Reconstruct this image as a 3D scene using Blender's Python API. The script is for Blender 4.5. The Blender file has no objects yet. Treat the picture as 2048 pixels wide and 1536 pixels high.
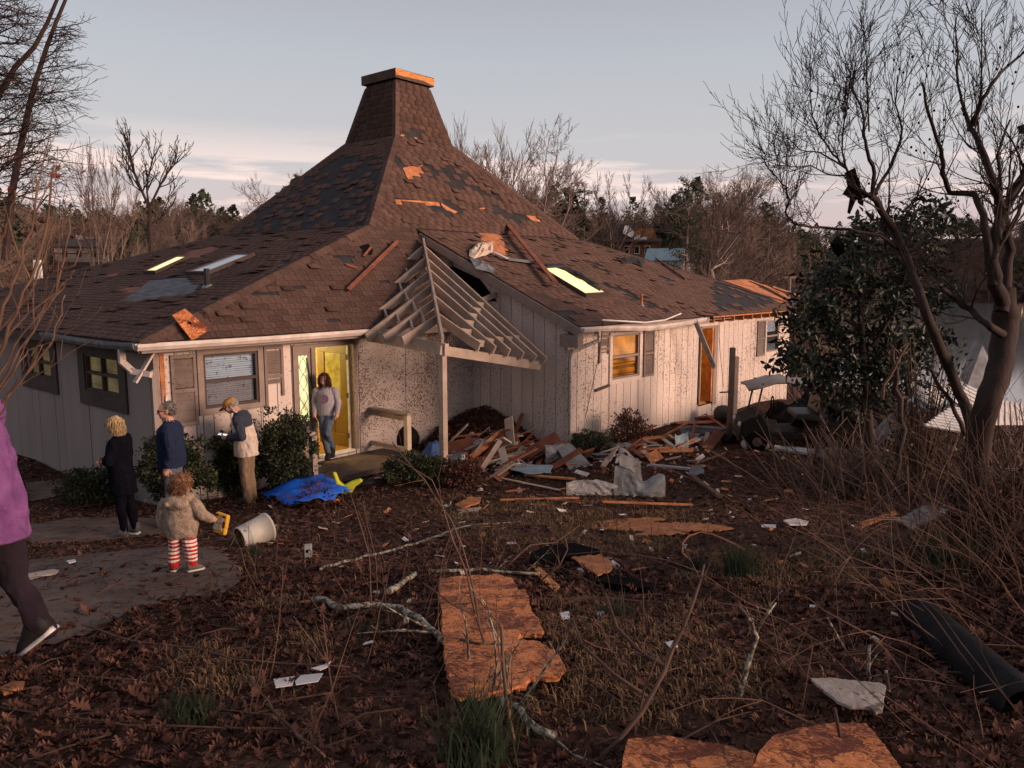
import bpy, bmesh, math, random
import numpy as np
from mathutils import Vector, Matrix, Euler, noise as mnoise
R = math.radians
rng = random.Random(7)
nrg = np.random.default_rng(7)
C = bpy.context.scene.collection
SC = bpy.context.scene

# ------------------------------------------------------------------ camera, light, exposure
CAMZ = 3.5            # eye height above the ground at the house
PITCH = 0.134
FPX = 1540.0          # focal length in pixels of the 2048 x 1536 photograph
cd = bpy.data.cameras.new('camera'); cam = bpy.data.objects.new('camera', cd); C.objects.link(cam)
cd.sensor_width = 36.0; cd.lens = FPX / 2048 * 36; cd.clip_end = 4000; cd.clip_start = .05
cam.location = (0, 0, CAMZ); cam.rotation_euler = (math.pi / 2 - PITCH, 0, 0)
SC.camera = cam
SUN_EL, SUN_DIR = R(7), Vector((.93, -.37, 0)).normalized()
w = bpy.data.worlds.new('World'); SC.world = w; w.use_nodes = True
wn = w.node_tree.nodes; wl = w.node_tree.links; wn.clear()
def N(nt, t, **k):
    n = nt.nodes.new(t)
    for a, b in k.items(): setattr(n, a, b)
    return n
nt = w.node_tree
out = N(nt, 'ShaderNodeOutputWorld'); bg = N(nt, 'ShaderNodeBackground'); sky = N(nt, 'ShaderNodeTexSky')
sky.sky_type = 'NISHITA'; sky.sun_disc = False; sky.sun_elevation = SUN_EL
sky.sun_rotation = math.atan2(SUN_DIR.x, SUN_DIR.y); sky.air_density = 1.0; sky.dust_density = 2.0; sky.ozone_density = 1.5
bg.inputs[1].default_value = 0.12
hs = N(nt, 'ShaderNodeHueSaturation'); hs.inputs['Saturation'].default_value = .30; hs.inputs['Value'].default_value = .85
wl.new(sky.outputs[0], hs.inputs['Color'])
tc = N(nt, 'ShaderNodeTexCoord'); sep = N(nt, 'ShaderNodeSeparateXYZ'); wl.new(tc.outputs['Generated'], sep.inputs[0])
# even dusk sky all round: mauve high up, grey-green lower, rose along the horizon
rmp = N(nt, 'ShaderNodeValToRGB'); wl.new(sep.outputs[2], rmp.inputs[0])
cr = rmp.color_ramp; cr.elements[0].position = 0.0; cr.elements[0].color = (5.3, 3.95, 3.8, 1)
cr.elements[1].position = 1.0; cr.elements[1].color = (1.9, 1.85, 2.25, 1)
for p, c in ((.07, (5.0, 3.95, 3.95)), (.15, (4.3, 4.15, 4.25)), (.26, (3.6, 3.75, 4.1)), (.36, (2.9, 2.92, 3.4)), (.6, (2.3, 2.25, 2.75))):
    e = cr.elements.new(p); e.color = (*c, 1)
mixs = N(nt, 'ShaderNodeMixRGB'); mixs.inputs[0].default_value = .8
wl.new(hs.outputs[0], mixs.inputs[1]); wl.new(rmp.outputs[0], mixs.inputs[2])
# cloud streaks low over the horizon
mp = N(nt, 'ShaderNodeMapping'); mp.inputs['Scale'].default_value = (2.6, 2.6, 26); mp.inputs['Location'].default_value = (.35, .3, .4)
mp.inputs['Rotation'].default_value = (0, R(3), 0)
wl.new(tc.outputs['Generated'], mp.inputs[0])
cn = N(nt, 'ShaderNodeTexNoise'); cn.inputs['Scale'].default_value = 1.3; cn.inputs['Detail'].default_value = 7; cn.inputs['Roughness'].default_value = .55
wl.new(mp.outputs[0], cn.inputs[0])
cr2 = N(nt, 'ShaderNodeValToRGB'); wl.new(cn.outputs[0], cr2.inputs[0])
cr2.color_ramp.elements[0].position = .49; cr2.color_ramp.elements[1].position = .58
band = N(nt, 'ShaderNodeValToRGB'); wl.new(sep.outputs[2], band.inputs[0])
b = band.color_ramp; b.elements[0].position = 0; b.elements[0].color = (1, 1, 1, 1); b.elements[1].position = .185; b.elements[1].color = (0, 0, 0, 1)
e = b.elements.new(.12); e.color = (1, 1, 1, 1)
mm = N(nt, 'ShaderNodeMath', operation='MULTIPLY'); wl.new(cr2.outputs[0], mm.inputs[0]); wl.new(band.outputs[0], mm.inputs[1])
mm2 = N(nt, 'ShaderNodeMath', operation='MULTIPLY'); wl.new(mm.outputs[0], mm2.inputs[0]); mm2.inputs[1].default_value = .75
cmix = N(nt, 'ShaderNodeMixRGB'); wl.new(mm2.outputs[0], cmix.inputs[0]); wl.new(mixs.outputs[0], cmix.inputs[1]); cmix.inputs[2].default_value = (7.4, 5.7, 5.1, 1)
wl.new(cmix.outputs[0], bg.inputs[0]); wl.new(bg.outputs[0], out.inputs[0])
sd = bpy.data.lights.new('sun', 'SUN'); sd.energy = 4.8; sd.angle = R(28); sd.color = (1.0, .66, .48)
so = bpy.data.objects.new('sun', sd); C.objects.link(so)
sdir = Vector((SUN_DIR.x * math.cos(SUN_EL), SUN_DIR.y * math.cos(SUN_EL), math.sin(SUN_EL)))
so.rotation_euler = sdir.to_track_quat('Z', 'Y').to_euler()
SC.view_settings.view_transform = 'Standard'; SC.view_settings.look = 'None'; SC.view_settings.exposure = 0.42
SC.view_settings.gamma = 1.0; SC.view_settings.use_curve_mapping = False
SC.render.engine = 'CYCLES'; SC.cycles.use_denoising = True; SC.cycles.max_bounces = 6
SC.cycles.transparent_max_bounces = 12; SC.cycles.caustics_reflective = False; SC.cycles.caustics_refractive = False

# ------------------------------------------------------------------ helpers
def V(*a): return Vector(a)
cP, sP = math.cos(PITCH), math.sin(PITCH)
def ray(px, py):
    X, Y = (px - 1024) / FPX, -(py - 768) / FPX
    return Vector((X, cP + Y * sP, -sP + Y * cP))
def proj(p):
    x, y, z = p[0], p[1], p[2] - CAMZ
    d = y * cP - z * sP; u = y * sP + z * cP
    return 1024 + FPX * x / d, 768 - FPX * u / d
def at(px, py, depth):                      # point on a pixel's ray at a given distance along +Y
    d = ray(px, py); return Vector((0, 0, CAMZ)) + d * (depth / d.y)
def onz(px, py, z):
    d = ray(px, py); return Vector((0, 0, CAMZ)) + d * ((z - CAMZ) / d.z)
KY = [-60, -4, 0, 3.4, 5, 7, 9, 11, 12.5, 16, 24, 34, 50]
KZ = [7.5, 2.5, 1.9, 1.37, 1.12, .80, .46, .16, .0, -.05, -.25, -1.4, -2.6]
def smooth(a, b, x):
    t = np.clip((x - a) / (b - a), 0, 1); return t * t * (3 - 2 * t)
LAKE_Z = -5.5
def gz(x, y):
    """ground height"""
    x = np.asarray(x, float); y = np.asarray(y, float)
    z = np.interp(y, KY, KZ)
    z = z - .16 * smooth(-2.5, -5, x) * smooth(4, 9, y) * smooth(20, 15, y)
    z = z + .10 * smooth(3.5, 8, x) * smooth(13, 6, y) * 1.5
    z = z - 1.1 * smooth(8.5, 15, x) * smooth(9, 15, y)
    r = np.hypot(x, y); th = np.degrees(np.arctan2(x, y))
    near = smooth(60, 26, r)
    # land sweeping round from the left behind the house to the lake on the right
    land = -2.6 + 8.5 * smooth(45, 120, r) + 9 * smooth(120, 260, r) + 4 * smooth(300, 600, r)
    land = land - 3.4 * smooth(-2, 12, th) * smooth(34, 60, r) * smooth(120, 80, r)
    lake = -9 + 0 * r
    far = -9 + 34 * smooth(330, 500, r) + 14 * smooth(500, 800, r)
    k = smooth(18, 25, th) * smooth(130, 100, th)
    fz = land * (1 - k) + np.where(r > 300, far, lake) * k
    shore = smooth(26, 60, r)
    zz = z * (1 - shore) + fz * shore
    zz = np.where(y < 0, z, zz)
    zz = zz + 1.0 * np.exp(-((x - 5.1) / 1.15) ** 2 - ((y - 7.0) / .8) ** 2)
    b = .05 * np.sin(x * 1.7 + y * .6) * np.sin(y * 1.3 - x * .4) * smooth(60, 20, r) * smooth(2.5, 5, r)
    return zz + b
def gpt(x, y, dz=0): return Vector((x, y, float(gz(x, y)) + dz))
def G(px, py, dz=0.0):                       # where a pixel's ray meets the ground
    d = ray(px, py); lo, hi = .5, 400.0; t = .5; prev = .5
    while t < 400:
        p = d * t
        if CAMZ + p.z < float(gz(p.x, p.y)): break
        prev = t; t *= 1.03
    lo, hi = prev, t
    for _ in range(24):
        m = (lo + hi) / 2; p = d * m
        if CAMZ + p.z < float(gz(p.x, p.y)): hi = m
        else: lo = m
    p = d * hi; return Vector((p.x, p.y, float(gz(p.x, p.y)) + dz))

def tag(o, label=None, cat=None, group=None, kind=None):
    if label: o['label'] = label
    if cat: o['category'] = cat
    if group: o['group'] = group
    if kind: o['kind'] = kind
    return o
def empty(name, loc, label, cat, group=None, rz=0):
    o = bpy.data.objects.new(name, None); C.objects.link(o); o.location = loc; o.rotation_euler = (0, 0, rz)
    o.empty_display_size = .1
    return tag(o, label, cat, group)
def link(name, me, parent=None, loc=None):
    o = bpy.data.objects.new(name, me); C.objects.link(o)
    if parent: o.parent = parent
    if loc is not None: o.location = loc
    return o
def npmesh(name, verts, faces, mat, tone=None, mi=None, smooth_=False):
    """verts (n,3); faces (m,k) equal-size polygons"""
    verts = np.asarray(verts, np.float32); faces = np.asarray(faces, np.int32)
    me = bpy.data.meshes.new(name); m, k = faces.shape
    me.vertices.add(len(verts)); me.vertices.foreach_set('co', verts.ravel())
    me.loops.add(m * k); me.loops.foreach_set('vertex_index', faces.ravel())
    me.polygons.add(m); me.polygons.foreach_set('loop_start', np.arange(0, m * k, k, dtype=np.int32))
    me.polygons.foreach_set('loop_total', np.full(m, k, np.int32))
    if tone is not None:
        a = me.attributes.new('tone', 'FLOAT', 'FACE'); a.data.foreach_set('value', np.asarray(tone, np.float32))
    for x in (mat if isinstance(mat, (list, tuple)) else [mat]): me.materials.append(x)
    if mi is not None: me.polygons.foreach_set('material_index', np.asarray(mi, np.int32))
    me.update(calc_edges=True); me.validate()
    if smooth_: me.polygons.foreach_set('use_smooth', np.ones(m, bool))
    return me
class MB:
    """collects polygons of one mesh"""
    def __init__(s): s.v = []; s.f = []; s.m = []; s.t = []
    def add(s, vs, fs, m=0, t=0.5):
        o = len(s.v); s.v += [tuple(x) for x in vs]; s.f += [tuple(i + o for i in f) for f in fs]; s.m += [m] * len(fs); s.t += [t] * len(fs); return s
    def box(s, c, size, rot=None, m=0, t=.5):
        hx, hy, hz = size[0] / 2, size[1] / 2, size[2] / 2; c = Vector(c)
        vs = [Vector((x, y, z)) for x in (-hx, hx) for y in (-hy, hy) for z in (-hz, hz)]
        if rot is not None:
            M = rot if isinstance(rot, Matrix) else Euler(rot).to_matrix()
            vs = [M @ v for v in vs]
        return s.add([c + v for v in vs], [(0, 1, 3, 2), (4, 6, 7, 5), (0, 4, 5, 1), (2, 3, 7, 6), (0, 2, 6, 4), (1, 5, 7, 3)], m, t)
    def bx(s, x0, x1, y0, y1, z0, z1, m=0, t=.5):
        return s.box(((x0 + x1) / 2, (y0 + y1) / 2, (z0 + z1) / 2), (abs(x1 - x0), abs(y1 - y0), abs(z1 - z0)), None, m, t)
    def beam(s, p, q, w, h, up=(0, 0, 1), m=0, t=.5):
        p, q = Vector(p), Vector(q); d = (q - p); L = d.length; d.normalize(); up = Vector(up)
        sx = d.cross(up)
        if sx.length < 1e-4: sx = d.cross(Vector((1, 0, 0)))
        sx.normalize(); sz = sx.cross(d)
        return s.box((p + q) / 2, (w, L, h), Matrix((sx, d, sz)).transposed(), m, t)
    def tube(s, pts, rads, n=6, m=0, t=.5, cap=True):
        pts = [Vector(p) for p in pts]; k = len(pts)
        if not isinstance(rads, (list, tuple)): rads = [rads] * k
        rings = []; ref = None
        for i, p in enumerate(pts):
            d = (pts[min(i + 1, k - 1)] - pts[max(i - 1, 0)]).normalized()
            if ref is None: ref = d.orthogonal().normalized()
            ref = (ref - d * ref.dot(d))
            ref = ref.normalized() if ref.length > 1e-5 else d.orthogonal().normalized()
            b = d.cross(ref)
            rings.append([p + (ref * math.cos(2 * math.pi * j / n) + b * math.sin(2 * math.pi * j / n)) * rads[i] for j in range(n)])
        vs = [v for r in rings for v in r]; fs = []
        for i in range(k - 1):
            for j in range(n): fs.append((i * n + j, i * n + (j + 1) % n, (i + 1) * n + (j + 1) % n, (i + 1) * n + j))
        if cap: fs.append(tuple(range(n))[::-1]); fs.append(tuple((k - 1) * n + j for j in range(n)))
        return s.add(vs, fs, m, t)
    def prism(s, poly, off, m=0, t=.5):
        """solid slab: 3-D polygon pushed along off"""
        poly = [Vector(p) for p in poly]; off = Vector(off); n = len(poly)
        vs = poly + [p + off for p in poly]
        fs = [tuple(range(n))[::-1], tuple(range(n, 2 * n))] + [(i, (i + 1) % n, n + (i + 1) % n, n + i) for i in range(n)]
        return s.add(vs, fs, m, t)
    def sphere(s, c, r, seg=10, rings=7, m=0, t=.5, rot=None):
        if not isinstance(r, (tuple, list)): r = (r, r, r)
        c = Vector(c); vs = []; fs = []
        for i in range(rings + 1):
            a = math.pi * i / rings
            for j in range(seg):
                b_ = 2 * math.pi * j / seg
                p = Vector((r[0] * math.sin(a) * math.cos(b_), r[1] * math.sin(a) * math.sin(b_), r[2] * math.cos(a)))
                vs.append(c + (rot @ p if rot is not None else p))
        for i in range(rings):
            for j in range(seg): fs.append((i * seg + j, (i + 1) * seg + j, (i + 1) * seg + (j + 1) % seg, i * seg + (j + 1) % seg))
        return s.add(vs, fs, m, t)
    def mesh(s, name, mats, smooth_=False):
        me = bpy.data.meshes.new(name); me.from_pydata(s.v, [], s.f)
        for x in (mats if isinstance(mats, (list, tuple)) else [mats]): me.materials.append(x)
        me.polygons.foreach_set('material_index', s.m)
        a = me.attributes.new('tone', 'FLOAT', 'FACE'); a.data.foreach_set('value', s.t)
        bm = bmesh.new(); bm.from_mesh(me); bmesh.ops.recalc_face_normals(bm, faces=bm.faces); bm.to_mesh(me); bm.free()
        if smooth_: me.polygons.foreach_set('use_smooth', [True] * len(me.polygons))
        me.update(); return me
    def build(s, name, mats, parent=None, smooth_=False, loc=None):
        return link(name, s.mesh(name, mats, smooth_), parent, loc)
def bevel(o, w=.004, seg=1):
    m = o.modifiers.new('bevel', 'BEVEL'); m.width = w; m.segments = seg; m.limit_method = 'ANGLE'; return o

# ------------------------------------------------------------------ materials
MATS = {}
def mat(name, col, rough=.8, col2=None, scale=6.0, detail=5, bump=0.0, bscale=40.0, stretch=(1, 1, 1), tone=0.0, rnd=0.0,
        spec=.3, metal=0.0, emit=None, estr=0.0, evar=.75, escale=2.2, spots=None, contrast=(.35, .65), coords='Object'):
    """base colour broken up by noise, tone attribute (per face) and per-object random; optional splatter spots"""
    m = bpy.data.materials.new(name); m.use_nodes = True; t = m.node_tree; t.nodes.clear(); L = t.links
    o = N(t, 'ShaderNodeOutputMaterial'); p = N(t, 'ShaderNodeBsdfPrincipled'); L.new(p.outputs[0], o.inputs[0])
    p.inputs['Roughness'].default_value = rough; p.inputs['Metallic'].default_value = metal; p.inputs['Specular IOR Level'].default_value = spec
    tcn = N(t, 'ShaderNodeTexCoord'); mpn = N(t, 'ShaderNodeMapping'); mpn.inputs['Scale'].default_value = stretch
    L.new(tcn.outputs[coords], mpn.inputs[0])
    n1 = N(t, 'ShaderNodeTexNoise'); n1.inputs['Scale'].default_value = scale; n1.inputs['Detail'].default_value = detail; L.new(mpn.outputs[0], n1.inputs[0])
    rp = N(t, 'ShaderNodeValToRGB'); L.new(n1.outputs[0], rp.inputs[0])
    rp.color_ramp.elements[0].position, rp.color_ramp.elements[1].position = contrast
    c2 = col2 or tuple(x * .6 for x in col)
    rp.color_ramp.elements[0].color = (*c2, 1); rp.color_ramp.elements[1].color = (*col, 1)
    cur = rp.outputs[0]
    if tone or rnd:
        at_ = N(t, 'ShaderNodeAttribute', attribute_name='tone'); oi = N(t, 'ShaderNodeObjectInfo')
        a = N(t, 'ShaderNodeMath', operation='MULTIPLY_ADD'); L.new(at_.outputs['Fac'], a.inputs[0]); a.inputs[1].default_value = 2 * tone; a.inputs[2].default_value = 1 - tone - rnd
        b_ = N(t, 'ShaderNodeMath', operation='MULTIPLY_ADD'); L.new(oi.outputs['Random'], b_.inputs[0]); b_.inputs[1].default_value = 2 * rnd; L.new(a.outputs[0], b_.inputs[2])
        mx = N(t, 'ShaderNodeMixRGB', blend_type='MULTIPLY'); mx.inputs[0].default_value = 1; L.new(cur, mx.inputs[1]); L.new(b_.outputs[0], mx.inputs[2]); cur = mx.outputs[0]
    if spots:
        for (sc, thr, scol, amount) in spots:
            vn = N(t, 'ShaderNodeTexNoise'); vn.inputs['Scale'].default_value = sc; vn.inputs['Detail'].default_value = 3; vn.inputs['Roughness'].default_value = .6
            L.new(tcn.outputs['Object'], vn.inputs[0])
            big = N(t, 'ShaderNodeTexNoise'); big.inputs['Scale'].default_value = .55; big.inputs['Detail'].default_value = 3; L.new(tcn.outputs['Object'], big.inputs[0])
            ad = N(t, 'ShaderNodeMath', operation='MULTIPLY_ADD'); L.new(big.outputs[0], ad.inputs[0]); ad.inputs[1].default_value = .42; L.new(vn.outputs[0], ad.inputs[2])
            rr = N(t, 'ShaderNodeValToRGB'); L.new(ad.outputs[0], rr.inputs[0]); rr.color_ramp.elements[0].position = thr + .21; rr.color_ramp.elements[1].position = thr + .235
            rr.color_ramp.elements[1].color = (amount,) * 3 + (1,)
            mx = N(t, 'ShaderNodeMixRGB'); L.new(rr.outputs[0], mx.inputs[0]); L.new(cur, mx.inputs[1]); mx.inputs[2].default_value = (*scol, 1); cur = mx.outputs[0]
    L.new(cur, p.inputs['Base Color'])
    if bump:
        bn = N(t, 'ShaderNodeTexNoise'); bn.inputs['Scale'].default_value = bscale; bn.inputs['Detail'].default_value = 4; L.new(mpn.outputs[0], bn.inputs[0])
        bb = N(t, 'ShaderNodeBump'); bb.inputs['Strength'].default_value = bump; bb.inputs['Distance'].default_value = .02; L.new(bn.outputs[0], bb.inputs['Height']); L.new(bb.outputs[0], p.inputs['Normal'])
    if emit:
        p.inputs['Emission Color'].default_value = (*emit, 1); em = N(t, 'ShaderNodeMath', operation='MULTIPLY_ADD'); n3 = N(t, 'ShaderNodeTexNoise'); n3.inputs['Scale'].default_value = escale; n3.inputs['Detail'].default_value = 3; L.new(tcn.outputs['Object'], n3.inputs[0])
        r3 = N(t, 'ShaderNodeMapRange'); L.new(n3.outputs[0], r3.inputs[0]); r3.inputs[1].default_value = .35; r3.inputs[2].default_value = .68
        L.new(r3.outputs[0], em.inputs[0]); em.inputs[1].default_value = estr * evar * 1.6; em.inputs[2].default_value = estr * (1 - evar * .8); L.new(em.outputs[0], p.inputs['Emission Strength'])
    MATS[name] = m; return m
MUD = (.045, .028, .02)
M_siding = mat('painted_siding', (.60, .50, .44), .75, (.52, .43, .385), 3, bump=.15, bscale=60, stretch=(1, 1, .15), spots=[(24, .615, MUD, .9), (58, .65, MUD, .8)], tone=.06)
M_siding_mud = mat('mud_spattered_siding', (.52, .43, .38), .8, (.44, .36, .32), 3, bump=.15, bscale=60, spots=[(30, .565, (.085, .055, .042), .85), (62, .575, (.09, .06, .045), .85)], tone=.05)
M_siding_shade = mat('shaded_siding', (.30, .245, .225), .8, (.25, .205, .19), 2, bump=.1, stretch=(1, 1, .2))  # siding with the side wall's shade put into its base colour
M_trim = mat('taupe_trim', (.27, .205, .175), .7, (.22, .165, .14), 5, spots=[(30, .66, MUD, .8)])
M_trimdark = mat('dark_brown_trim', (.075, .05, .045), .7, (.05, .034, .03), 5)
M_shutter = mat('taupe_shutter', (.20, .155, .135), .7, (.165, .125, .11), 5, spots=[(28, .64, MUD, .8)], tone=.1)
M_gutter = mat('gutter_metal', (.62, .54, .49), .45, (.45, .38, .34), 4, spec=.5)
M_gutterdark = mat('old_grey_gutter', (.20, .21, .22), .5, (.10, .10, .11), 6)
M_shingle = mat('brown_shingle', (.100, .056, .042), .92, (.056, .032, .026), 30, bump=.3, bscale=120, tone=.26, rnd=.22)
M_felt = mat('roofing_felt', (.034, .031, .033), .85, (.018, .016, .017), 4, bump=.3, bscale=12)
M_feltblue = mat('slate_blue_felt', (.11, .125, .14), .7, (.05, .055, .065), 9, bump=.5, bscale=20, stretch=(1, .3, 1))
def osb_mat(name, a, b_):
    """pressed strands: cells of long grain, each turned its own way"""
    m = bpy.data.materials.new(name); m.use_nodes = True; t = m.node_tree; t.nodes.clear(); L = t.links
    o = N(t, 'ShaderNodeOutputMaterial'); p = N(t, 'ShaderNodeBsdfPrincipled'); L.new(p.outputs[0], o.inputs[0]); p.inputs['Roughness'].default_value = .85
    tcn = N(t, 'ShaderNodeTexCoord'); cur = None
    for sc, k in ((9, 0), (13, 1)):
        wv = N(t, 'ShaderNodeTexNoise'); wv.inputs['Scale'].default_value = 7 + 4 * k; L.new(tcn.outputs['Object'], wv.inputs[0])
        dm = N(t, 'ShaderNodeMixRGB', blend_type='LINEAR_LIGHT'); dm.inputs[0].default_value = .10; L.new(tcn.outputs['Object'], dm.inputs[1]); L.new(wv.outputs['Color'], dm.inputs[2])
        v1 = N(t, 'ShaderNodeTexVoronoi'); v1.inputs['Scale'].default_value = sc; L.new(dm.outputs[0], v1.inputs[0])
        sp_ = N(t, 'ShaderNodeSeparateColor'); L.new(v1.outputs['Color'], sp_.inputs[0])
        an = N(t, 'ShaderNodeMath', operation='MULTIPLY'); L.new(sp_.outputs[0], an.inputs[0]); an.inputs[1].default_value = 6.28
        vr = N(t, 'ShaderNodeVectorRotate', rotation_type='Z_AXIS'); L.new(dm.outputs[0], vr.inputs['Vector']); L.new(an.outputs[0], vr.inputs['Angle'])
        mp_ = N(t, 'ShaderNodeMapping'); mp_.inputs['Scale'].default_value = (1, .14, 1); L.new(vr.outputs[0], mp_.inputs[0])
        n2 = N(t, 'ShaderNodeTexNoise'); n2.inputs['Scale'].default_value = 55; n2.inputs['Detail'].default_value = 3; L.new(mp_.outputs[0], n2.inputs[0])
        ad = N(t, 'ShaderNodeMath', operation='MULTIPLY_ADD'); L.new(sp_.outputs[1], ad.inputs[0]); ad.inputs[1].default_value = .26; L.new(n2.outputs[0], ad.inputs[2])
        if cur is None: cur = ad
        else:
            mx = N(t, 'ShaderNodeMath', operation='MAXIMUM'); L.new(cur.outputs[0], mx.inputs[0]); L.new(ad.outputs[0], mx.inputs[1]); cur = mx
    big = N(t, 'ShaderNodeTexNoise'); big.inputs['Scale'].default_value = 2.5; big.inputs['Detail'].default_value = 5; L.new(tcn.outputs['Object'], big.inputs[0])
    s_ = N(t, 'ShaderNodeMath', operation='MULTIPLY_ADD'); L.new(big.outputs[0], s_.inputs[0]); s_.inputs[1].default_value = .55; L.new(cur.outputs[0], s_.inputs[2])
    rp = N(t, 'ShaderNodeValToRGB'); L.new(s_.outputs[0], rp.inputs[0]); e = rp.color_ramp.elements
    e[0].position = .69; e[0].color = (*b_, 1); e[1].position = 1.18; e[1].color = (*a, 1); x = rp.color_ramp.elements.new(.80); x.color = (*[(u + w_) * .5 for u, w_ in zip(a, b_)], 1)
    e[-1].position = .91
    sc_ = N(t, 'ShaderNodeMath', operation='MULTIPLY'); L.new(s_.outputs[0], sc_.inputs[0]); sc_.inputs[1].default_value = .82; L.new(sc_.outputs[0], rp.inputs[0])
    L.new(rp.outputs[0], p.inputs['Base Color'])
    bb = N(t, 'ShaderNodeBump'); bb.inputs['Strength'].default_value = .6; bb.inputs['Distance'].default_value = .012; L.new(cur.outputs[0], bb.inputs['Height']); L.new(bb.outputs[0], p.inputs['Normal'])
    return m
M_osb = osb_mat('strand_board', (.72, .25, .08), (.13, .027, .009))
M_osbroof = osb_mat('roof_decking', (.60, .24, .10), (.32, .10, .035))
M_lumber = mat('grey_weathered_lumber', (.40, .31, .25), .8, (.29, .22, .175), 4, bump=.2, stretch=(1, 1, 1), spots=[(16, .68, MUD, .8)], tone=.12)
M_lumberedge = mat('lumber_cream', (.60, .47, .36), .8, (.5, .38, .29), 5)
M_redwood = mat('red_brown_plank', (.25, .085, .045), .75, (.16, .05, .028), 5, bump=.2, tone=.15, rnd=.15)
M_orangewood = mat('fresh_split_wood', (.55, .22, .085), .8, (.32, .11, .04), 7, bump=.3, tone=.2, rnd=.15)
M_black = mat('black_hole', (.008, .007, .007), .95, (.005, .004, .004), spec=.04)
M_white = mat('white_paint', (.72, .69, .66), .6, (.6, .57, .54))
M_yellowwall = mat('yellow_interior_paint', (.62, .50, .16), .8, (.58, .46, .14))
M_amber = mat('amber_interior_paint', (.45, .24, .07), .8, (.3, .15, .05))
M_floorwood = mat('oak_floor', (.40, .20, .06), .4, (.28, .13, .04), 5, stretch=(8, 1, 1))
M_door = mat('olive_yellow_door', (.20, .13, .03), .55, (.17, .11, .025))
M_metalgrey = mat('grey_sheet_metal', (.20, .205, .205), .5, (.13, .13, .13), 5, spec=.5, tone=.1)
M_slab = mat('concrete_slab', (.145, .100, .078), .9, (.082, .056, .044), 3, bump=.3, spots=[(7, .63, (.03, .02, .016), .9)])
def glass(name, col=(.8, .85, .9), tr=.75, dirt=True):
    m = bpy.data.materials.new(name); m.use_nodes = True; t = m.node_tree; t.nodes.clear(); L = t.links
    o = N(t, 'ShaderNodeOutputMaterial'); mx = N(t, 'ShaderNodeMixShader'); a = N(t, 'ShaderNodeBsdfTransparent'); g = N(t, 'ShaderNodeBsdfGlossy'); g.inputs['Roughness'].default_value = .03
    lw = N(t, 'ShaderNodeLayerWeight'); lw.inputs[0].default_value = .5
    fr = N(t, 'ShaderNodeMath', operation='POWER'); L.new(lw.outputs['Facing'], fr.inputs[0]); fr.inputs[1].default_value = 4
    ad = N(t, 'ShaderNodeMath', operation='ADD'); L.new(fr.outputs[0], ad.inputs[0]); ad.inputs[1].default_value = 1 - tr; ad.use_clamp = True
    a.inputs[0].default_value = (*col, 1)
    L.new(ad.outputs[0], mx.inputs[0]); L.new(a.outputs[0], mx.inputs[1]); L.new(g.outputs[0], mx.inputs[2]); L.new(mx.outputs[0], o.inputs[0])
    return m
M_glass = glass('window_glass', tr=.94)
M_glassup = glass('sky_reflecting_glass', tr=.80)
# ------------------------------------------------------------------ ground, lake
def ground_mat():
    m = bpy.data.materials.new('leaf_littered_soil'); m.use_nodes = True; t = m.node_tree; t.nodes.clear(); L = t.links
    o = N(t, 'ShaderNodeOutputMaterial'); p = N(t, 'ShaderNodeBsdfPrincipled'); L.new(p.outputs[0], o.inputs[0]); p.inputs['Roughness'].default_value = .95; p.inputs['Specular IOR Level'].default_value = .1
    tcn = N(t, 'ShaderNodeTexCoord')
    n1 = N(t, 'ShaderNodeTexNoise'); n1.inputs['Scale'].default_value = .35; n1.inputs['Detail'].default_value = 6; L.new(tcn.outputs['Object'], n1.inputs[0])
    n2 = N(t, 'ShaderNodeTexNoise'); n2.inputs['Scale'].default_value = 14; n2.inputs['Detail'].default_value = 6; L.new(tcn.outputs['Object'], n2.inputs[0])
    r1 = N(t, 'ShaderNodeValToRGB'); L.new(n1.outputs[0], r1.inputs[0]); e = r1.color_ramp.elements
    e[0].position = .38; e[0].color = (.042, .022, .017, 1); e[1].position = .62; e[1].color = (.078, .045, .031, 1)
    r2 = N(t, 'ShaderNodeValToRGB'); L.new(n2.outputs[0], r2.inputs[0]); e = r2.color_ramp.elements
    e[0].position = .35; e[0].color = (.45, .42, .40, 1); e[1].position = .7; e[1].color = (1.5, 1.35, 1.2, 1)
    mx = N(t, 'ShaderNodeMixRGB', blend_type='MULTIPLY'); mx.inputs[0].default_value = 1; L.new(r1.outputs[0], mx.inputs[1]); L.new(r2.outputs[0], mx.inputs[2]); L.new(mx.outputs[0], p.inputs['Base Color'])
    bb = N(t, 'ShaderNodeBump'); bb.inputs['Strength'].default_value = .8; bb.inputs['Distance'].default_value = .05; L.new(n2.outputs[0], bb.inputs['Height']); L.new(bb.outputs[0], p.inputs['Normal'])
    return m
M_ground = ground_mat()
NR, NA = 200, 300
rr = np.concatenate([[0.0], .6 * (1100 / .6) ** (np.arange(NR) / (NR - 1))])
# angles denser towards the camera's view (+Y)
aa = np.linspace(-1, 1, NA, endpoint=False); aa = np.pi * (np.sign(aa) * (0.35 * np.abs(aa) + .65 * np.abs(aa) ** 2.2))
vs = [np.array([[0, 0, float(gz(0, 0))]])]
for r in rr[1:]:
    x, y = r * np.sin(aa), r * np.cos(aa); vs.append(np.stack([x, y, gz(x, y)], 1))
vs = np.concatenate(vs); fs = []
for i in range(NR - 1):
    a = 1 + i * NA + np.arange(NA); b2 = 1 + i * NA + (np.arange(NA) + 1) % NA
    fs.append(np.stack([a, a + NA, b2 + NA, b2], 1))
fs = np.concatenate(fs)
me = npmesh('ground', vs, fs, M_ground, smooth_=True)
tag(link('ground', me), kind='structure')
M_lake = mat('lake_water', (.16, .175, .18), .08, (.13, .145, .15), .05, spec=.6, bump=.05, bscale=.6, stretch=(1, 3, 1))
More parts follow.
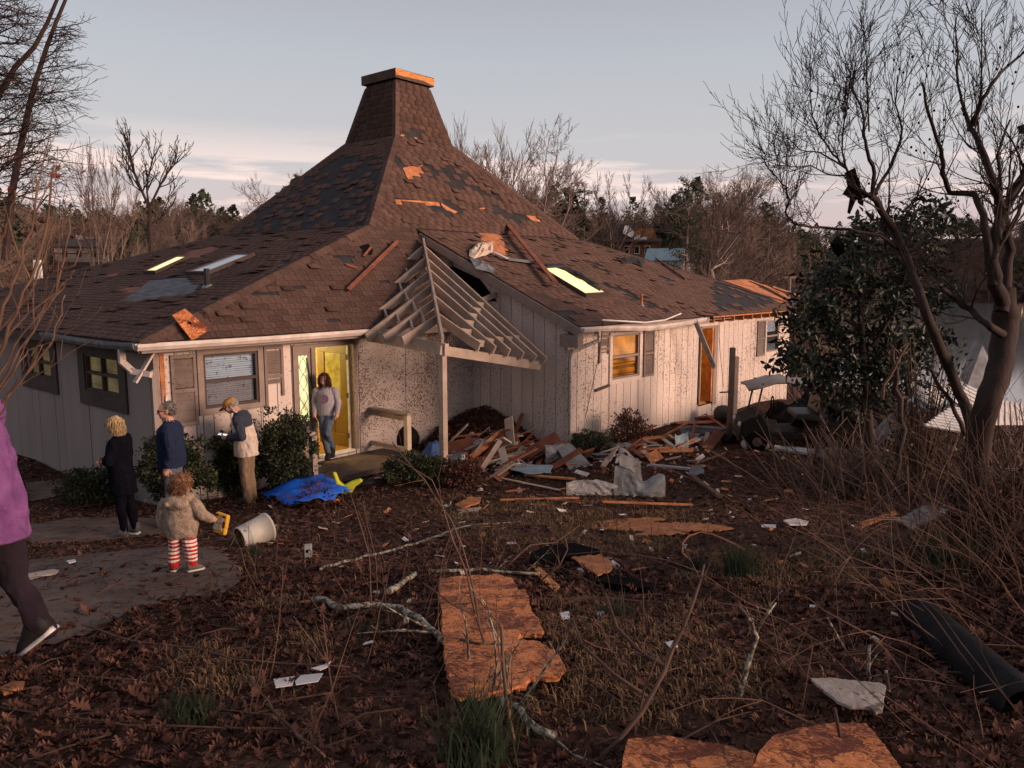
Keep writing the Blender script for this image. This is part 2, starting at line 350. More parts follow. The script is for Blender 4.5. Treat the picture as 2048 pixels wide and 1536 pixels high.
MB().prism([V(10, 40, LAKE_Z), V(700, 40, LAKE_Z), V(700, 700, LAKE_Z), V(60, 700, LAKE_Z)], V(0, 0, -.2)).build('lake', M_lake)
tag(bpy.data.objects['lake'], kind='structure')
# ------------------------------------------------------------------ the house
YAW = 0.870
FX, FY = -5.506, 11.354
house = empty('house', (FX, FY, 0), 'storm damaged brown shingled house with a tall tapering roof tower and pale siding', 'house', rz=YAW)
cY, sY = math.cos(YAW), math.sin(YAW)
def H2W(p): return Vector((FX + p[0] * cY - p[1] * sY, FY + p[0] * sY + p[1] * cY, p[2]))
def W2H(p):
    x, y = p[0] - FX, p[1] - FY
    return Vector((x * cY + y * sY, -x * sY + y * cY, p[2]))
CAMH = W2H((0, 0, CAMZ))
def dirH(px, py):
    d = ray(px, py); return Vector((d.x * cY + d.y * sY, -d.x * sY + d.y * cY, d.z))
def onH(px, py, p0, n):                      # pixel ray against a house-frame plane
    d = dirH(px, py); n = Vector(n); return CAMH + d * ((Vector(p0) - CAMH).dot(n) / d.dot(n))
ZE, FL = 2.58, .22                           # eave edge, floor
T2 = (6.08, 14.08, 2.05, 8.30, 4.70)         # a0 a1 b0 b1 z  foot of the steep roof
TC = (9.94, 5.35); T1h, T1z = 1.04, 7.28; T0h, T0z = .60, 8.86
BW, BB, BR_ = -2.665, 14.4, 20.3
# roof planes as quads bl br tr tl (bottom edge left to right seen from outside)
def sq(c, h, z): return [V(c[0] - h, c[1] - h, z), V(c[0] + h, c[1] - h, z), V(c[0] + h, c[1] + h, z), V(c[0] - h, c[1] + h, z)]
t2 = [V(T2[0], T2[2], T2[4]), V(T2[1], T2[2], T2[4]), V(T2[1], T2[3], T2[4]), V(T2[0], T2[3], T2[4])]
t1 = sq(TC, T1h, T1z); t0 = sq(TC, T0h, T0z)
AR = 7.44                                     # rake of the wing roof
eF0, eFA = V(0, 0, ZE), V(AR, 0, ZE)
t2A = V(AR, T2[2], T2[4])
PL = {
 'tower_front': (t1[0], t1[1], t0[1], t0[0]), 'tower_left': (t1[3], t1[0], t0[0], t0[3]),
 'tower_right': (t1[1], t1[2], t0[2], t0[1]), 'tower_back': (t1[2], t1[3], t0[3], t0[2]),
 'mid_front': (t2[0], t2[1], t1[1], t1[0]), 'mid_left': (t2[3], t2[0], t1[0], t1[3]),
 'mid_right': (t2[1], t2[2], t1[2], t1[1]), 'mid_back': (t2[2], t2[3], t1[3], t1[2]),
 'low_front': (eF0, eFA, t2A, t2[0]), 'low_left': (V(0, BB, ZE), eF0, t2[0], t2[3]),
 'wing_front': (V(AR, BW, ZE), V(BR_, BW, ZE), t2[1], t2A),
 'low_right': (V(BR_, BW, ZE), V(BR_, BB, ZE), t2[2], t2[1]), 'low_back': (V(BR_, BB, ZE), V(0, BB, ZE), t2[3], t2[2]),
}
def pln(k): q = PL[k]; n = (q[1] - q[0]).cross(q[3] - q[0]).normalized(); return q[0], n
def onR(k, px, py, lift=0.0):
    p0, n = pln(k); return onH(px, py, p0, n) + n * lift
# missing shingles: (plane, polygon in photo pixels, what shows)
HOLES = [
 ('mid_front', [(806, 336), (845, 331), (853, 352), (838, 358), (826, 366), (812, 352)], 'osb'),
 ('mid_front', [(850, 333), (905, 345), (900, 358), (862, 358)], 'felt'),
 ('mid_front', [(790, 399), (878, 404), (880, 413), (838, 411), (792, 409)], 'osb'),
 ('mid_front', [(882, 406), (915, 424), (908, 428), (888, 416)], 'osb'),
 ('mid_front', [(858, 413), (925, 420), (924, 432), (900, 430), (862, 420)], 'felt'),
 ('mid_front', [(895, 368), (925, 364), (1008, 398), (1000, 405), (940, 380), (900, 382)], 'felt'),
 ('mid_front', [(1000, 424), (1060, 432), (1066, 444), (1004, 438)], 'felt'),
 ('mid_front', [(1050, 429), (1068, 432), (1086, 441), (1078, 446), (1062, 440)], 'osb'),
 ('mid_front', [(955, 416), (972, 417), (968, 422), (958, 421)], 'osb'),
 ('tower_front', [(801, 270), (809, 270), (809, 279), (802, 278)], 'osb'),
 ('tower_front', [(829, 274), (835, 275), (834, 282), (829, 281)], 'osb'),
 ('tower_front', [(795, 263), (850, 262), (846, 290), (800, 284)], 'felt'),
 ('low_front', [(512, 580), (605, 578), (608, 590), (500, 594)], 'felt'),
 ('low_front', [(660, 510), (702, 512), (698, 528), (668, 524)], 'felt'),
 ('low_front', [(716, 490), (742, 488), (744, 508), (722, 512)], 'felt'),
 ('wing_front', [(955, 459), (1005, 472), (1019, 512), (992, 512), (966, 492)], 'osb'),
 ('wing_front', [(1428, 556), (1470, 563), (1552, 602), (1545, 612), (1436, 626), (1422, 590)], 'felt'),
 ('wing_front', [(1447, 561), (1500, 560), (1530, 570), (1570, 588), (1590, 606), (1560, 606), (1500, 580)], 'osb'),
 ('wing_front', [(1120, 640), (1110, 618), (1150, 622), (1162, 632)], 'felt'),
 ('low_left', [(300, 560), (372, 556), (402, 572), (392, 586), (330, 596), (262, 606), (244, 600)], 'blue'),
 ('low_left', [(365, 507), (420, 492), (440, 497), (395, 518), (370, 516)], 'osbdark'),
 ('low_left', [(236, 580), (275, 572), (282, 577), (258, 587)], 'osbdark'),
 ('low_left', [(210, 549), (245, 544), (240, 553), (216, 555)], 'osbdark'),
 ('mid_left', [(690, 310), (772, 320), (768, 355), (748, 446), (640, 458), (480, 466), (520, 425), (600, 365)], 'felt'),
]
def inpoly(x, y, poly):
    c = False; j = len(poly) - 1
    for i in range(len(poly)):
        xi, yi = poly[i]; xj, yj = poly[j]
        if (yi > y) != (yj > y) and x < (xj - xi) * (y - yi) / (yj - yi) + xi: c = not c
        j = i
    return c
roofs = {}
for k, q in PL.items():
    b_ = MB(); n = pln(k)[1]
    b_.prism([p - n * .02 for p in q], n * .02)
    roofs[k] = b_.build('roof', M_felt, house)
# exposed decking and felt panels lie on the deck
hole_px = {}
kk = 0
for k, poly, what in HOLES:
    hole_px.setdefault(k, []).append((poly, what))
    kk += 1
    if what == 'felt': continue
    n = pln(k)[1]
    # ragged outline
    pts = []
    for i in range(len(poly)):
        a, b2 = poly[i], poly[(i + 1) % len(poly)]
        for s in range(3):
            t = s / 3; j = 1.6 if s else 0
            pts.append(onR(k, a[0] + (b2[0] - a[0]) * t + rng.uniform(-j, j), a[1] + (b2[1] - a[1]) * t + rng.uniform(-j, j), .004))
    MB().prism(pts, n * .004).build({'osb': 'bare_decking', 'osbdark': 'bare_decking', 'blue': 'felt_underlay'}[what], {'osb': M_osbroof, 'osbdark': M_redwood, 'blue': M_feltblue}[what], roofs[k])
# shingles
EXPO, SW = .14, .27
unit = MB()
def shingle_verts(o, ex, eu, n, wd, ln, th, lift0, lift1, ca=0.0, cb=0.0):
    u0, u1 = ex * ca, ex * (wd - cb)
    return [o + n * lift0, o + ex * wd + n * lift0, o + u1 + eu * ln + n * lift1, o + u0 + eu * ln + n * lift1,
            o + n * (lift0 + th), o + ex * wd + n * (lift0 + th), o + u1 + eu * ln + n * (lift1 + th * .6), o + u0 + eu * ln + n * (lift1 + th * .6)]
SF = [(4, 5, 6, 7), (0, 1, 5, 4), (1, 2, 6, 5), (3, 0, 4, 7), (0, 3, 2, 1)]
unit.add(shingle_verts(V(0, 0, 0), V(1, 0, 0), V(0, 1, 0), V(0, 0, 1), SW - .008, EXPO * 1.45, .013, .008, .002), SF)
unit_me = unit.mesh('shingle', M_shingle)
cands = []; groups = {}
for k, q in PL.items():
    p0, n = pln(k); bl, br, tr, tl = q
    ex = (br - bl).normalized(); eu = n.cross(ex).normalized()
    Ls = (tl - bl).dot(eu); rows = int(Ls / EXPO)
    visible = k not in ('tower_back', 'mid_back', 'low_back', 'low_right', 'tower_right', 'mid_right')
    vs, fs, ts = [], [], []
    r2 = random.Random(hash(k) % 1000 if False else len(k) * 31)
    for r in range(rows):
        t = (r * EXPO) / Ls
        L_, R_ = bl.lerp(tl, t), br.lerp(tr, t)
        t_up = min(1, t + EXPO * 1.45 / Ls); xl = (bl.lerp(tl, t_up) - L_).dot(ex); xr = (br.lerp(tr, t_up) - L_).dot(ex)
        wdt = (R_ - L_).dot(ex); x = -r2.uniform(0, SW)
        step = SW if visible else SW * 3
        while x < wdt:
            x0, x1 = max(x, 0), min(x + step - .008, wdt); x += step
            if x1 - x0 < .03: continue
            mid = L_ + ex * ((x0 + x1) / 2) + eu * (EXPO * .5)
            missing = False
            if visible and k in hole_px:
                px, py = proj(H2W(mid)); px += r2.uniform(-1.5, 1.5); py += r2.uniform(-1, 1)
                for poly, what in hole_px[k]:
                    if inpoly(px, py, poly):
                        missing = not (what == 'felt' and r2.random() < (.30 if k == 'mid_left' else .12)); break
            if missing: continue
            if visible and (r2.random() < .006 or (k in ('mid_front', 'low_front', 'wing_front', 'low_left', 'tower_front') and mnoise.noise(mid * .85 + V(9, 4, 2)) > .50 and r2.random() < .6)): continue
            lift = 0.0
            if visible and r2.random() < (.05 + .25 * max(0, mnoise.noise(mid * .9 + V(3, 1, 7)))): lift = r2.uniform(.015, .06)
            if x0 < .5 or x1 > wdt - .5 or k.startswith('tower'): lift *= .12
            o = L_ + ex * x0 + eu * r2.uniform(-.004, .004)
            ca, cb_ = max(0, min(xl - x0, x1 - x0 - .01)), max(0, min(x1 - xr, x1 - x0 - .01)); cb_ = min(cb_, x1 - x0 - ca)
            sl_ = 1.0
            if xl > x1: sl_ = min(sl_, x1 / xl)
            if xr < x0: sl_ = min(sl_, (wdt - x0) / max(1e-4, wdt - xr))
            full = (x1 - x0) > step - .01 and ca == 0 and cb_ == 0
            tone = min(1, max(0, .5 + r2.gauss(0, .26) + .22 * mnoise.noise(mid * 1.3) ))
            dist = (mid - CAMH).length
            if visible and full and lift == 0 and k in ('low_front', 'low_left', 'wing_front'): cands.append((dist / max(.1, n.dot((CAMH - mid).normalized())), k, o, ex, eu, n, tone))
            else:
                base = len(vs); vs += shingle_verts(o, ex, eu, n, x1 - x0, EXPO * 1.45 * sl_, .010, .006 + lift, .002, ca, cb_); fs += [tuple(i + base for i in f) for f in SF]; ts += [tone] * 5
    groups[k] = (vs, fs, ts)
cands.sort(key=lambda c: c[0])
for i, (d, k, o, ex, eu, n, tone) in enumerate(cands):
    if i < 300:
        s = link('shingle', unit_me, roofs[k])
        s.matrix_local = Matrix((ex, eu, n)).transposed().to_4x4(); s.location = o
        s.rotation_euler.rotate_axis('X', rng.uniform(-.005, .02)) if False else None
    else:
        vs, fs, ts = groups[k]; base = len(vs)
        vs += shingle_verts(o, ex, eu, n, SW - .008, EXPO * 1.45, .013, .008, .002); fs += [tuple(i2 + base for i2 in f) for f in SF]; ts += [tone] * 5
for k, (vs, fs, ts) in groups.items():
    me = npmesh('shingles', np.array([tuple(v) for v in vs]), np.array(fs), M_shingle, ts)
    tag(link('shingles', me, roofs[k]), kind='stuff')
# hip caps
def hip(p, q, nl, nr, name='hip_cap', single=False):
    b_ = MB(); root_ = None; d = (q - p); L = d.length; d.normalize(); up = (nl + nr).normalized(); sl = up.cross(d).normalized(); W__ = .14
    nn = int(L / .17)
    for i in range(nn):
        if single and rng.random() < .06: continue
        if single: b_ = MB()
        a = p + d * (i * .17); e = a + d * .24; th = V(0, 0, 0) + up * .028
        sd_ = sl * .15
        l0 = -nl.cross(d).normalized() * W__; r0 = -d.cross(nr).normalized() * W__
        if l0.dot(sl) < 0: l0 = -l0
        if r0.dot(sl) > 0: r0 = -r0
        u0, u1 = up * .030, up * .024
        b_.add([a + l0 + u0 * .7, a + u0 * 1.1, a + r0 + u0 * .7, e + l0 + u1 * .7, e + u1 * 1.1, e + r0 + u1 * .7], [(0, 1, 4, 3), (1, 2, 5, 4), (0, 3, 5, 2), (0, 2, 1)], 0, rng.uniform(.35, .9))
        if single:
            if root_ is None: root_ = b_.build('hip_ridge', M_shingle, house)
            else: b_.build('hip_shingle', M_shingle, root_)
    if not single: tag(b_.build(name, M_shingle, house), kind='stuff')
NLc = {k: pln(k)[1] for k in PL}
hip(eF0, t2[0], NLc['low_left'], NLc['low_front'], single=True); hip(t2[0], t1[0], NLc['mid_left'], NLc['mid_front'], single=True); hip(t1[0], t0[0], NLc['tower_left'], NLc['tower_front'])
hip(t2[1], t1[1], NLc['mid_front'], NLc['mid_right']); hip(t1[1], t0[1], NLc['tower_front'], NLc['tower_right'])
hip(V(BR_, BW, ZE), t2[1], NLc['wing_front'], NLc['low_right']); hip(V(0, BB, ZE), t2[3], NLc['low_back'], NLc['low_left'])
hip(t2[3], t1[3], NLc['mid_back'], NLc['mid_left']); hip(t1[3], t0[3], NLc['tower_back'], NLc['tower_left'])
# cap of the tower
h = .71; cz0, cz1 = 8.86, 9.10
cb = MB(); cb.bx(TC[0] - h, TC[0] - h + .06, TC[1] - h + .06, TC[1] + h - .06, cz0, cz1); cb.bx(TC[0] + h - .06, TC[0] + h, TC[1] - h + .06, TC[1] + h - .06, cz0, cz1); cb.bx(TC[0] - h, TC[0] + h, TC[1] + h - .06, TC[1] + h, cz0, cz1); cb.bx(TC[0] - h, TC[0] + h, TC[1] - h, TC[1] - h + .06, cz0, cz1 - .002)
M_cap = mat('cap_boards', (.10, .062, .048), .8)
o = cb.build('tower_cap', M_cap, house)
cb = MB(); cb.bx(TC[0] - h + .06, TC[0] + h - .06, TC[1] - h + .06, TC[1] + h - .06, cz0 + .03, cz1 - .03); cb.build('cap_lid', M_cap, o)
cb = MB(); cb.prism([V(TC[0] - h + .0, TC[1] - h - .012, cz0 + .06), V(TC[0] + h * .4, TC[1] - h - .012, cz0 + .085), V(TC[0] + h, TC[1] - h - .012, cz0 + .02), V(TC[0] + h, TC[1] - h - .012, cz1 - .03), V(TC[0] - h, TC[1] - h - .012, cz1 - .01)], V(0, .010, 0)); cb.build('cap_bare_wood', mat('cap_bare_wood', (.66, .27, .08), .8, (.34, .13, .045), 5, stretch=(1, 1, 4)), o)

# walls: vertical boards with recessed joints, cut round the openings
def split(a0, a1, z0, z1, ops):
    """z-intervals of a board a0..a1 outside the openings (a,b,zb,zt)"""
    segs = [(z0, z1)]
    for (oa, ob, zb, zt) in ops:
        if a1 <= oa + .02 or a0 >= ob - .02: continue
        ns = []
        for s0, s1 in segs:
            if zb > s0: ns.append((s0, min(s1, zb)))
            if zt < s1: ns.append((max(s0, zt), s1))
        segs = [s for s in ns if s[1] - s[0] > .03]
    return segs
def wall(o, d, n, L, z0, z1, ops, m, pitch=.305, topfn=None, name='wall'):
    """o origin, d direction along, n outward normal (house frame)"""
    o, d, n = Vector(o), Vector(d), Vector(n)
    cuts = sorted({0, L} | {x for (a, b2, _, _) in ops for x in (a, b2) if 0 < x < L} | {min(L, i * pitch) for i in range(int(L / pitch) + 2)})
    back = MB(); zt = lambda s: topfn(s) if topfn else z1
    xs = sorted({0, L} | {x for (a, b2, _, _) in ops for x in (a, b2) if 0 < x < L} | ({L * i / 8 for i in range(9)} if topfn else set()))
    up = V(0, 0, 1)
    for a, b2 in zip(xs, xs[1:]):
        for s0, s1 in split(a, b2, z0, z1, ops):
            ta, tb = min(s1, zt(a)), min(s1, zt(b2))
            if max(ta, tb) <= s0: continue
            P = [o + d * a + up * s0, o + d * b2 + up * s0, o + d * b2 + up * max(tb, s0), o + d * a + up * max(ta, s0)]
            back.prism([p - n * .12 for p in P], n * .115)
    W_ = back.build(name, M_trimdark, house)
    cnt = 0
    for a, b2 in zip(cuts, cuts[1:]):
        if b2 - a < .02: continue
        for s0, s1 in split(a, b2, z0, z1, ops):
            ta, tb = min(s1, zt(a)), min(s1, zt(b2))
            if max(ta, tb) <= s0 + .01: continue
            g = .008
            P = [o + d * (a + g) + up * s0, o + d * (b2 - g) + up * s0, o + d * (b2 - g) + up * max(tb, s0 + .005), o + d * (a + g) + up * max(ta, s0 + .005)]
            bb = MB(); bb.prism([p - n * .004 for p in P], n * (.016 + .003 * rng.random()), 0, rng.random()); bb.build('siding_board', m, W_)
    return W_
XU, YU = V(1, 0, 0), V(0, 1, 0)
FB = .40                                     # front wall plane b
WB = BW + .40                                # wing wall plane b
DOOR = (2.86, 4.30, FL, FL + 2.12)           # frame outer, incl. sidelight
WIN1 = (1.06, 2.26, 1.30, 2.40)
wall((.4, FB, 0), XU, -YU, 3.95, -.25, 2.50, [(WIN1[0] - .4 + .07, WIN1[1] - .4 - .07, WIN1[2] + .05, WIN1[3] - .05), (DOOR[0] - .4 + .05, DOOR[1] - .4 - .05, FL - .06, DOOR[3] - .05)], M_siding)
wall((4.35, FB, 0), XU, -YU, 7.64 - 4.35, -.25, 2.50, [], M_siding_mud, pitch=1.22)
sl_w = (T2[4] - ZE) / (T2[2] - BW)
wall((7.64, FB + 1.6, 0), -YU, -XU, FB + 1.6 - WB, -.25, 4.6, [], M_siding, topfn=lambda s: ZE + (FB + 1.6 - s - BW) * sl_w - .04)
A0 = 7.64
WWIN = (A0 + 1.50, A0 + 2.86, 1.20, 2.40)
WDOOR = (A0 + 5.80, A0 + 6.74, FL, FL + 2.10)
FWIN = (A0 + 10.16, A0 + 11.3, 1.22, 2.36)
ops = [(x[0] - A0 + .06, x[1] - A0 - .06, (x[2] + .05 if x[2] > .5 else FL - .06), x[3] - .05) for x in (WWIN, WDOOR, FWIN)]
wall((A0, WB, 0), XU, -YU, 12.2, -.9, 2.48, ops, M_siding)
LW1 = (1.40, 3.30, 1.35, 2.50); LW2 = (4.35, 6.2, 1.40, 2.50)
Lb = 14.0
wall((.4, Lb, 0), -YU, -XU, Lb - FB, -1.2, 2.50, [(Lb - b1_, Lb - a_, z0_, z1_) for (a_, b1_, z0_, z1_) in ((1.66, 3.04, 1.56, 2.36), (4.62, 5.82, 1.60, 2.38))], M_siding_shade, pitch=1.22)
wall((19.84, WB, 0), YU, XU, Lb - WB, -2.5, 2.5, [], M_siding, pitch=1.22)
wall((19.84, Lb, 0), -XU, YU, 19.44, -2.5, 2.5, [], M_siding_shade, pitch=1.22)
# soffits / fascia / frieze
b_ = MB(); b_.bx(.02, AR, .02, .385, ZE - .10, ZE - .08); b_.bx(.02, .385, .40, BB - .1, ZE - .10, ZE - .08); b_.bx(AR + .02, 14.6, BW + .03, WB - .02, ZE - .10, ZE - .08)
b_.build('soffit', M_trim, house)
b_ = MB(); b_.bx(.02, AR, -.012, .012, ZE - .16, ZE - .02); b_.bx(AR, 13.2, BW - .012, BW + .012, ZE - .17, ZE - .02)
b_.bx(.45, 7.60, FB - .035, FB - .017, 2.36, 2.475); b_.bx(A0 + .1, A0 + 5.6, WB - .038, WB - .018, 2.38, 2.47)
b_.build('fascia', M_trim, house)
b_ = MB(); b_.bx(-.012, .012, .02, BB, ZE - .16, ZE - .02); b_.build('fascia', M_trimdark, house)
# rake board of the wing roof
b_ = MB(); ra, rb = V(AR - .02, BW - .02, ZE - .11), V(AR - .02, T2[2] - .15, T2[4] - .19)
b_.beam(ra, rb, .035, .17); b_.build('rake_board', M_trim, house)
b_ = MB(); b_.bx(AR - .03, AR + .16, BW, WB + .05, ZE - .42, ZE - .17); b_.build('eave_return', M_trim, house)
# corner boards
b_ = MB(); b_.bx(.36, .44, FB - .022, FB + .1, -.2, 2.46); b_.build('corner_board', M_trim, house)
b_ = MB(); b_.bx(7.6, 7.72, WB - .025, WB + .06, -.3, 2.40); b_.build('corner_board', M_siding, house)
b_ = MB(); b_.bx(.455, .53, FB - .03, FB - .02, 1.55, 2.45); b_.build('bare_sheathing', M_orangewood, house)
b_ = MB(); b_.prism([V(.45, FB - .024, -.2), V(.56, FB - .024, -.2), V(.55, FB - .05, 1.2), V(.52, FB - .06, 1.75), V(.47, FB - .06, 1.5), V(.46, FB - .05, 1.9)], V(0, -.012, 0)); b_.build('split_corner_board', M_white, house)
# gutters: open U-profile
def gutter(pts, n, m, name='gutter', w_=.11, hh=.10):
    b_ = MB(); n = Vector(n)
    prof = [(0, 0), (0, -hh), (w_ * .75, -hh), (w_, -hh * .45), (w_, 0), (w_ - .012, 0), (w_ - .014, -hh * .42), (w_ * .73, -hh + .012), (.01, -hh + .012), (.01, 0)]
    k = len(prof); vs = []; fs = []
    for p in pts:
        for (x, z) in prof: vs.append(Vector(p) + n * x + V(0, 0, z))
    for i in range(len(pts) - 1):
        for j in range(k): fs.append((i * k + j, i * k + (j + 1) % k, (i + 1) * k + (j + 1) % k, (i + 1) * k + j))
    fs.append(tuple(range(k))); fs.append(tuple((len(pts) - 1) * k + j for j in range(k)))
    b_.add(vs, fs); return b_.build(name, m, house)
gutter([V(-.08, -.016, ZE - .01), V(2, -.016, ZE - .015), V(4.33, -.016, ZE - .0)], -YU, M_gutter)
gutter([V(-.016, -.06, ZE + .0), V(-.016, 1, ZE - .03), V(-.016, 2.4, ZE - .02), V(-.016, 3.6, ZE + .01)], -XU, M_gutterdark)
gutter([V(AR + .02, BW - .016, ZE - .01), V(AR + 1.2, BW - .016, ZE - .03), V(AR + 2.6, BW - .016, ZE - .10), V(AR + 4.2, BW - .03, ZE - .07), V(AR + 5.3, BW - .05, ZE - .0)], -YU, M_gutter)
g0 = onH(1388, 640, (0, BW - .1, 0), YU); g1 = onH(1425, 730, (0, BW - .35, 0), YU)
gutter([g0, g0.lerp(g1, .5), g1], V(-.3, -1, .3).normalized(), M_metalgrey, name='hanging_gutter')
b_ = MB(); b_.tube([onH(1205, 640, (0, BW - .12, 0), YU), onH(1290, 645, (0, BW - .14, 0), YU), onH(1330, 640, (0, BW - .2, 0), YU), onH(1362, 627, (0, BW - .3, 0), YU)], .018, 5); b_.build('bent_flashing', M_white, house)
# downspouts
def spout(pts, name, m, w_=.07, h_=.05):
    b_ = MB()
    for p, q in zip(pts, pts[1:]):
        d = (Vector(q) - Vector(p)).normalized() * .02
        b_.beam(Vector(p) - d, Vector(q) + d, w_, h_, up=(0, -1, .01))
    return b_.build(name, m, house)
spout([V(A0 + .42, BW - .07, ZE - .10), V(A0 + .42, BW - .07, ZE - .30), V(A0 + .02, WB - .10, ZE - .52), V(A0 + .0, WB - .07, ZE - .72), V(A0 + .03, WB - .06, -.2)], 'downspout', M_siding)
spout([V(-.05, .5, ZE - .1), V(-.02, .58, ZE - .32), V(.06, .42, ZE - .46), V(.2, .16, ZE - .50)], 'downspout_elbow', M_siding, .09, .07)
b_ = MB(); b_.beam(V(.36, FB - .1, ZE - .14), V(.02, FB - .12, ZE - .62), .03, .11, up=(0, 1, 0)); b_.build('loose_trim_board', M_siding, house)
spout([V(.36, .40, 2.1), V(.36, .40, -.2)], 'downspout', M_siding_shade)

# windows and shutters -------------------------------------------------------
def window(x0, x1, z0, z1, b, tw=.10, mt=None, sash=None, glow=None, panes=None, cross=False, d=XU, n=-YU, o=None, glass_m=None, rail=.5, blind=None):
    """trim frame, dark sash, panes, blind slats; local axes d (along) and n (out)"""
    mt = mt or M_trim; sash = sash or M_trimdark; o = Vector(o) if o is not None else V(0, b, 0)
    up = V(0, 0, 1)
    def bxx(mb, a0, a1, s0, s1, y0, y1, m=0, t=.5):
        P = [o + d * a + up * s + n * y for a in (a0, a1) for s in (s0, s1) for y in (y0, y1)]
        mb.add(P, [(0, 1, 3, 2), (4, 6, 7, 5), (0, 4, 5, 1), (2, 3, 7, 6), (0, 2, 6, 4), (1, 5, 7, 3)], m, t)
    fr = MB()
    for (a0, a1, s0, s1) in ((x0, x1, z1 - tw, z1), (x0, x1, z0, z0 + tw), (x0, x0 + tw, z0 + tw, z1 - tw), (x1 - tw, x1, z0 + tw, z1 - tw)): bxx(fr, a0, a1, s0, s1, -.10, .030)
    W_ = fr.build('window', mt, house)
    sb = MB(); i0, i1, j0, j1 = x0 + tw, x1 - tw, z0 + tw, z1 - tw; sw = .045
    zm = j0 + (j1 - j0) * rail
    for (a0, a1, s0, s1) in ((i0, i1, j1 - sw, j1), (i0, i1, j0, j0 + sw), (i0, i0 + sw, j0 + sw, j1 - sw), (i1 - sw, i1, j0 + sw, j1 - sw), (i0 + sw, i1 - sw, zm - .025, zm + .025)): bxx(sb, a0, a1, s0, s1, -.09, .008)
    if cross:
        am = (i0 + i1) / 2; bxx(sb, am - .022, am + .022, j0 + sw, zm - .025, -.088, .006); bxx(sb, am - .022, am + .022, zm + .025, j1 - sw, -.088, .006)
    sb.build('sash', sash, W_)
    cols = [(i0 + sw, (i0 + i1) / 2 - .022), ((i0 + i1) / 2 + .022, i1 - sw)] if cross else [(i0 + sw, i1 - sw)]
    for (a0, a1) in cols:
        for k2, (s0, s1) in enumerate(((j0 + sw, zm - .025), (zm + .025, j1 - sw))):
            pm = MB(); bxx(pm, a0, a1, s0, s1, -.030, -.025); pm.build('pane', (glass_m or [M_glass, M_glass])[k2], W_)
    bl = MB(); nsl = int((j1 - j0) / .035)
    for i in range(nsl):
        s = j0 + (i + .5) * (j1 - j0) / nsl
        if blind is not None and blind(i / nsl): continue
        tl_ = rng.uniform(-.004, .004)
        P = [o + d * a + up * (s + dz + tl_ * (1 if a == i0 else -1)) - n * y for a in (i0, i1) for (dz, y) in ((-.017, .07), (.013, .085))]
        bl.add(P, [(0, 1, 3, 2)], 0, rng.random())
    bl.build('blind', glow or M_white, W_)
    rm = MB(); bxx(rm, i0, i1, j0, j1, -.118, -.112); rm.build('room_backing', panes or M_black, W_)  # plate behind the panes, glowing or black in place of a room
    return W_
M_blind = mat('grey_blind', (.80, .78, .77), .7, (.72, .70, .68), tone=.06, spots=[(9, .60, (.10, .08, .07), .8)], emit=(.8, .8, .85), estr=.05)  # faint glow added in place of daylight caught by the slats
M_blindlit = mat('lit_yellow_blind', (.4, .36, .2), .7, (.3, .27, .15), emit=(.80, .52, .17), estr=.15, tone=.3)
M_glowyel = mat('lit_room', (.3, .25, .1), .8, emit=(.9, .7, .25), estr=.18, scale=2)
M_blindor = mat('amber_lit_blind', (.12, .05, .012), .7, (.08, .03, .008), emit=(1.0, .29, .02), estr=.75, tone=.3, spots=[(18, .60, (.06, .035, .02), .9)])
M_gloworange = mat('amber_lit_room', (.3, .15, .04), .8, emit=(1.0, .36, .04), estr=.22, scale=2)
M_screen = glass('insect_screen', col=(.72, .72, .74), tr=.9)
window(WIN1[0], WIN1[1], WIN1[2], WIN1[3], FB - .02, glow=M_blind, panes=M_black, glass_m=[M_screen, M_glass], rail=.50)
window(WWIN[0], WWIN[1], WWIN[2], WWIN[3], WB - .02, tw=.10, mt=M_siding, sash=M_trim, glow=M_blindor, panes=M_gloworange, blind=lambda f: (f < .47 and rng.random() < .55), glass_m=[M_screen, M_glass])
window(FWIN[0], FWIN[1], FWIN[2], FWIN[3], WB - .02, tw=.08, mt=M_siding, sash=M_trim, glow=M_blind, panes=M_black, blind=lambda f: f < .6)
for (a_, b1_, z0_, z1_) in (LW1, LW2):
    window(-b1_, -a_, z0_ - .05, z1_ - .02, 0, tw=.26, mt=M_trimdark, cross=True, glow=M_blindlit, panes=M_glowyel, d=-YU, n=-XU, o=V(.38, 0, 0))
def shutter(x0, x1, z0, z1, b, broken=False, m=None, skew=0):
    m = m or M_shutter; sh = MB(); st = .05
    def r_(a0, a1, s0, s1, t=.5, y0=b - .03, y1=b - .0): sh.bx(a0, a1, y0, y1, s0, s1, 0, t)
    zb = z0
    r_(x0, x0 + st, z0, z1); r_(x1 - st, x1, z0 if not broken else z0 + .18, z1); r_(x0 + st, x1 - st, z1 - .06, z1)
    zm = (z0 + z1) / 2; r_(x0 + st, x1 - st, zm - .03, zm + .03)
    if not broken: r_(x0 + st, x1 - st, z0, z0 + .07)
    S_ = sh.build('shutter', m, house)
    lv = MB(); z = z0 + .09
    while z < z1 - .08:
        if abs(z - zm) > .045 and not (broken and z < z0 + (z1 - z0) * .38):
            dz = .012
            lv.add([V(x0 + st, b - .025, z - dz), V(x1 - st, b - .025, z - dz), V(x1 - st, b - .004, z + dz), V(x0 + st, b - .004, z + dz)], [(0, 1, 2, 3)], 0, rng.random())
        z += .028
    tag(lv.build('louvres', m, S_), kind='stuff')
    if not broken:
        b2 = MB(); b2.bx(x0 + st, x1 - st, b - .004, b - .001, z0 + .05, z1 - .05); b2.build('shutter_back', M_trimdark, S_)
    return S_
shutter(.62, 1.04, WIN1[2] - .14, 2.33, FB - .022)
shutter(2.28, 2.66, 1.28, 2.36, FB - .022, broken=True)
shutter(WWIN[0] - .42, WWIN[0] - .02, 1.72, 2.32, WB - .022, broken=True)
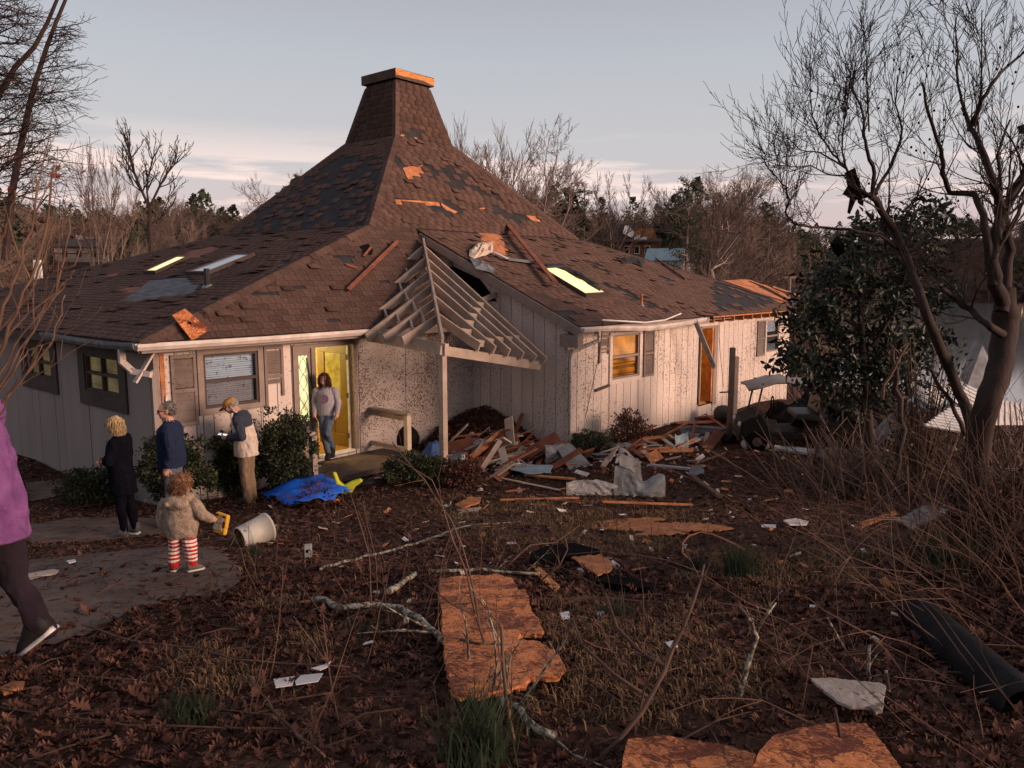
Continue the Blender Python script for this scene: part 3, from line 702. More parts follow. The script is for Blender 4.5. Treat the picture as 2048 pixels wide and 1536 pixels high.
shutter(WWIN[1] + .10, WWIN[1] + .58, 1.24, 2.34, WB - .022)
shutter(FWIN[0] - .60, FWIN[0] - .04, 1.22, 2.30, WB - .022)

# main doorway ---------------------------------------------------------------
b_ = MB(); d0, d1, z0, z1 = DOOR; yb0, yb1 = FB - .05, FB + .12; xm = 3.30
for (a0, a1, s0, s1) in ((d0, d0 + .07, z0, z1), (d1 - .09, d1, z0, z1), (d0 + .07, d1 - .09, z1 - .07, z1), (xm - .05, xm + .04, z0, z1 - .07)): b_.bx(a0, a1, yb0, yb1, s0, s1)
dfr = b_.build('door_frame', M_trim, house)
b_ = MB(); s0_, s1_ = d0 + .07, xm - .05
b_.bx(s0_, s1_, FB - .02, FB + .03, z0, z0 + .70); b_.bx(s0_, s1_, FB - .02, FB + .03, 2.14, z1 - .07); b_.bx(s0_, s0_ + .06, FB - .02, FB + .03, z0 + .70, 2.14); b_.bx(s1_ - .06, s1_, FB - .02, FB + .03, z0 + .70, 2.14)
b_.bx(s0_ + .08, s1_ - .08, FB - .03, FB - .021, z0 + .12, z0 + .6)
b_.build('sidelight', M_trim, dfr)
b_ = MB(); b_.bx(s0_ + .06, s1_ - .06, FB, FB + .006, z0 + .70, 2.14); b_.build('sidelight_pane', mat('frosted_lit_glass', (.7, .7, .4), .5, emit=(.95, .88, .42), estr=.6, escale=5, scale=3), dfr)
b_ = MB(); xa, xb_ = s0_ + .06, s1_ - .06
import itertools
for s in range(2):
    pts = [V(xa + (.5 + (.42 if s else -.42) * math.sin(i * 1.1)) * (xb_ - xa), FB - .004, z0 + .72 + i * .1) for i in range(14)]
    b_.tube(pts, .005, 4)
b_.build('leaded_scrollwork', M_black, dfr)
b_ = MB(); b_.tube([V(s1_ - .1, FB - .03, 2.1), V(s1_ - .02, FB - .08, 1.4), V(s1_ + .06, FB - .09, .95)], [.012, .04, .03], 5); b_.build('torn_frame_strip', M_trimdark, dfr)
b_ = MB(); b_.bx(xm + .04, d1 - .09, FB - .04, FB + .10, z0 - .04, z0); b_.build('threshold', M_white, dfr)
def room(name, a0, a1, b0, b1, zf, zc, mw, mf, hole, energy, lc, lp):
    w_ = MB(); t_ = .05
    w_.bx(a0 - t_, a0, b0, b1, zf, zc); w_.bx(a1, a1 + t_, b0, b1, zf, zc); w_.bx(a0 - t_, a1 + t_, b1, b1 + t_, zf, zc); w_.bx(a0 - t_, a1 + t_, b0, b1 + t_, zc, zc + t_)
    w_.build(name, mw, house)
    f_ = MB(); f_.bx(a0 - t_, a1 + t_, b0 - .02, b1 + t_, zf - .06, zf - .003); f_.build('interior_floor', mf, house)
    ld = bpy.data.lights.new('interior_lamp', 'POINT'); ld.energy = energy; ld.color = lc; ld.shadow_soft_size = .15
    lo = bpy.data.objects.new('interior_lamp', ld); C.objects.link(lo); lo.parent = house; lo.location = lp
room('interior_wall', 2.6, 5.2, FB + .14, 4.2, FL, 2.48, M_yellowwall, M_floorwood, None, 120, (1, .80, .36), (3.3, 2.4, 2.2))
room('interior_wall', WDOOR[0] - .5, WDOOR[1] + 1.2, WB + .14, WB + 3.2, FL, 2.45, M_amber, M_floorwood, None, 45, (1, .52, .12), (WDOOR[0] + .3, WB + 1.3, 1.9))
b_ = MB(); b_.bx(2.61, 5.19, 4.17, 4.199, FL, FL + .14); b_.build('skirting_board', M_white, house)
# open front door swung into the hall, hinged on the right jamb
dr = MB(); th = R(88); hx, hy = d1 - .10, FB + .12
ux, uy = V(-math.cos(th), math.sin(th), 0), V(math.sin(th), math.cos(th), 0)
def drp(a, y, z): return V(hx, hy, 0) + ux * a + uy * (-y) + V(0, 0, z)
def dbox(mb, a0, a1, y0, y1, s0, s1, m=0):
    P = [drp(a, y, s) for a in (a0, a1) for s in (s0, s1) for y in (y0, y1)]
    mb.add(P, [(0, 1, 3, 2), (4, 6, 7, 5), (0, 4, 5, 1), (2, 3, 7, 6), (0, 2, 6, 4), (1, 5, 7, 3)], m)
W0, W1 = .0, .92
for (a0, a1, s0, s1) in ((W0, W1, FL + .01, FL + .25), (W0, W1, FL + .72, FL + .86), (W0, W1, FL + 1.86, FL + 2.03), (W0, .16, FL + .25, FL + .72), (.42, .50, FL + .25, FL + .72), (W1 - .16, W1, FL + .25, FL + .72), (W0, .22, FL + .86, FL + 1.86), (W1 - .22, W1, FL + .86, FL + 1.86)): dbox(dr, a0, a1, -.022, .022, s0, s1)
for (a0, a1) in ((.16, .42), (.50, W1 - .16)): dbox(dr, a0, a1, -.012, .012, FL + .25, FL + .72)
DR = dr.build('front_door', M_door, house); bevel(DR, .006)
g_ = MB(); dbox(g_, .22, W1 - .22, -.006, .006, FL + .86, FL + 1.86); g_.build('door_glass', mat('mottled_door_glass', (.35, .30, .06), .25, (.14, .11, .02), 6, detail=8, emit=(.8, .58, .12), estr=.12), DR)  # glass given a weak yellow glow of its own
for zz in (FL + .25, FL + 1.05, FL + 1.8):
    g_ = MB(); dbox(g_, -.03, .03, .02, .04, zz - .05, zz + .05); g_.build('hinge', M_trimdark, DR)
g_ = MB(); dbox(g_, -.04, .0, -.03, .03, FL, FL + 2.03); g_.build('door_edge_strip', M_white, DR)
g_ = MB(); g_.sphere(drp(W1 - .08, .05, FL + .98), .03); g_.build('handle', M_metalgrey, DR)
# wing doorway
b_ = MB(); d0, d1, z0, z1 = WDOOR; yb0, yb1 = WB - .045, WB + .13
for (a0, a1, s0, s1, m) in ((d0, d0 + .08, z0, z1, 1), (d1 - .09, d1 + .14, z0 - .1, z1, 0), (d0 + .08, d1 - .09, z1 - .08, z1, 0), (d0 + .08, d0 + .14, z0, z1 - .08, 2), (d1 - .17, d1 - .09, z0, z1 - .08, 3)): b_.bx(a0, a1, yb0 + (.02 if m > 1 else 0), yb1, s0, s1, m)
b_.build('door_frame', [M_trim, M_trimdark, M_lumberedge, M_orangewood], house)
b_ = MB(); b_.bx(d0 + .25, d0 + .8, WB + 1.2, WB + 1.5, FL, FL + .7, 0); b_.bx(d0 + .35, d0 + .7, WB + .9, WB + 1.0, FL + .35, FL + .9, 1)
b_.build('interior_furniture', [M_redwood, mat('cream_box', (.6, .45, .2), .8)], house)
# stripped eave of the wing: bare rafter ends and sub-fascia under the decking
b_ = MB()
for i in range(9):
    a = AR + 6.0 + i * .61
    b_.bx(a - .02, a + .02, BW - .02, WB + .02, ZE - .17, ZE - .03)
b_.build('rafter_tails', M_orangewood, house)
b_ = MB(); b_.bx(AR + 5.9, BR_ - .1, BW - .05, BW - .02, ZE - .035, ZE + .0); b_.bx(AR + 5.9, BR_ - .1, WB - .06, WB - .03, ZE - .28, ZE - .18, 1); b_.build('bare_eave_edge', [M_orangewood, M_siding], house)
# torn decking boards lifting at the far end
for (x0, y0, x1, y1, wd) in ((1520, 570, 1585, 606, .25), (1545, 575, 1602, 598, .3), (1500, 563, 1560, 590, .2)):
    p = onR('wing_front', x0, y0, .03); q = onR('wing_front', x1, y1, .08); n = pln('wing_front')[1]
    MB().beam(p, q, wd, .02, up=n).build('loose_decking', M_osbroof, house)
b_ = MB(); p = onR('wing_front', 1520, 574, .012); q = onR('wing_front', 1596, 612, .012); b_.beam(p, q, .22, .02, up=pln('wing_front')[1]); b_.build('rafter_gap_strip', M_trimdark, house)  # dark strip laid on the deck for the gap's darkness
# open gable triangle under the rake: black plate for the dark hole, and rafter stubs
b_ = MB(); s_ = 7.615
b_.prism([V(s_, 1.35, 3.95), V(s_, .15, 3.52), V(s_, -.35, 3.05), V(s_, .5, 3.05)], V(-.01, 0, 0)); b_.build('torn_opening_plate', M_black, house)
for (p, q) in (((7.6, 1.0, 3.86), (6.8, 1.05, 3.78)), ((7.6, -.35, 3.20), (6.75, -.30, 2.95))):
    MB().beam(V(*p), V(*q), .045, .11).build('rafter_stub', M_lumber, house)
# skylights
M_sklit = mat('lit_skylight_glass', (.8, .7, .3), .3, emit=(1.0, .80, .38), estr=.8, evar=.35, escale=1.2)
M_skysky = mat('sky_toned_glass', (.55, .60, .62), .15, (.5, .55, .57), spec=.8)  # reflected sky put into the pane's base colour
def skylight(k, quad, pm, hgt=.11):
    n = pln(k)[1]; P = [onR(k, x, y, 0) for x, y in quad]; c = sum(P, V(0, 0, 0)) / 4
    fr = MB(); inn = [c + (p - c) * .90 for p in P]
    for i in range(4):
        j = (i + 1) % 4
        vs = [P[i], P[j], inn[j], inn[i]]; fr.prism(vs, n * hgt)
    S_ = fr.build('skylight', M_trimdark, house)
    MB().prism([p + n * (hgt - .03) for p in inn], n * .01).build('skylight_pane', pm, S_)
skylight('low_left', [(288, 550), (312, 550), (380, 518), (358, 518)], M_sklit, .09)
skylight('low_left', [(372, 552), (415, 552), (512, 513), (478, 513)], M_skysky, .09)
skylight('wing_front', [(1170, 597), (1215, 594), (1122, 538), (1078, 541)], M_sklit, .10)
# vents
for (k, x, y, r, hgt, m) in (('low_left', 415, 575, .055, .35, M_felt), ('wing_front', 1283, 612, .03, .28, M_orangewood)):
    p = onR(k, x, y, 0); b_ = MB(); b_.tube([p - V(0, 0, .1), p + V(0, 0, hgt)], r, 8); b_.build('vent_pipe', m, house)
    n = pln(k)[1]; b_ = MB(); b_.tube([p, p + n * .05], [r * 2.2, r * 1.4], 8); b_.build('vent_flashing', M_metalgrey, house)
# black plate on the roof for the dark of a punched hole
p = onR('low_front', 731, 498, .02); b_ = MB(); q_ = [onR('low_front', x, y, .022) for x, y in ((718, 494), (735, 489), (745, 500), (742, 512), (728, 508))]; b_.prism(q_, pln('low_front')[1] * .006); b_.build('punched_hole_plate', M_black, house)

# porch roof frame: stripped hip rafter and jacks on a post ------------------------------------------
R0 = V(7.30, 1.62, 4.36); P0 = V(4.35, -1.95, 2.36); B0 = V(6.95, -2.05, 1.80); AA = V(4.42, .06, 2.44)
pf = MB(); pf.beam(R0, P0 + V(0, 0, .06), .045, .22); porch = pf.build('porch_roof_frame', M_lumber, house)
MB().beam(AA, P0 - V(0, .1, .06), .09, .21).build('porch_beam', M_lumber, porch)
MB().beam(P0 - V(.1, 0, .06), B0, .09, .17).build('porch_beam', M_lumber, porch)
def pj(name, p, q, w_=.045, h_=.17, m=None):
    p, q = Vector(p), Vector(q); b_ = MB(); b_.beam(p, q, w_, h_)
    b_.beam(p + V(0, 0, h_ * .5), q + V(0, 0, h_ * .5), w_ * .98, .006, m=1); return b_.build(name, [m or M_lumber, M_lumberedge], porch)
hp = lambda s: P0.lerp(R0, s)
LJ = []
for s, bb_, az in ((.22, -1.42, 2.60), (.36, -1.0, 2.6), (.50, -.5, 2.6), (.64, -.02, 2.6)):
    e = V(4.12, hp(s).y, 2.42 + .02 * s); LJ.append((hp(s), e)); pj('jack_rafter', hp(s) - V(0, 0, .03), e)
for s, tt in ((.78, .62), (.92, .45)):
    h0 = hp(s); e = V(h0.x + (4.12 - h0.x) * tt, h0.y, h0.z + (2.42 - h0.z) * tt); LJ.append((h0, e)); pj('jack_rafter', h0, e)
RJ = []
for s, tt in ((.24, .28), (.40, .43), (.54, .58), (.66, .73), (.78, .87), (.92, .99)):
    e = P0.lerp(B0, tt) + V(.02, -.16, .10); RJ.append((hp(s), e)); pj('jack_rafter', hp(s) - V(0, 0, .03), e)
for JJ, ts in ((LJ, (.35, .68)), (RJ, (.45, .78))):
    for (a0, a1), (b0, b1) in zip(JJ, JJ[1:]):
        for t in ts:
            L0, L1 = (a1 - a0).length, (b1 - b0).length
            u0 = t; u1 = 1 - (1 - t) * L0 / L1 if JJ is RJ else min(.95, t * L0 / L1 + .05)
            pj('blocking', a0.lerp(a1, u0) - V(0, 0, .03), b0.lerp(b1, max(.05, u1)) - V(0, 0, .03), .035, .12)
MB().bx(4.29, 4.40, -2.0, -1.89, .02, 2.2).build('porch_post', M_lumber, porch)
# porch slab and railing
b_ = MB(); b_.prism([V(2.5, FB - .04, .02), V(2.5, -.85, .02), V(4.9, -.85, .02), V(4.9, FB - .04, .02)], V(0, 0, .10)); b_.build('porch_slab', M_slab, house)
rl = MB(); ra = V(4.62, FB - .03, .98); rb = V(4.62, -.72, .98)
rl.beam(ra, rb + V(0, -.06, 0), .14, .04); RL = rl.build('porch_railing', M_lumber, house)
MB().bx(4.57, 4.67, -.75, -.65, .12, .955).build('railing_post', M_lumberedge, RL)
MB().beam(ra - V(0, 0, .09), rb - V(0, 0, .09), .05, .09).build('railing_rail', M_lumber, RL)
MB().beam(ra - V(0, 0, .70), rb - V(0, 0, .70), .05, .09).build('railing_rail', M_lumberedge, RL)
rl = MB(); rl.beam(V(2.55, FB - .03, .90), V(2.55, -.6, .90), .12, .05); RL2 = rl.build('porch_railing', M_lumber, house)
MB().bx(2.5, 2.6, -.65, -.55, .1, .87).build('railing_post', M_lumber, RL2)
# ------------------------------------------------------------------ people
from mathutils.kdtree import KDTree
def loft(vs, fs, rings):
    o = len(vs); n = len(rings[0])
    for r in rings: vs += r
    for i in range(len(rings) - 1):
        for j in range(n): fs.append((o + i * n + j, o + i * n + (j + 1) % n, o + (i + 1) * n + (j + 1) % n, o + (i + 1) * n + j))
    fs.append(tuple(o + j for j in range(n))[::-1]); fs.append(tuple(o + (len(rings) - 1) * n + j for j in range(n)))
class Body:
    def __init__(s): s.v = []; s.f = []; s.k = []; s.ev = []; s.ef = []; s.em = []
    def _m(s, n0, m): s.k += [m] * (len(s.v) - n0)
    def ell(s, c, r, m, rot=None):
        b = MB(); b.sphere(c, r, 12, 9, rot=rot); n0 = len(s.v); o = n0
        s.v += [Vector(x) for x in b.v]; s.f += [tuple(i + o for i in f) for f in b.f]; s._m(n0, m)
    def limb(s, pts, rads, m, mats=None):
        """tapered round limb through joints with rounded ends; mats: material per segment"""
        for i in range(len(pts) - 1):
            a, b = Vector(pts[i]), Vector(pts[i + 1]); ra, rb = rads[i], rads[i + 1]
            d = (b - a); L = d.length; d.normalize(); u = d.orthogonal().normalized(); w_ = d.cross(u)
            steps = max(2, int(L / .025)); rings = []
            for e in (-.95, -.6): rings.append([a + d * e * ra + (u * math.cos(t) + w_ * math.sin(t)) * ra * math.sqrt(1 - e * e) for t in [2 * math.pi * j / 10 for j in range(10)]])
            for k in range(steps + 1):
                t = k / steps; r = ra + (rb - ra) * t
                rings.append([a + d * L * t + (u * math.cos(q) + w_ * math.sin(q)) * r for q in [2 * math.pi * j / 10 for j in range(10)]])
            for e in (.6, .95): rings.append([b + d * e * rb + (u * math.cos(t) + w_ * math.sin(t)) * rb * math.sqrt(1 - e * e) for t in [2 * math.pi * j / 10 for j in range(10)]])
            n0 = len(s.v); loft(s.v, s.f, rings); s._m(n0, mats[i] if mats else m)
    def torso(s, secs, m):
        """secs: (centre, half-width vector, half-depth vector, material or None)"""
        for a, b in zip(secs, secs[1:]):
            L = (Vector(b[0]) - Vector(a[0])).length; st = max(2, int(L / .025)); rings = []
            for k in range(st + 1):
                t = k / st; c = Vector(a[0]).lerp(Vector(b[0]), t); wv = Vector(a[1]).lerp(Vector(b[1]), t); dv = Vector(a[2]).lerp(Vector(b[2]), t)
                rings.append([c + wv * math.cos(q) + dv * math.sin(q) for q in [2 * math.pi * j / 16 for j in range(16)]])
            n0 = len(s.v); loft(s.v, s.f, rings); s._m(n0, a[3] if len(a) > 3 and a[3] is not None else m)
    def hand(s, wrist, d, nrm, m, L=.17, curl=.5, side=1, open_=0):
        """palm and five fingers: d towards the fingertips, nrm out of the back of the hand"""
        wrist, d, nrm = Vector(wrist), Vector(d).normalized(), Vector(nrm); nrm = (nrm - d * nrm.dot(d)).normalized(); x = d.cross(nrm) * side
        s.limb([wrist, wrist + d * L * .25, wrist + d * L * .48], [L * .17, L * .2, L * .2], m)
        s.ell(wrist + d * L * .3, (L * .24, L * .24, L * .13), m, rot=Matrix((x, d, nrm)).transposed())
        b = MB()
        for i, (off, ln) in enumerate(((-.19, .42), (-.065, .50), (.06, .46), (.18, .36))):
            p = wrist + d * L * .46 + x * L * off; a = 0; pts = [p - d * L * .08, p]
            for k in range(3):
                a += curl * (.55 + .1 * i); q = d * math.cos(a) - nrm * math.sin(a); p = p + q * L * ln / 3; pts.append(p)
            b.tube(pts, [L * .052, L * .052, L * .048, L * .044, L * .034], 6)
        p = wrist + d * L * .14 - x * L * .18; q = (d * .6 - x * .8).normalized(); pts = [p, p + q * L * .16]; q2 = (d * .85 - x * .4 - nrm * curl * .6).normalized(); pts += [pts[-1] + q2 * L * .15, pts[-1] + q2 * L * .28]
        b.tube(pts, [L * .07, L * .062, L * .055, L * .04], 6)
        o = len(s.ev); s.ev += b.v; s.ef += [tuple(i + o for i in f) for f in b.f]; s.em += [m] * len(b.f)
    def head(s, c, f, m, sz=1.0, up=(0, 0, 1)):
        """c centre of the skull, f facing direction; returns the head frame"""
        c, f, up = Vector(c), Vector(f).normalized(), Vector(up); r = f.cross(up).normalized(); up = r.cross(f)
        M = Matrix((r, f, up)).transposed(); P = lambda x, y, z: c + M @ Vector((x * sz, y * sz, z * sz))
        s.ell(c, (.074 * sz, .094 * sz, .098 * sz), m, rot=M)
        s.ell(P(0, .022, -.05), (.062 * sz, .072 * sz, .075 * sz), m, rot=M)
        s.ell(P(0, .058, -.098), (.034 * sz, .03 * sz, .026 * sz), m, rot=M)
        s.ell(P(0, .092, -.028), (.013 * sz, .02 * sz, .026 * sz), m, rot=M); s.ell(P(0, .104, -.042), (.016 * sz, .016 * sz, .012 * sz), m, rot=M)
        s.ell(P(0, .082, .012), (.05 * sz, .016 * sz, .012 * sz), m, rot=M); s.ell(P(0, .084, -.072), (.024 * sz, .012 * sz, .009 * sz), m, rot=M)
        for sx in (-1, 1): s.ell(P(sx * .074, -.008, -.02), (.012 * sz, .024 * sz, .034 * sz), m, rot=M); s.ell(P(sx * .04, .066, -.035), (.024 * sz, .02 * sz, .02 * sz), m, rot=M)
        return P, M
    def build(s, mats, parent, vox=.009, band=None, rough=0, name='body'):
        me = bpy.data.meshes.new('t'); me.from_pydata([tuple(v) for v in s.v], [], s.f); o = bpy.data.objects.new('t', me); C.objects.link(o)
        md = o.modifiers.new('r', 'REMESH'); md.mode = 'VOXEL'; md.voxel_size = vox
        md = o.modifiers.new('s', 'SMOOTH'); md.factor = .5; md.iterations = 4
        dg = bpy.context.evaluated_depsgraph_get(); m2 = bpy.data.meshes.new_from_object(o.evaluated_get(dg)); bpy.data.objects.remove(o)
        n = len(m2.polygons); cen = np.empty(n * 3, np.float32); m2.polygons.foreach_get('center', cen); cen = cen.reshape(-1, 3)
        kd = KDTree(len(s.v))
        for i, v in enumerate(s.v): kd.insert(v, i)
        kd.balance(); mi = [s.k[kd.find(c)[1]] for c in cen]
        if band: mi = [band(k, c) for k, c in zip(mi, cen)]
        if rough:
            cx0 = sum(v.x for v in s.v) / len(s.v); cy0 = sum(v.y for v in s.v) / len(s.v)
            co = np.empty(len(m2.vertices) * 3, np.float32); m2.vertices.foreach_get('co', co); co = co.reshape(-1, 3)
            for i in range(len(co)):
                p = Vector(co[i]); q_ = V(p.x * 11, p.y * 11, p.z * 5); rd = 1 - 2 * abs(mnoise.noise(q_ + V(0, 0, p.x * 6))); co[i] += np.array(mnoise.noise_vector(p * 9)) * rough + np.array(mnoise.noise_vector(p * 24)) * rough * .4 + np.array((p.x - cx0, p.y - cy0, 0)) * rd * rough * 7
            m2.vertices.foreach_set('co', co.ravel())
        if s.ev:
            bm = bmesh.new(); bm.from_mesh(m2); L0 = len(bm.faces)
            nv = [bm.verts.new(v) for v in s.ev]
            for f in s.ef:
                try: bm.faces.new([nv[i] for i in f])
                except ValueError: pass
            bm.to_mesh(m2); bm.free(); mi = list(mi) + s.em[:len(m2.polygons) - L0]
        for x in mats: m2.materials.append(x)
        m2.polygons.foreach_set('material_index', np.array(mi, np.int32)); m2.polygons.foreach_set('use_smooth', np.ones(len(m2.polygons), bool)); m2.name = name
        return link(name, m2, parent)
def face_bits(P, M, parent, sz, eye=(.02, .015, .012), glasses=None, brow=None, lip=(.25, .09, .07)):
    b = MB()
    for sx in (-1, 1): b.sphere(P(sx * .031, .083, -.008), .0105 * sz, 8, 6)
    b.build('eye', mat('eye_dark', eye, .2), parent)
    b = MB(); b.sphere(P(0, .092, -.072), (.022 * sz, .006 * sz, .006 * sz), 8, 5, rot=M); b.build('mouth', mat('lip', lip, .5), parent)
    if brow:
        b = MB()
        for sx in (-1, 1): b.sphere(P(sx * .032, .091, .016), (.02 * sz, .006 * sz, .005 * sz), 8, 5, rot=M)
        b.build('eyebrow', brow, parent)
    if glasses:
        b = MB()
        for sx in (-1, 1):
            pts = [P(sx * (.033 + .024 * math.cos(t)), .107, -.012 + .018 * math.sin(t)) for t in [2 * math.pi * i / 12 for i in range(13)]]
            b.tube(pts, .0032 * sz, 4); b.tube([P(sx * .057, .105, -.006), P(sx * .08, .02, -.004), P(sx * .082, -.02, -.012)], .003 * sz, 4)
        b.tube([P(-.01, .11, -.006), P(.01, .11, -.006)], .003 * sz, 4)
        b.build('glasses', glasses, parent)
def hair(P, M, parent, m, sz, lumps, strands=0, ln=.08, down=.6, name='hair', wild=.3, region=None, w_=.004):
    b = MB()
    for (x, y, z, rx, ry, rz) in lumps: b.sphere(P(x, y, z), (rx * sz, ry * sz, rz * sz), 14, 10, rot=M)
    nv = []
    for v in b.v:
        v = Vector(v); nv.append(tuple(v + Vector(mnoise.noise_vector(v * 28)) * .010 * sz))
    b.v = nv
    for i in range(strands):
        l = rng.choice(lumps); d = Vector((rng.gauss(0, 1), rng.gauss(0, 1), rng.gauss(.2, .8))).normalized()
        q = Vector((l[0] + d.x * l[3], l[1] + d.y * l[4], l[2] + d.z * l[5]))
        if region and not region(q): continue
        p = P(*q); dd = (M @ d) * (1 - down) + Vector((0, 0, -1)) * down + Vector((rng.gauss(0, wild), rng.gauss(0, wild), rng.gauss(0, wild)))
        dd.normalize(); pts = [p - (M @ d) * .006]; cd_ = (M @ d)
        for k in range(3):
            cd_ = (cd_ * .5 + dd * .6 + Vector((rng.gauss(0, wild), rng.gauss(0, wild), rng.gauss(0, wild))) * .5).normalized(); pts.append(pts[-1] + cd_ * ln * sz / 3)
        b.tube(pts, [w_ * sz, w_ * sz, w_ * .8 * sz, w_ * .3 * sz], 4, 0, rng.random(), False)
    return b.build(name, m, parent, True)
def shoe(p, d, L, up_m, sole_m, parent, name='shoe'):
    """p heel on the ground, d toe direction"""
    p, d = Vector(p), Vector(d).normalized(); x = d.cross(Vector((0, 0, 1))).normalized(); b = MB()
    prof = ((0, .30, .62), (.18, .34, .66), (.4, .36, .52), (.62, .42, .36), (.82, .42, .26), (.97, .26, .14))
    for k, (lo, hi, m, ex) in enumerate(((0, .12, 1, 1.05), (.12, 1, 0, 1))):
        rings = []
        for (t, wd, hh) in prof:
            c = p + d * L * t; ww = wd * L * .5 * ex; z0, z1 = L * lo, (L * .12 if lo == 0 else L * hh)
            rings.append([c + x * ww * .95 + V(0, 0, z0), c + x * ww + V(0, 0, (z0 + z1) / 2), c + x * ww * .55 + V(0, 0, z1), c - x * ww * .55 + V(0, 0, z1), c - x * ww + V(0, 0, (z0 + z1) / 2), c - x * ww * .95 + V(0, 0, z0)])
        vs, fs = [], []; loft(vs, fs, rings); b.add(vs, fs, m)
    return b.build(name, [up_m, sole_m], parent, True)
M_skin = mat('pale_skin', (.50, .27, .19), .55, (.45, .235, .165), 8)
M_navy = mat('navy_sweater', (.022, .030, .062), .95, (.016, .022, .048), 30, bump=.2, bscale=200, spec=.05)
M_blackcloth = mat('black_cloth', (.0055, .006, .010), 1.0, (.004, .004, .007), 12, spec=.03)
M_denim = mat('faded_denim', (.10, .125, .17), .9, (.07, .09, .125), 14)
M_khaki = mat('khaki_cloth', (.23, .155, .095), .9, (.17, .115, .07), 10)
M_cream = mat('cream_jacket_cloth', (.62, .51, .42), .85, (.47, .37, .29), 10)
M_jnavy = mat('navy_jacket_cloth', (.035, .042, .062), .85, (.025, .03, .048), 10)
M_fleece = mat('beige_fleece', (.36, .275, .21), 1.0, (.23, .17, .13), 22, bump=.9, bscale=90)
M_purple = mat('purple_fleece', (.19, .07, .21), .95, (.12, .04, .14), 9, bump=.6, bscale=40)
M_lilac = mat('lilac_grey_knit', (.36, .32, .345), .95, (.30, .265, .285), 25, bump=.2)
M_blond = mat('blond_hair', (.50, .36, .19), .7, (.33, .22, .11), 20, tone=.3)
M_greyhair = mat('grey_hair', (.24, .21, .19), .8, (.10, .085, .08), 40, tone=.3)
M_whitehair = mat('white_hair', (.48, .44, .40), .8, (.36, .33, .3), 40, tone=.2)
M_auburn = mat('auburn_hair', (.075, .022, .018), .7, (.04, .012, .01), 25, tone=.3)
M_curl = mat('reddish_curly_hair', (.24, .12, .065), .8, (.14, .068, .038), 25, tone=.35)
M_red = mat('red_cotton', (.42, .022, .022), .9, (.36, .018, .018)); M_stripe = mat('white_cotton', (.70, .62, .56), .9, (.62, .55, .5))
M_sole = mat('white_rubber', (.70, .66, .62), .6); M_greyshoe = mat('grey_canvas', (.10, .105, .11), .9); M_darkshoe = mat('dark_shoe', (.02, .018, .018), .7)

# woman in black, arms folded, in profile to the left
g = G(250, 1072)
t = empty('person', g, 'woman with blond hair and glasses, arms folded, dressed all in black', 'person', 'people in front of the house')
k = 1.60 / 1.70
B = Body(); X = lambda x, y, z: V(x * k, y * k, z * k)
B.torso([(X(.02, 0, .62), X(0, .185, 0), X(.17, 0, 0), 1), (X(.02, 0, .80), X(0, .195, 0), X(.165, 0, 0), 1), (X(0, 0, 1.0), X(0, .185, 0), X(.15, 0, 0), 1), (X(-.01, 0, 1.2), X(0, .19, 0), X(.155, 0, 0), 1), (X(.01, 0, 1.36), X(0, .19, 0), X(.12, 0, 0), 1), (X(.02, 0, 1.43), X(0, .10, 0), X(.07, 0, 0), 1)], 1)
for s, dx in ((-1, .0), (1, .06)):
    B.limb([X(.02, s * .09, .80), X(.02 + dx * .5, s * .09, .46), X(.04 + dx, s * .085, .10)], [.088, .064, .045], 2)
B.limb([X(.02, -.18, 1.36), X(-.02, -.245, 1.10), X(-.16, -.09, 1.08), X(-.20, .08, 1.12)], [.066, .056, .05, .036], 1)
B.limb([X(.02, .18, 1.36), X(.0, .24, 1.10), X(-.15, .10, 1.05), X(-.18, -.10, 1.07)], [.066, .056, .05, .036], 1)
B.limb([X(.0, 0, 1.41), X(-.025, 0, 1.50)], [.055, .05], 0)
P, M = B.head(X(-.04, 0, 1.585), (-1, -.10, -.03), 0, k)
B.hand(X(-.20, .08, 1.12), (-.15, 1, .2), (-1, 0, .2), 0, .16, .5)
B.hand(X(-.18, -.10, 1.07), (-.2, -1, .25), (-1, 0, 0), 0, .16, .5)
B.build([M_skin, M_blackcloth, M_blackcloth], t, rough=.006)
face_bits(P, M, t, k, glasses=M_trimdark)
hair(P, M, t, M_blond, k, [(0, -.015, .03, .079, .094, .085), (-.045, -.045, -.05, .038, .058, .09), (.045, -.045, -.05, .038, .058, .09), (0, -.065, -.07, .062, .045, .095)], 1100, .07, .9, wild=.14, region=lambda q: q.y < .055 or q.z > .06)
shoe(X(.08, -.085, 0), (-1, -.12, 0), .26, M_greyshoe, M_sole, t); shoe(X(.16, .085, 0), (-1, .15, 0), .26, M_greyshoe, M_sole, t)
b = MB(); b.add([X(-.165, -.05, 1.22), X(-.165, .02, 1.22), X(-.155, .0, 1.38), X(-.15, -.02, 1.38)], [(0, 1, 2, 3)]); b.build('undershirt', M_lilac, t)

# man in the navy sweater
g = G(352, 1052)
t = empty('person', g, 'grey haired man in glasses, plain navy sweater and jeans', 'person', 'people in front of the house')
k = 1.76 / 1.76
B = Body(); X = lambda x, y, z: V(x * k, y * k, z * k)
B.torso([(X(.0, 0, .86), X(.06, .17, 0), X(.15, -.04, 0), 1), (X(.0, 0, 1.0), X(.06, .185, 0), X(.165, -.05, 0), 1), (X(-.015, 0, 1.2), X(.06, .19, 0), X(.155, -.05, 0), 1), (X(.0, 0, 1.38), X(.06, .205, 0), X(.13, -.04, 0), 1), (X(.01, 0, 1.475), X(.04, .12, 0), X(.085, -.02, 0), 1), (X(.0, 0, 1.505), X(.02, .07, 0), X(.07, 0, 0), 3)], 1)
for s in (-1, 1): B.limb([X(.01, s * .09, .90), X(-.01, s * .10, .48), X(.03, s * .10, .09)], [.095, .068, .055], 2)
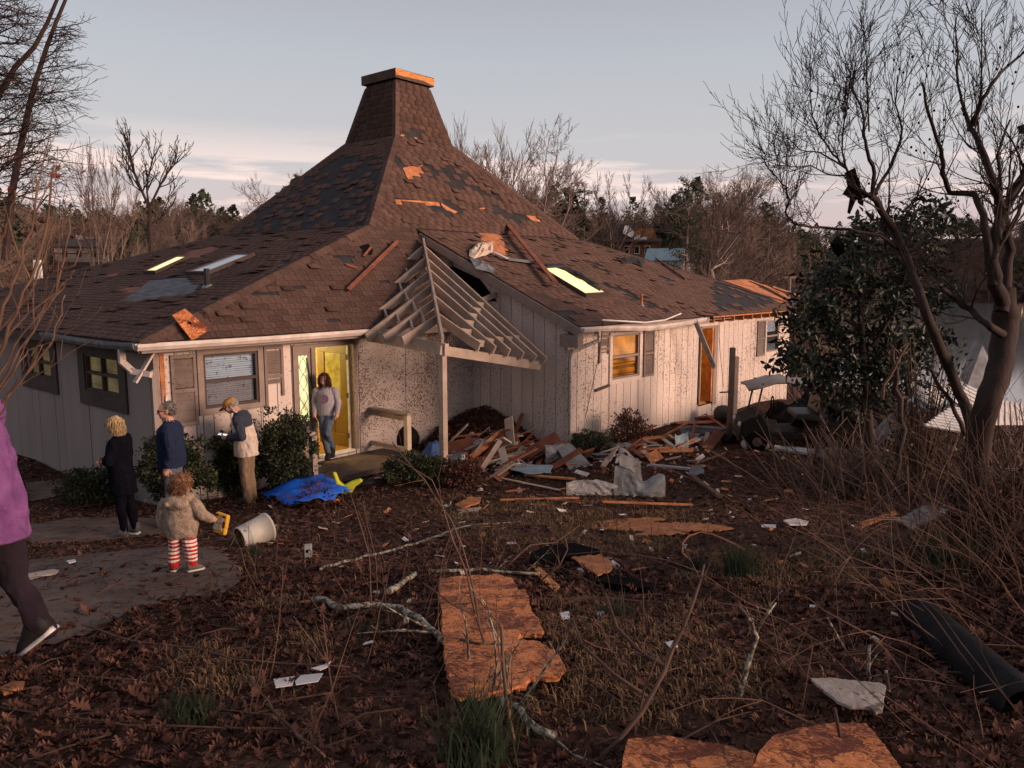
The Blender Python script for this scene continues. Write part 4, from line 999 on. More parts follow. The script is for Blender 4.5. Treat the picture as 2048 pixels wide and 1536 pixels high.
B.limb([X(.05, -.205, 1.40), X(.10, -.255, 1.13), X(.02, -.22, .90)], [.072, .06, .045], 1)
B.limb([X(-.05, .205, 1.40), X(.02, .27, 1.13), X(-.06, .24, .90)], [.072, .06, .045], 1)
B.limb([X(.0, 0, 1.48), X(-.02, 0, 1.58)], [.062, .058], 0)
P, M = B.head(X(-.035, 0, 1.655), (-1, -.35, -.03), 0, 1.03)
B.hand(X(.02, -.22, .90), (-.2, 0, -1), (0, -1, 0), 0, .18, .35); B.hand(X(-.06, .24, .90), (-.1, 0, -1), (0, 1, 0), 0, .18, .35, side=-1)
B.build([M_skin, M_navy, M_denim, M_lilac], t, rough=.006, band=lambda k_, c: k_ if k_ not in (1, 2) else (1 if c[2] > .85 + .01 * math.sin(c[1] * 30) else 2))
face_bits(P, M, t, 1.03, glasses=M_black, brow=M_greyhair)
hair(P, M, t, M_greyhair, 1.03, [(0, -.035, .028, .083, .082, .085), (0, -.055, -.03, .074, .055, .05)], 700, .03, .4, wild=.3, region=lambda q: q.y < .02)
for s in (-1, 1): shoe(X(.06, s * .1, 0), (-1, -.3, 0), .28, M_darkshoe, M_darkshoe, t)

# man in cap with phone
g = G(490, 1006)
t = empty('person', g, 'man in tan cap and cream and navy jacket looking down at his phone', 'person', 'people in front of the house')
k = 1.78 / 1.78
B = Body(); X = lambda x, y, z: V(x * k, y * k, z * k)
B.torso([(X(.06, 0, .80), X(0, .20, 0), X(.185, 0, 0), 1), (X(.06, 0, .95), X(0, .205, 0), X(.18, 0, 0), 1), (X(.04, 0, 1.15), X(0, .20, 0), X(.165, 0, 0), 1), (X(.02, 0, 1.30), X(0, .21, 0), X(.145, 0, 0), 3), (X(.0, 0, 1.43), X(0, .205, 0), X(.12, 0, .02), 3), (X(-.04, 0, 1.51), X(0, .10, 0), X(.075, 0, .03), 3)], 1)
for s in (-1, 1): B.limb([X(.06, s * .09, .86), X(.05, s * .10, .48), X(.09, s * .10, .07)], [.10, .078, .066], 2)
B.limb([X(.02, -.205, 1.42), X(.09, -.26, 1.15), X(-.17, -.12, 1.10)], [.078, .068, .045], 3)
B.limb([X(.0, .205, 1.42), X(.04, .26, 1.15), X(-.18, .06, 1.09)], [.078, .068, .045], 3)
B.limb([X(-.04, 0, 1.49), X(-.11, 0, 1.58)], [.058, .056], 0)
P, M = B.head(X(-.155, -.01, 1.62), (-1, -.18, -.55), 0, 1.03)
B.hand(X(-.17, -.12, 1.10), (-1, .25, .15), (0, -.5, -1), 0, .18, .55); B.hand(X(-.18, .06, 1.09), (-1, -.3, .15), (0, .4, -1), 0, .18, .55, side=-1)
def bandj(k_, c):
    return k_
B.build([M_skin, M_cream, M_khaki, M_jnavy], t, rough=.009, band=lambda k_, c: k_ if k_ not in (1, 2) else (1 if c[2] > .79 + .012 * math.sin(c[1] * 25) else 2))
face_bits(P, M, t, 1.03, brow=M_whitehair)
hair(P, M, t, M_whitehair, 1.03, [(0, -.045, .0, .081, .064, .055)], 450, .03, .5, wild=.3, region=lambda q: q.y < .01)
b = MB(); b.sphere(P(0, -.004, .045), (.091, .108, .068), 16, 10, rot=M); cap = b.build('cap', mat('tan_cap', (.46, .23, .06), .9, (.30, .14, .04), 14), t, True)
vs = []; fs = []
for i in range(9):
    a = math.pi * i / 8; vs += [P(-.075 * math.cos(a), .085 + .02 * math.sin(a), .03), P(-.082 * math.cos(a), .09 + .105 * math.sin(a), .012 - .03 * abs(math.cos(a))), ]
for i in range(8): fs.append((2 * i, 2 * i + 1, 2 * i + 3, 2 * i + 2))
b = MB(); b.add(vs, fs); b.add([Vector(v) - V(0, 0, .006) for v in vs], [f[::-1] for f in fs]); b.build('cap_brim', M_trimdark, cap)
b = MB(); b.tube([X(-.045 + .085 * math.cos(q), .085 * math.sin(q), 1.515 - .05 * math.cos(q)) for q in [2 * math.pi * i / 14 for i in range(15)]], .022, 6); b.build('collar', M_cream, t, True)
for s in (-1, 1):
    b = MB(); b.tube([X(.09, s * .265, 1.30), X(.15, s * .21, 1.12), X(.20, s * .14, .86)], .006, 4); b.build('piping', M_white, t)
for s in (-1, 1): shoe(X(.13, s * .1, 0), (-1, -.15, 0), .29, M_darkshoe, M_darkshoe, t)
ph = MB(); ph.box((0, 0, 0), (.075, .15, .010)); ph.box((0, 0, .0062), (.068, .14, .002), None, 1)
pho = ph.build('phone', [M_black, mat('lit_phone_screen', (.5, .55, .6), .3, emit=(.8, .85, .95), estr=.9)])
pho.location = g + X(-.30, -.03, 1.135); pho.rotation_euler = (R(8), R(-14), R(80)); tag(pho, 'lit phone held in both hands by the man in the tan cap', 'phone')

# toddler from behind
g = G(368, 1148, .03)
t = empty('person', g, 'toddler in beige hooded fleece and red and white striped leggings seen from behind', 'person', 'people in front of the house')
k = .95 / .95
B = Body(); X = lambda x, y, z: V(x, y, z)
B.torso([(X(.0, 0, .335), X(.135, .0, 0), X(0, .105, 0), 1), (X(.0, 0, .42), X(.15, 0, 0), X(0, .118, 0), 1), (X(.0, 0, .53), X(.14, 0, 0), X(0, .11, 0), 1), (X(.005, 0, .62), X(.135, 0, 0), X(0, .095, 0), 1), (X(.01, 0, .685), X(.075, 0, 0), X(0, .06, 0), 1)], 1)
B.limb([X(-.06, 0, .36), X(-.07, .01, .20), X(-.078, -.01, .06)], [.066, .056, .046], 2); B.limb([X(.06, 0, .36), X(.075, .0, .20), X(.07, .01, .06)], [.066, .056, .046], 2)
B.limb([X(-.13, 0, .63), X(-.175, .01, .50), X(-.165, .02, .40)], [.055, .052, .042], 1)
B.limb([X(.13, 0, .63), X(.195, -.01, .53), X(.235, .06, .47)], [.055, .052, .042], 1)
B.ell(X(.0, -.085, .655), (.115, .055, .065), 1); B.limb([X(-.075, .0, .69), X(.0, -.045, .70), X(.085, .0, .69)], [.045, .05, .045], 1)
for sx in (-.06, .035): B.ell(X(sx, -.135, .655), (.024, .018, .024), 1)
B.limb([X(.01, .01, .69), X(.015, .015, .74)], [.045, .045], 0)
P, M = B.head(X(.02, .02, .80), (.55, .85, -.22), 0, .86)
B.hand(X(-.165, .02, .40), (0, .1, -1), (-1, 0, 0), 0, .095, .4); B.hand(X(.235, .06, .47), (.6, .5, -.3), (.2, -.3, .9), 0, .095, .8)
B.build([M_skin, M_fleece, M_red, M_stripe], t, vox=.007, rough=.006, band=lambda k_, c: (1 if k_ in (1, 2) and c[2] > .325 + .006 * math.sin(c[0] * 60) else 2 if k_ == 1 and c[2] < .325 and abs(c[0]) < .14 and math.fmod(c[2] + .012, .037) >= .018 else 3 if k_ == 1 and c[2] < .32 and abs(c[0]) < .14 else 3 if (k_ == 2 and c[2] > .085 and math.fmod(c[2] - .02 * c[0] + .012, .037) < .018) else k_))
face_bits(P, M, t, .86)
hair(P, M, t, M_curl, .86, [(0, -.015, .025, .084, .100, .092), (-.045, -.055, -.045, .045, .05, .06), (.045, -.05, -.045, .045, .05, .06)], 1600, .055, .6, wild=.5, region=lambda q: q.y < .06 or q.z > .06, w_=.003)
shoe(X(-.085, -.035, 0), (-.1, 1, 0), .15, M_greyshoe, M_sole, t); shoe(X(.045, -.03, 0), (.75, .6, 0), .155, mat('taupe_canvas', (.16, .13, .11), .9), M_sole, t)
# toy school bus carried by the toddler
tb = empty('toy_bus', g + X(.315, .12, .405), 'yellow toy school bus held by the toddler', 'toy')
tb.rotation_euler = (R(-10), R(8), R(-25))
M_busy = mat('toy_yellow', (.62, .34, .03), .45, (.56, .3, .03), 10); M_busred = mat('toy_dark_red', (.16, .02, .015), .5); M_busblue = mat('toy_pale_blue', (.38, .50, .58), .5); M_buswhite = mat('toy_pale_print', (.62, .52, .40), .6)
b = MB(); b.bx(-.075, .075, -.025, .025, -.095, .095); bo = b.build('body', M_busy, tb); bevel(bo, .018, 3)
for (x, z, w2, h2, m, nm) in ((-.045, .075, .04, .018, M_busred, 'roof_light'), (.045, .075, .04, .018, M_busred, 'roof_light'), (-.035, .03, .05, .05, M_buswhite, 'sticker'), (.02, .035, .04, .045, M_busblue, 'window'), (.055, .005, .03, .06, M_busred, 'sticker'), (-.03, -.035, .05, .05, M_busblue, 'window'), (.025, -.03, .04, .05, M_buswhite, 'sticker'), (.055, -.07, .025, .012, M_busred, 'tail_light'), (-.055, -.07, .025, .012, M_busred, 'tail_light')):
    b = MB(); b.bx(x - w2 / 2, x + w2 / 2, -.031, -.026, z - h2 / 2, z + h2 / 2); bevel(b.build(nm, m, tb), .004, 2)
for (x, z) in ((-.05, -.095), (.05, -.095), (-.05, .03), (.05, .03)):
    b = MB(); b.tube([V(x - .012, .02, z), V(x + .012, .02, z)], .02, 10)
    if z < 0: b.build('wheel', M_black, tb)

# woman stepping out of the front door
gx = at(655, 905, 14.0); g = V(gx.x, gx.y, FL)
t = empty('person', g, 'woman with long auburn hair and lilac grey sweater stepping out of the front door', 'person', 'people in front of the house')
k = 1.62 / 1.70
B = Body(); X = lambda x, y, z: V(x * k, y * k, z * k)
B.torso([(X(0, 0, .86), X(.155, 0, 0), X(0, .115, 0), 1), (X(0, 0, .98), X(.17, 0, 0), X(0, .125, 0), 1), (X(.01, -.01, 1.16), X(.165, 0, 0), X(0, .12, 0), 1), (X(.01, -.02, 1.32), X(.175, 0, 0), X(0, .11, 0), 1), (X(.01, -.03, 1.41), X(.09, 0, 0), X(0, .07, 0), 1)], 1)
B.limb([X(-.07, 0, .90), X(-.04, -.07, .48), X(.02, -.02, .10)], [.095, .068, .05], 2); B.limb([X(.07, 0, .90), X(.05, -.16, .52), X(.08, .10, .20)], [.095, .068, .05], 2)
B.limb([X(.175, -.02, 1.34), X(.23, -.0, 1.10), X(.235, -.12, .93)], [.066, .058, .042], 1); B.limb([X(-.165, -.02, 1.34), X(-.215, .03, 1.10), X(-.20, -.06, .92)], [.066, .058, .042], 1)
B.limb([X(.01, -.03, 1.40), X(.0, -.06, 1.49)], [.05, .05], 0)
P, M = B.head(X(-.005, -.085, 1.575), (-.08, -1, -.40), 0, k)
B.hand(X(.235, -.12, .93), (.0, -.4, -1), (1, 0, 0), 0, .165, .5); B.hand(X(-.20, -.06, .92), (0, -.3, -1), (-1, 0, 0), 0, .165, .5, side=-1)
B.build([M_skin, M_lilac, M_denim], t, rough=.007, band=lambda k_, c: k_ if k_ not in (1, 2) else (1 if c[2] > .82 + .01 * math.sin(c[0] * 30) else 2))
face_bits(P, M, t, k, brow=M_auburn)
hair(P, M, t, M_auburn, k, [(0, -.025, .03, .080, .094, .085), (-.062, -.01, -.10, .028, .05, .15), (.062, -.01, -.10, .028, .05, .15), (0, -.06, -.10, .07, .045, .15)], 1000, .10, .92, wild=.16, region=lambda q: q.y < .05 or q.z > .07)
b = MB(); n_ = 18; pts = [X(.0 + .085 * math.cos(2 * math.pi * i / n_), -.140, 1.19 + .085 * math.sin(2 * math.pi * i / n_)) for i in range(n_)]
b.prism(pts, V(0, -.004, 0)); b.build('chest_emblem', mat('mauve_print', (.20, .13, .18), .9), t)
shoe(X(.01, .05, 0), (.1, -1, 0), .25, M_darkshoe, M_darkshoe, t); shoe(X(.07, .17, .10), (.1, -.9, -.3), .25, M_darkshoe, M_darkshoe, t)

# person in purple at the left edge
g = gpt(-3.10, 4.35)
t = empty('person', g, 'person in purple fleece and dark trousers walking past close by', 'person', 'people in front of the house')
k = 1.06
B = Body(); X = lambda x, y, z: V(x * k, y * k, z * k)
B.torso([(X(0, 0, .74), X(.02, .20, 0), X(.20, 0, 0), 1), (X(0, 0, .95), X(.02, .20, 0), X(.18, 0, 0), 1), (X(-.02, 0, 1.2), X(.02, .20, 0), X(.165, 0, 0), 1), (X(-.05, 0, 1.38), X(.02, .21, 0), X(.14, 0, 0), 1), (X(-.06, 0, 1.50), X(.02, .12, 0), X(.10, 0, 0), 1)], 1)
B.ell(X(.04, 0, 1.47), (.12, .13, .10), 1)
B.limb([X(-.04, -.09, .85), X(-.12, -.1, .48), X(-.10, -.1, .08)], [.10, .074, .055], 2); B.limb([X(.03, .09, .85), X(.07, .1, .47), X(.22, .1, .16)], [.10, .074, .055], 2)
B.limb([X(-.03, -.22, 1.42), X(-.06, -.28, 1.15), X(-.24, -.2, .96)], [.085, .078, .058], 1); B.limb([X(-.05, .2, 1.4), X(-.16, .25, 1.1), X(-.36, .2, 1.0)], [.08, .07, .055], 1)
B.limb([X(-.07, 0, 1.48), X(-.10, 0, 1.58)], [.06, .055], 0)
P, M = B.head(X(-.13, 0, 1.66), (-1, 0, -.1), 0, 1)
B.hand(X(-.24, -.2, .96), (-1, .1, -.3), (0, -1, 0), 0, .17, .4); B.hand(X(-.36, .2, 1.0), (-1, 0, -.2), (0, 1, 0), 0, .17, .4)
B.build([M_skin, M_purple, mat('dark_plum_trousers', (.018, .010, .018), .95)], t, rough=.012)
face_bits(P, M, t, 1)
hair(P, M, t, M_auburn, 1, [(0, -.03, .035, .09, .10, .09), (0, -.08, -.08, .08, .05, .13)], 300, .08, .8, region=lambda q: q.y < .05 or q.z > .07)
shoe(X(.0, -.1, 0), (-1, 0, 0), .28, M_darkshoe, M_sole, t); sh = shoe(V(0, 0, 0), (-1, 0, 0), .28, M_darkshoe, M_sole, t); sh.location = X(.30, .1, .17); sh.rotation_euler = (0, R(-38), 0)
# ------------------------------------------------------------------ trees and buildings beyond
M_barkfar = mat('far_bark', (.205, .140, .112), .95, (.125, .088, .072), 3, tone=.2, rnd=.28)
M_barkpale = mat('pale_bark', (.28, .20, .16), .95, (.18, .125, .10), 3, rnd=.2)
M_needle = mat('pine_needles', (.040, .052, .026), .9, (.022, .030, .016), 3, tone=.45, rnd=.2)
M_brushfar = mat('far_brush', (.155, .098, .076), .95, (.09, .058, .047), 2, tone=.4)
M_dark = mat('dark_bark', (.050, .032, .028), .95, (.028, .018, .016), 12, bump=.4, bscale=60, stretch=(1, 1, .3))
class Tree:
    """tapered limbs and twigs collected as tubes, plus optional leaf quads"""
    def __init__(s, seed, minr=.012): s.r = random.Random(seed); s.mb = MB(); s.minr = minr; s.tips = []
    def limb(s, pts, r0, r1, n):
        k = len(pts); s.mb.tube(pts, [max(s.minr * .6, r0 + (r1 - r0) * i / (k - 1)) for i in range(k)], n, 0, s.r.random(), False)
    def grow(s, p, d, L, r, lvl, par):
        """par: dict(seg, wob, up, kids, ang, ratio, sides)"""
        R_ = s.r; seg = par['seg'] if lvl > 1 else 3; pts = [Vector(p)]; d = Vector(d).normalized(); dirs = [d]
        for i in range(seg):
            d = (d + Vector((R_.gauss(0, 1), R_.gauss(0, 1), R_.gauss(0, 1))) * par['wob'] + Vector((0, 0, par['up']))).normalized()
            pts.append(pts[-1] + d * L / seg); dirs.append(d)
        r1 = max(s.minr * .5, r * (par.get('taper', .45) if lvl else .25))
        s.limb(pts, r, r1, par['sides'] if lvl > 1 else 3)
        if lvl == 0: s.tips.append(pts[-1]); return
        kids = par['kids'][min(lvl, len(par['kids']) - 1)]
        for k in range(kids):
            t = par.get('t0', .3) + (1 - par.get('t0', .3)) * (k + R_.random()) / kids; i = min(seg - 1, int(t * seg)); f = t * seg - i
            q = pts[i].lerp(pts[i + 1], f); a = dirs[i + 1]; o = a.orthogonal().normalized(); o.rotate(Matrix.Rotation(R_.uniform(0, 2 * math.pi), 3, a))
            ang = R(par['ang'] * R_.uniform(.6, 1.3)); dd = a * math.cos(ang) + o * math.sin(ang)
            s.grow(q, dd, L * par['ratio'] * R_.uniform(.65, 1.15) * (1 - .45 * t), max(s.minr * .6, (r + (r1 - r) * t) * par.get('rr', .6)), lvl - 1, par)
        if par.get('fork') and lvl >= 2:      # the leader divides, so crowns spread rather than point
            o = dirs[-1].orthogonal().normalized(); o.rotate(Matrix.Rotation(R_.uniform(0, 6.28), 3, dirs[-1]))
            for sg in (-1, 1): s.grow(pts[-1], dirs[-1] + o * sg * R_.uniform(.25, .5), L * par['ratio'] * R_.uniform(.7, .95), r1 * .85, lvl - 1, par)
        else: s.grow(pts[-1], dirs[-1], L * par['ratio'] * .8, r1, lvl - 1, par)
def bare_tree(seed, H=12, kind='spread'):
    t = Tree(seed, .014); R_ = t.r
    par = dict(fork=True, seg=5, wob=.13, up=.05, kids=[0, 5, 4, 4, 4], ang=44, ratio=.60, sides=5, t0=.22, rr=.55)
    if kind == 'narrow': par.update(ang=34, up=.06, wob=.10)
    if kind == 'fan': par.update(ang=20, up=.05, wob=.05, kids=[0, 4, 5, 5, 6], ratio=.66, t0=.1)
    th = H * (.42 if kind != 'fan' else .2); pts = [V(0, 0, -.6), V(0, 0, th * .5), V(R_.uniform(-.2, .2), R_.uniform(-.2, .2), th)]; r0 = H * .014
    t.limb(pts, r0, r0 * .75, 6)
    k = R_.choice((3, 4))
    for i in range(k):
        a = 2 * math.pi * (i + R_.random() * .5) / k; sp = {'spread': .85, 'narrow': .42, 'fan': .30}[kind]
        t.grow(pts[-1] - V(0, 0, R_.uniform(0, th * .2)), (math.cos(a) * sp, math.sin(a) * sp, 1), H * .36, r0 * .62, 4, par)
    for i in range(5):
        a = R_.uniform(0, 6.28); t.grow(V(0, 0, th * R_.uniform(.45, .95)), (math.cos(a), math.sin(a), .45), H * .22, r0 * .3, 2, par)
    zs = sorted(v[2] for v in t.mb.v); top = zs[int(len(zs) * .95)]; k_ = H / top
    t.mb.v = [(x * k_, y * k_, z * k_) for x, y, z in t.mb.v]
    return t.mb.mesh('bare_tree_mesh', M_barkfar)
def broken_tree(seed, H=9):
    t = Tree(seed, .03); R_ = t.r; par = dict(seg=4, wob=.14, up=.05, kids=[0, 2, 3], ang=45, ratio=.5, sides=5, t0=.3)
    pts = [V(0, 0, -.6)] + [V(R_.gauss(0, .15) * i, R_.gauss(0, .15) * i, H * i / 5) for i in range(1, 6)]; t.limb(pts, H * .016, H * .008, 6)
    for i in range(6):
        a = R_.uniform(0, 6.28); t.grow(pts[R_.randint(2, 5)], (math.cos(a), math.sin(a), R_.uniform(.1, .9)), H * R_.uniform(.1, .3), .07, 2, par)
    return t.mb.mesh('broken_tree_mesh', M_barkpale)
def pine_mesh(seed, H=14, clear=.55, wide=.16, n=1500):
    t = Tree(seed, .03); R_ = t.r; t.limb([V(0, 0, -.6), V(0, 0, H * .5), V(.1, .1, H * .98)], H * .013, H * .004, 6)
    b = t.mb
    for i in range(26):
        z = H * (clear + (1 - clear) * (i / 26) ** .9); a = i * 2.4 + R_.random(); L = H * wide * (1.1 - .75 * ((z / H - clear) / (1 - clear))) * R_.uniform(.5, 1.15)
        q = V(math.cos(a) * L, math.sin(a) * L, z + L * R_.uniform(-.05, .4)); t.limb([V(0, 0, z), (V(0, 0, z) + q) / 2 + V(0, 0, .05 * L), q], .05, .02, 4)
        for k in range(n // 26):
            c = V(0, 0, z).lerp(q, R_.uniform(.35, 1.08)) + V(R_.gauss(0, 1), R_.gauss(0, 1), R_.gauss(.2, .7)) * L * .16
            u = Vector((R_.gauss(0, 1), R_.gauss(0, 1), R_.gauss(.4, .6))).normalized(); w_ = u.orthogonal().normalized(); l = .3 * H / 14
            b.add([c - w_ * l * .16, c + u * l * .6 + w_ * l * .12, c + u * l, c + u * l * .5 - w_ * l * .2], [(0, 1, 2, 3)], 1, R_.random())
    return b.mesh('pine_mesh', [M_barkfar, M_needle])
TR = [bare_tree(1, 12), bare_tree(2, 12), bare_tree(3, 12, 'narrow'), bare_tree(4, 12, 'narrow'), bare_tree(5, 12, 'fan')]
BT = [broken_tree(11), broken_tree(12, 8)]
PN = [pine_mesh(21), pine_mesh(22, 13, .3, .2, 1900), pine_mesh(23, 12, .15, .22, 2200)]
def put(name, me, p, s=1.0, rz=0.0, label=None, cat='tree', group=None, sz=None):
    o = link(name, me); o.location = p; o.rotation_euler = (0, 0, rz); o.scale = (s, s, sz or s); return tag(o, label, cat, group)
def polar(px, r):
    th = math.atan((px - 1024) / FPX); return r * math.sin(th), r * math.cos(th)
def byheight(name, me, px, r, ytop, mh, label, cat='tree', rz=0.0, wide=1.0, group=None):
    """tree at a bearing and distance whose crown reaches a given height in the picture"""
    x, y = polar(px, r); z = float(gz(x, y)); p = V(x, y, z)
    lo, hi = 1, 40
    for _ in range(30):
        m = (lo + hi) / 2
        if proj((x, y, z + m))[1] > ytop: lo = m
        else: hi = m
    s = lo / mh; return put(name, me, p, s * wide, rz, label, cat, group, sz=s)
# single trees one can point at
byheight('bare_tree', TR[0], 1075, 62, 312, 12, 'tall spreading bare tree behind the right shoulder of the roof tower', rz=.4, wide=1.05)
byheight('bare_tree', TR[4], 972, 66, 296, 12, 'fan shaped bare tree with upright twigs close beside the roof tower', rz=1.0, wide=.8)
byheight('bare_tree', TR[1], 1035, 70, 325, 12, 'bare tree between the fan shaped tree and the tall spreading one', rz=2.2)
byheight('bare_tree', TR[3], 1215, 70, 372, 12, 'leaning bare tree to the left of the wrecked timber house', rz=.2)
byheight('pine_tree', PN[0], 1368, 64, 362, 14, 'tall pine with a long bare trunk beside the blue roofed shed', rz=.3)
byheight('bare_tree', TR[2], 1412, 72, 388, 12, 'slim bare tree standing close to the tall pine', rz=2.3)
byheight('bare_tree', TR[0], 1680, 52, 500, 12, 'low wide bare tree behind the far end of the roof', rz=1.3)
byheight('broken_tree', BT[0], 1440, 58, 470, 9, 'forked pale snag behind the roof ridge, right of the tall pine', rz=1.1)
byheight('bare_tree', TR[3], 205, 46, 325, 12, 'pale thin bare tree left of the bent one, on the wooded slope', rz=.7, wide=.5)
byheight('bare_tree', TR[2], 232, 50, 335, 12, 'thin bare tree just right of the palest one on the slope', rz=1.9, wide=.45)
byheight('pine_tree', PN[1], 1165, 74, 368, 13, 'dark pine among bare trees right of the tall spreading one', rz=.3)
byheight('pine_tree', PN[1], 1145, 78, 366, 13, 'dark pine half hidden behind bare trees near the roof tower', rz=1.3)
byheight('pine_tree', PN[2], 1472, 96, 408, 12, 'small dark pine at the skyline, right of the tall pine', rz=.3)
byheight('pine_tree', PN[1], 1530, 100, 405, 13, 'dark pine at the skyline above the torn end of the roof', rz=2.3)
byheight('bare_tree', TR[1], 560, 90, 362, 12, 'bare tree peeping over the left slope of the steep roof', rz=1.2)
# forked tree on the left, drawn limb by limb
t = Tree(77, .02); D = 42; A = lambda x, y: at(x, y, D)
trunk = [A(303, 560), A(302, 500), A(300, 450), A(299, 415)]; t.limb(trunk, .15, .10, 7)
par = dict(seg=4, wob=.16, up=.07, kids=[0, 3, 3], ang=32, ratio=.5, sides=5, t0=.3)
for pts, r in (([(299, 415), (285, 385), (270, 350), (262, 325), (258, 300)], .12), ([(299, 415), (294, 385), (296, 355), (305, 320)], .09), ([(299, 415), (318, 375), (332, 350), (348, 330)], .10), ([(285, 385), (268, 372), (255, 345)], .06), ([(300, 450), (322, 435), (335, 405)], .06), ([(301, 480), (275, 470), (252, 462)], .05)):
    P = [A(*p) for p in pts]; t.limb(P, r * .7, r * .35, 6)
    for q, q2 in zip(P[1:], P[2:] + [P[-1] + (P[-1] - P[-2])]):
        for _ in range(4): t.grow(q, (q2 - q).normalized() + Vector((t.r.gauss(0, .4), t.r.gauss(0, .4), .1)), 1.1, r * .35, 2, par)
base = A(303, 560); me = t.mb.mesh('forked_tree_mesh', M_dark); me.transform(Matrix.Translation(-base)); put('forked_tree', me, base, 1, 0, 'dark forked bare tree with three upright limbs on the left slope')
# wooded hillside: single trees near, one mass beyond
rt = random.Random(5); n = 0
GL = {'b': ('bare_tree', 'bare leafless tree in the wooded hillside beyond the house', 'bare trees on the wooded hillside'), 'p': ('pine_tree', 'dark pine among bare trees on the hillside beyond the house', 'pines on the wooded hillside'), 's': ('broken_tree', 'snapped pale trunk among the trees beyond the house', 'snapped trees on the hillside')}
while n < 175:
    px = rt.uniform(-150, 1600); r = rt.uniform(56, 140); x, y = polar(px, r)
    if 120 < px < 260 and r < 130: continue
    if 1150 < px < 1400 and r < 122 : continue
    if 60 < px < 115 and r < 74: continue
    if px > 1500 and r > 75: continue
    if 470 < px < 640: continue
    k = rt.choices('bps', (.80, .08, .12))[0]; nm, lb, gp = GL[k]
    me = rt.choice({'b': TR[:4], 'p': PN[1:], 's': BT}[k]); s = rt.uniform(.55, .95) * (1 if k != 'p' else .8)
    s *= .72 if px < 560 else 1.18 if k == 'b' and 880 < px < 1560 else 1
    put(nm, me, gpt(x, y), s, rt.uniform(0, 6.28), lb, 'tree', gp); n += 1
def lowtree(seed, pine=False):
    """one far tree as arrays of quads: a few dozen limbs or needle tufts"""
    R_ = random.Random(seed); b = MB()
    def st(p, q, w0, w1, t):
        d = (q - p).normalized(); o = d.orthogonal().normalized(); o.rotate(Matrix.Rotation(R_.uniform(0, 6.28), 3, d)); o2 = d.cross(o)
        for e in (o, o2): b.add([p - e * w0, p + e * w0, q + e * w1, q - e * w1], [(0, 1, 2, 3)], 1 if pine == 2 else 0, t)
    H = 11
    if not pine:
        st(V(0, 0, -.5), V(0, 0, H * .5), .15, .11, .6)
        for i in range(13):
            a = R_.uniform(0, 6.28); z = H * R_.uniform(.3, .55); L = H * R_.uniform(.25, .5); q = V(math.cos(a) * L * .75, math.sin(a) * L * .75, z + L * R_.uniform(.3, .8)); st(V(0, 0, z), q, .06, .03, R_.random())
            for k in range(11):
                p = V(0, 0, z).lerp(q, R_.uniform(.3, 1)); st(p, p + Vector((R_.gauss(0, .5), R_.gauss(0, .5), R_.uniform(-.15, .85))) * L * .36, .022, .010, R_.random())
    else:
        st(V(0, 0, -.5), V(0, 0, H), .14, .05, .4)
        for i in range(150):
            z = H * R_.uniform(.2, 1.0); rad = H * .22 * math.sin(math.pi * min(.97, .12 + .88 * z / H)) ** .7 * R_.uniform(.3, 1.1); a = R_.uniform(0, 6.28); c = V(math.cos(a) * rad, math.sin(a) * rad, z); u = Vector((R_.gauss(0, 1), R_.gauss(0, 1), R_.gauss(.3, .6))).normalized() * .55; w_ = u.orthogonal().normalized() * .28
            b.add([c - w_, c - w_ * .2 + u, c + w_, c - u], [(0, 1, 2, 3)], 1, R_.random())
    return np.array(b.v), np.array(b.f), np.array(b.t), np.array(b.m)
LT = [lowtree(i) for i in range(5)]; LP = [lowtree(40 + i, True) for i in range(3)]
def mass(name, spots, kinds, mats, kind='stuff'):
    vs, fs, ts, ms = [], [], [], []; o = 0
    for (x, y, s, k) in spots:
        v, f, t_, m_ = kinds[k]; a = rt.uniform(0, 6.28); c, d = math.cos(a), math.sin(a); z = float(gz(x, y))
        w_ = np.empty_like(v); w_[:, 0] = (v[:, 0] * c - v[:, 1] * d) * s + x; w_[:, 1] = (v[:, 0] * d + v[:, 1] * c) * s + y; w_[:, 2] = v[:, 2] * s * rt.uniform(.85, 1.15) + z
        vs.append(w_); fs.append(f + o); ts.append(np.clip(t_ * .6 + rt.uniform(0, .4), 0, 1)); ms.append(m_); o += len(v)
    me = npmesh(name, np.concatenate(vs), np.concatenate(fs), mats, np.concatenate(ts), np.concatenate(ms)); return tag(link(name, me), kind=kind)
sp = []
for _ in range(1700):
    px = rt.uniform(-250, 1640); r = rt.uniform(70, 300); x, y = polar(px, r)
    if px > 1450 and r > 90 and rt.random() < .3: continue
    if 1160 < px < 1395 and r < 122 or 105 < px < 260 and r < 128 or 55 < px < 118 and r < 76: continue
    sp.append((x, y, rt.uniform(.55, 1.0) * (.8 if px < 560 else 1.12), rt.choices(range(8), (4, 4, 4, 4, 4, 1, 1, 1) if px > 600 else (2, 2, 2, 2, 2, 2, 2, 2))[0]))
for _ in range(1300):
    left = rt.random() < .5; px = rt.uniform(-250, 560) if left else rt.uniform(880, 1620); r = rt.uniform(95, 270) if left else rt.uniform(64, 150); x, y = polar(px, r)
    if 1160 < px < 1395 and r < 122 or 105 < px < 260 and r < 128 or px > 1450 and r > 80: continue
    sp.append((x, y, rt.uniform(.45, .8), rt.choice((0, 1, 2, 3, 4, 0, 1, 2, 3, 4, 5, 6, 7) if left else (0, 1, 2, 3, 4))))
mass('woodland', sp, LT + LP, [M_barkfar, M_needle])
sp = []
for _ in range(700):
    px = rt.uniform(1500, 2300); r = rt.uniform(345, 620); x, y = polar(px, r); sp.append((x, y, rt.uniform(.9, 1.5), rt.choice((0, 1, 2, 3, 4, 0, 1, 2, 3, 4, 5, 6))))
mass('far_shore_woodland', sp, LT + LP, [M_barkfar, M_needle])
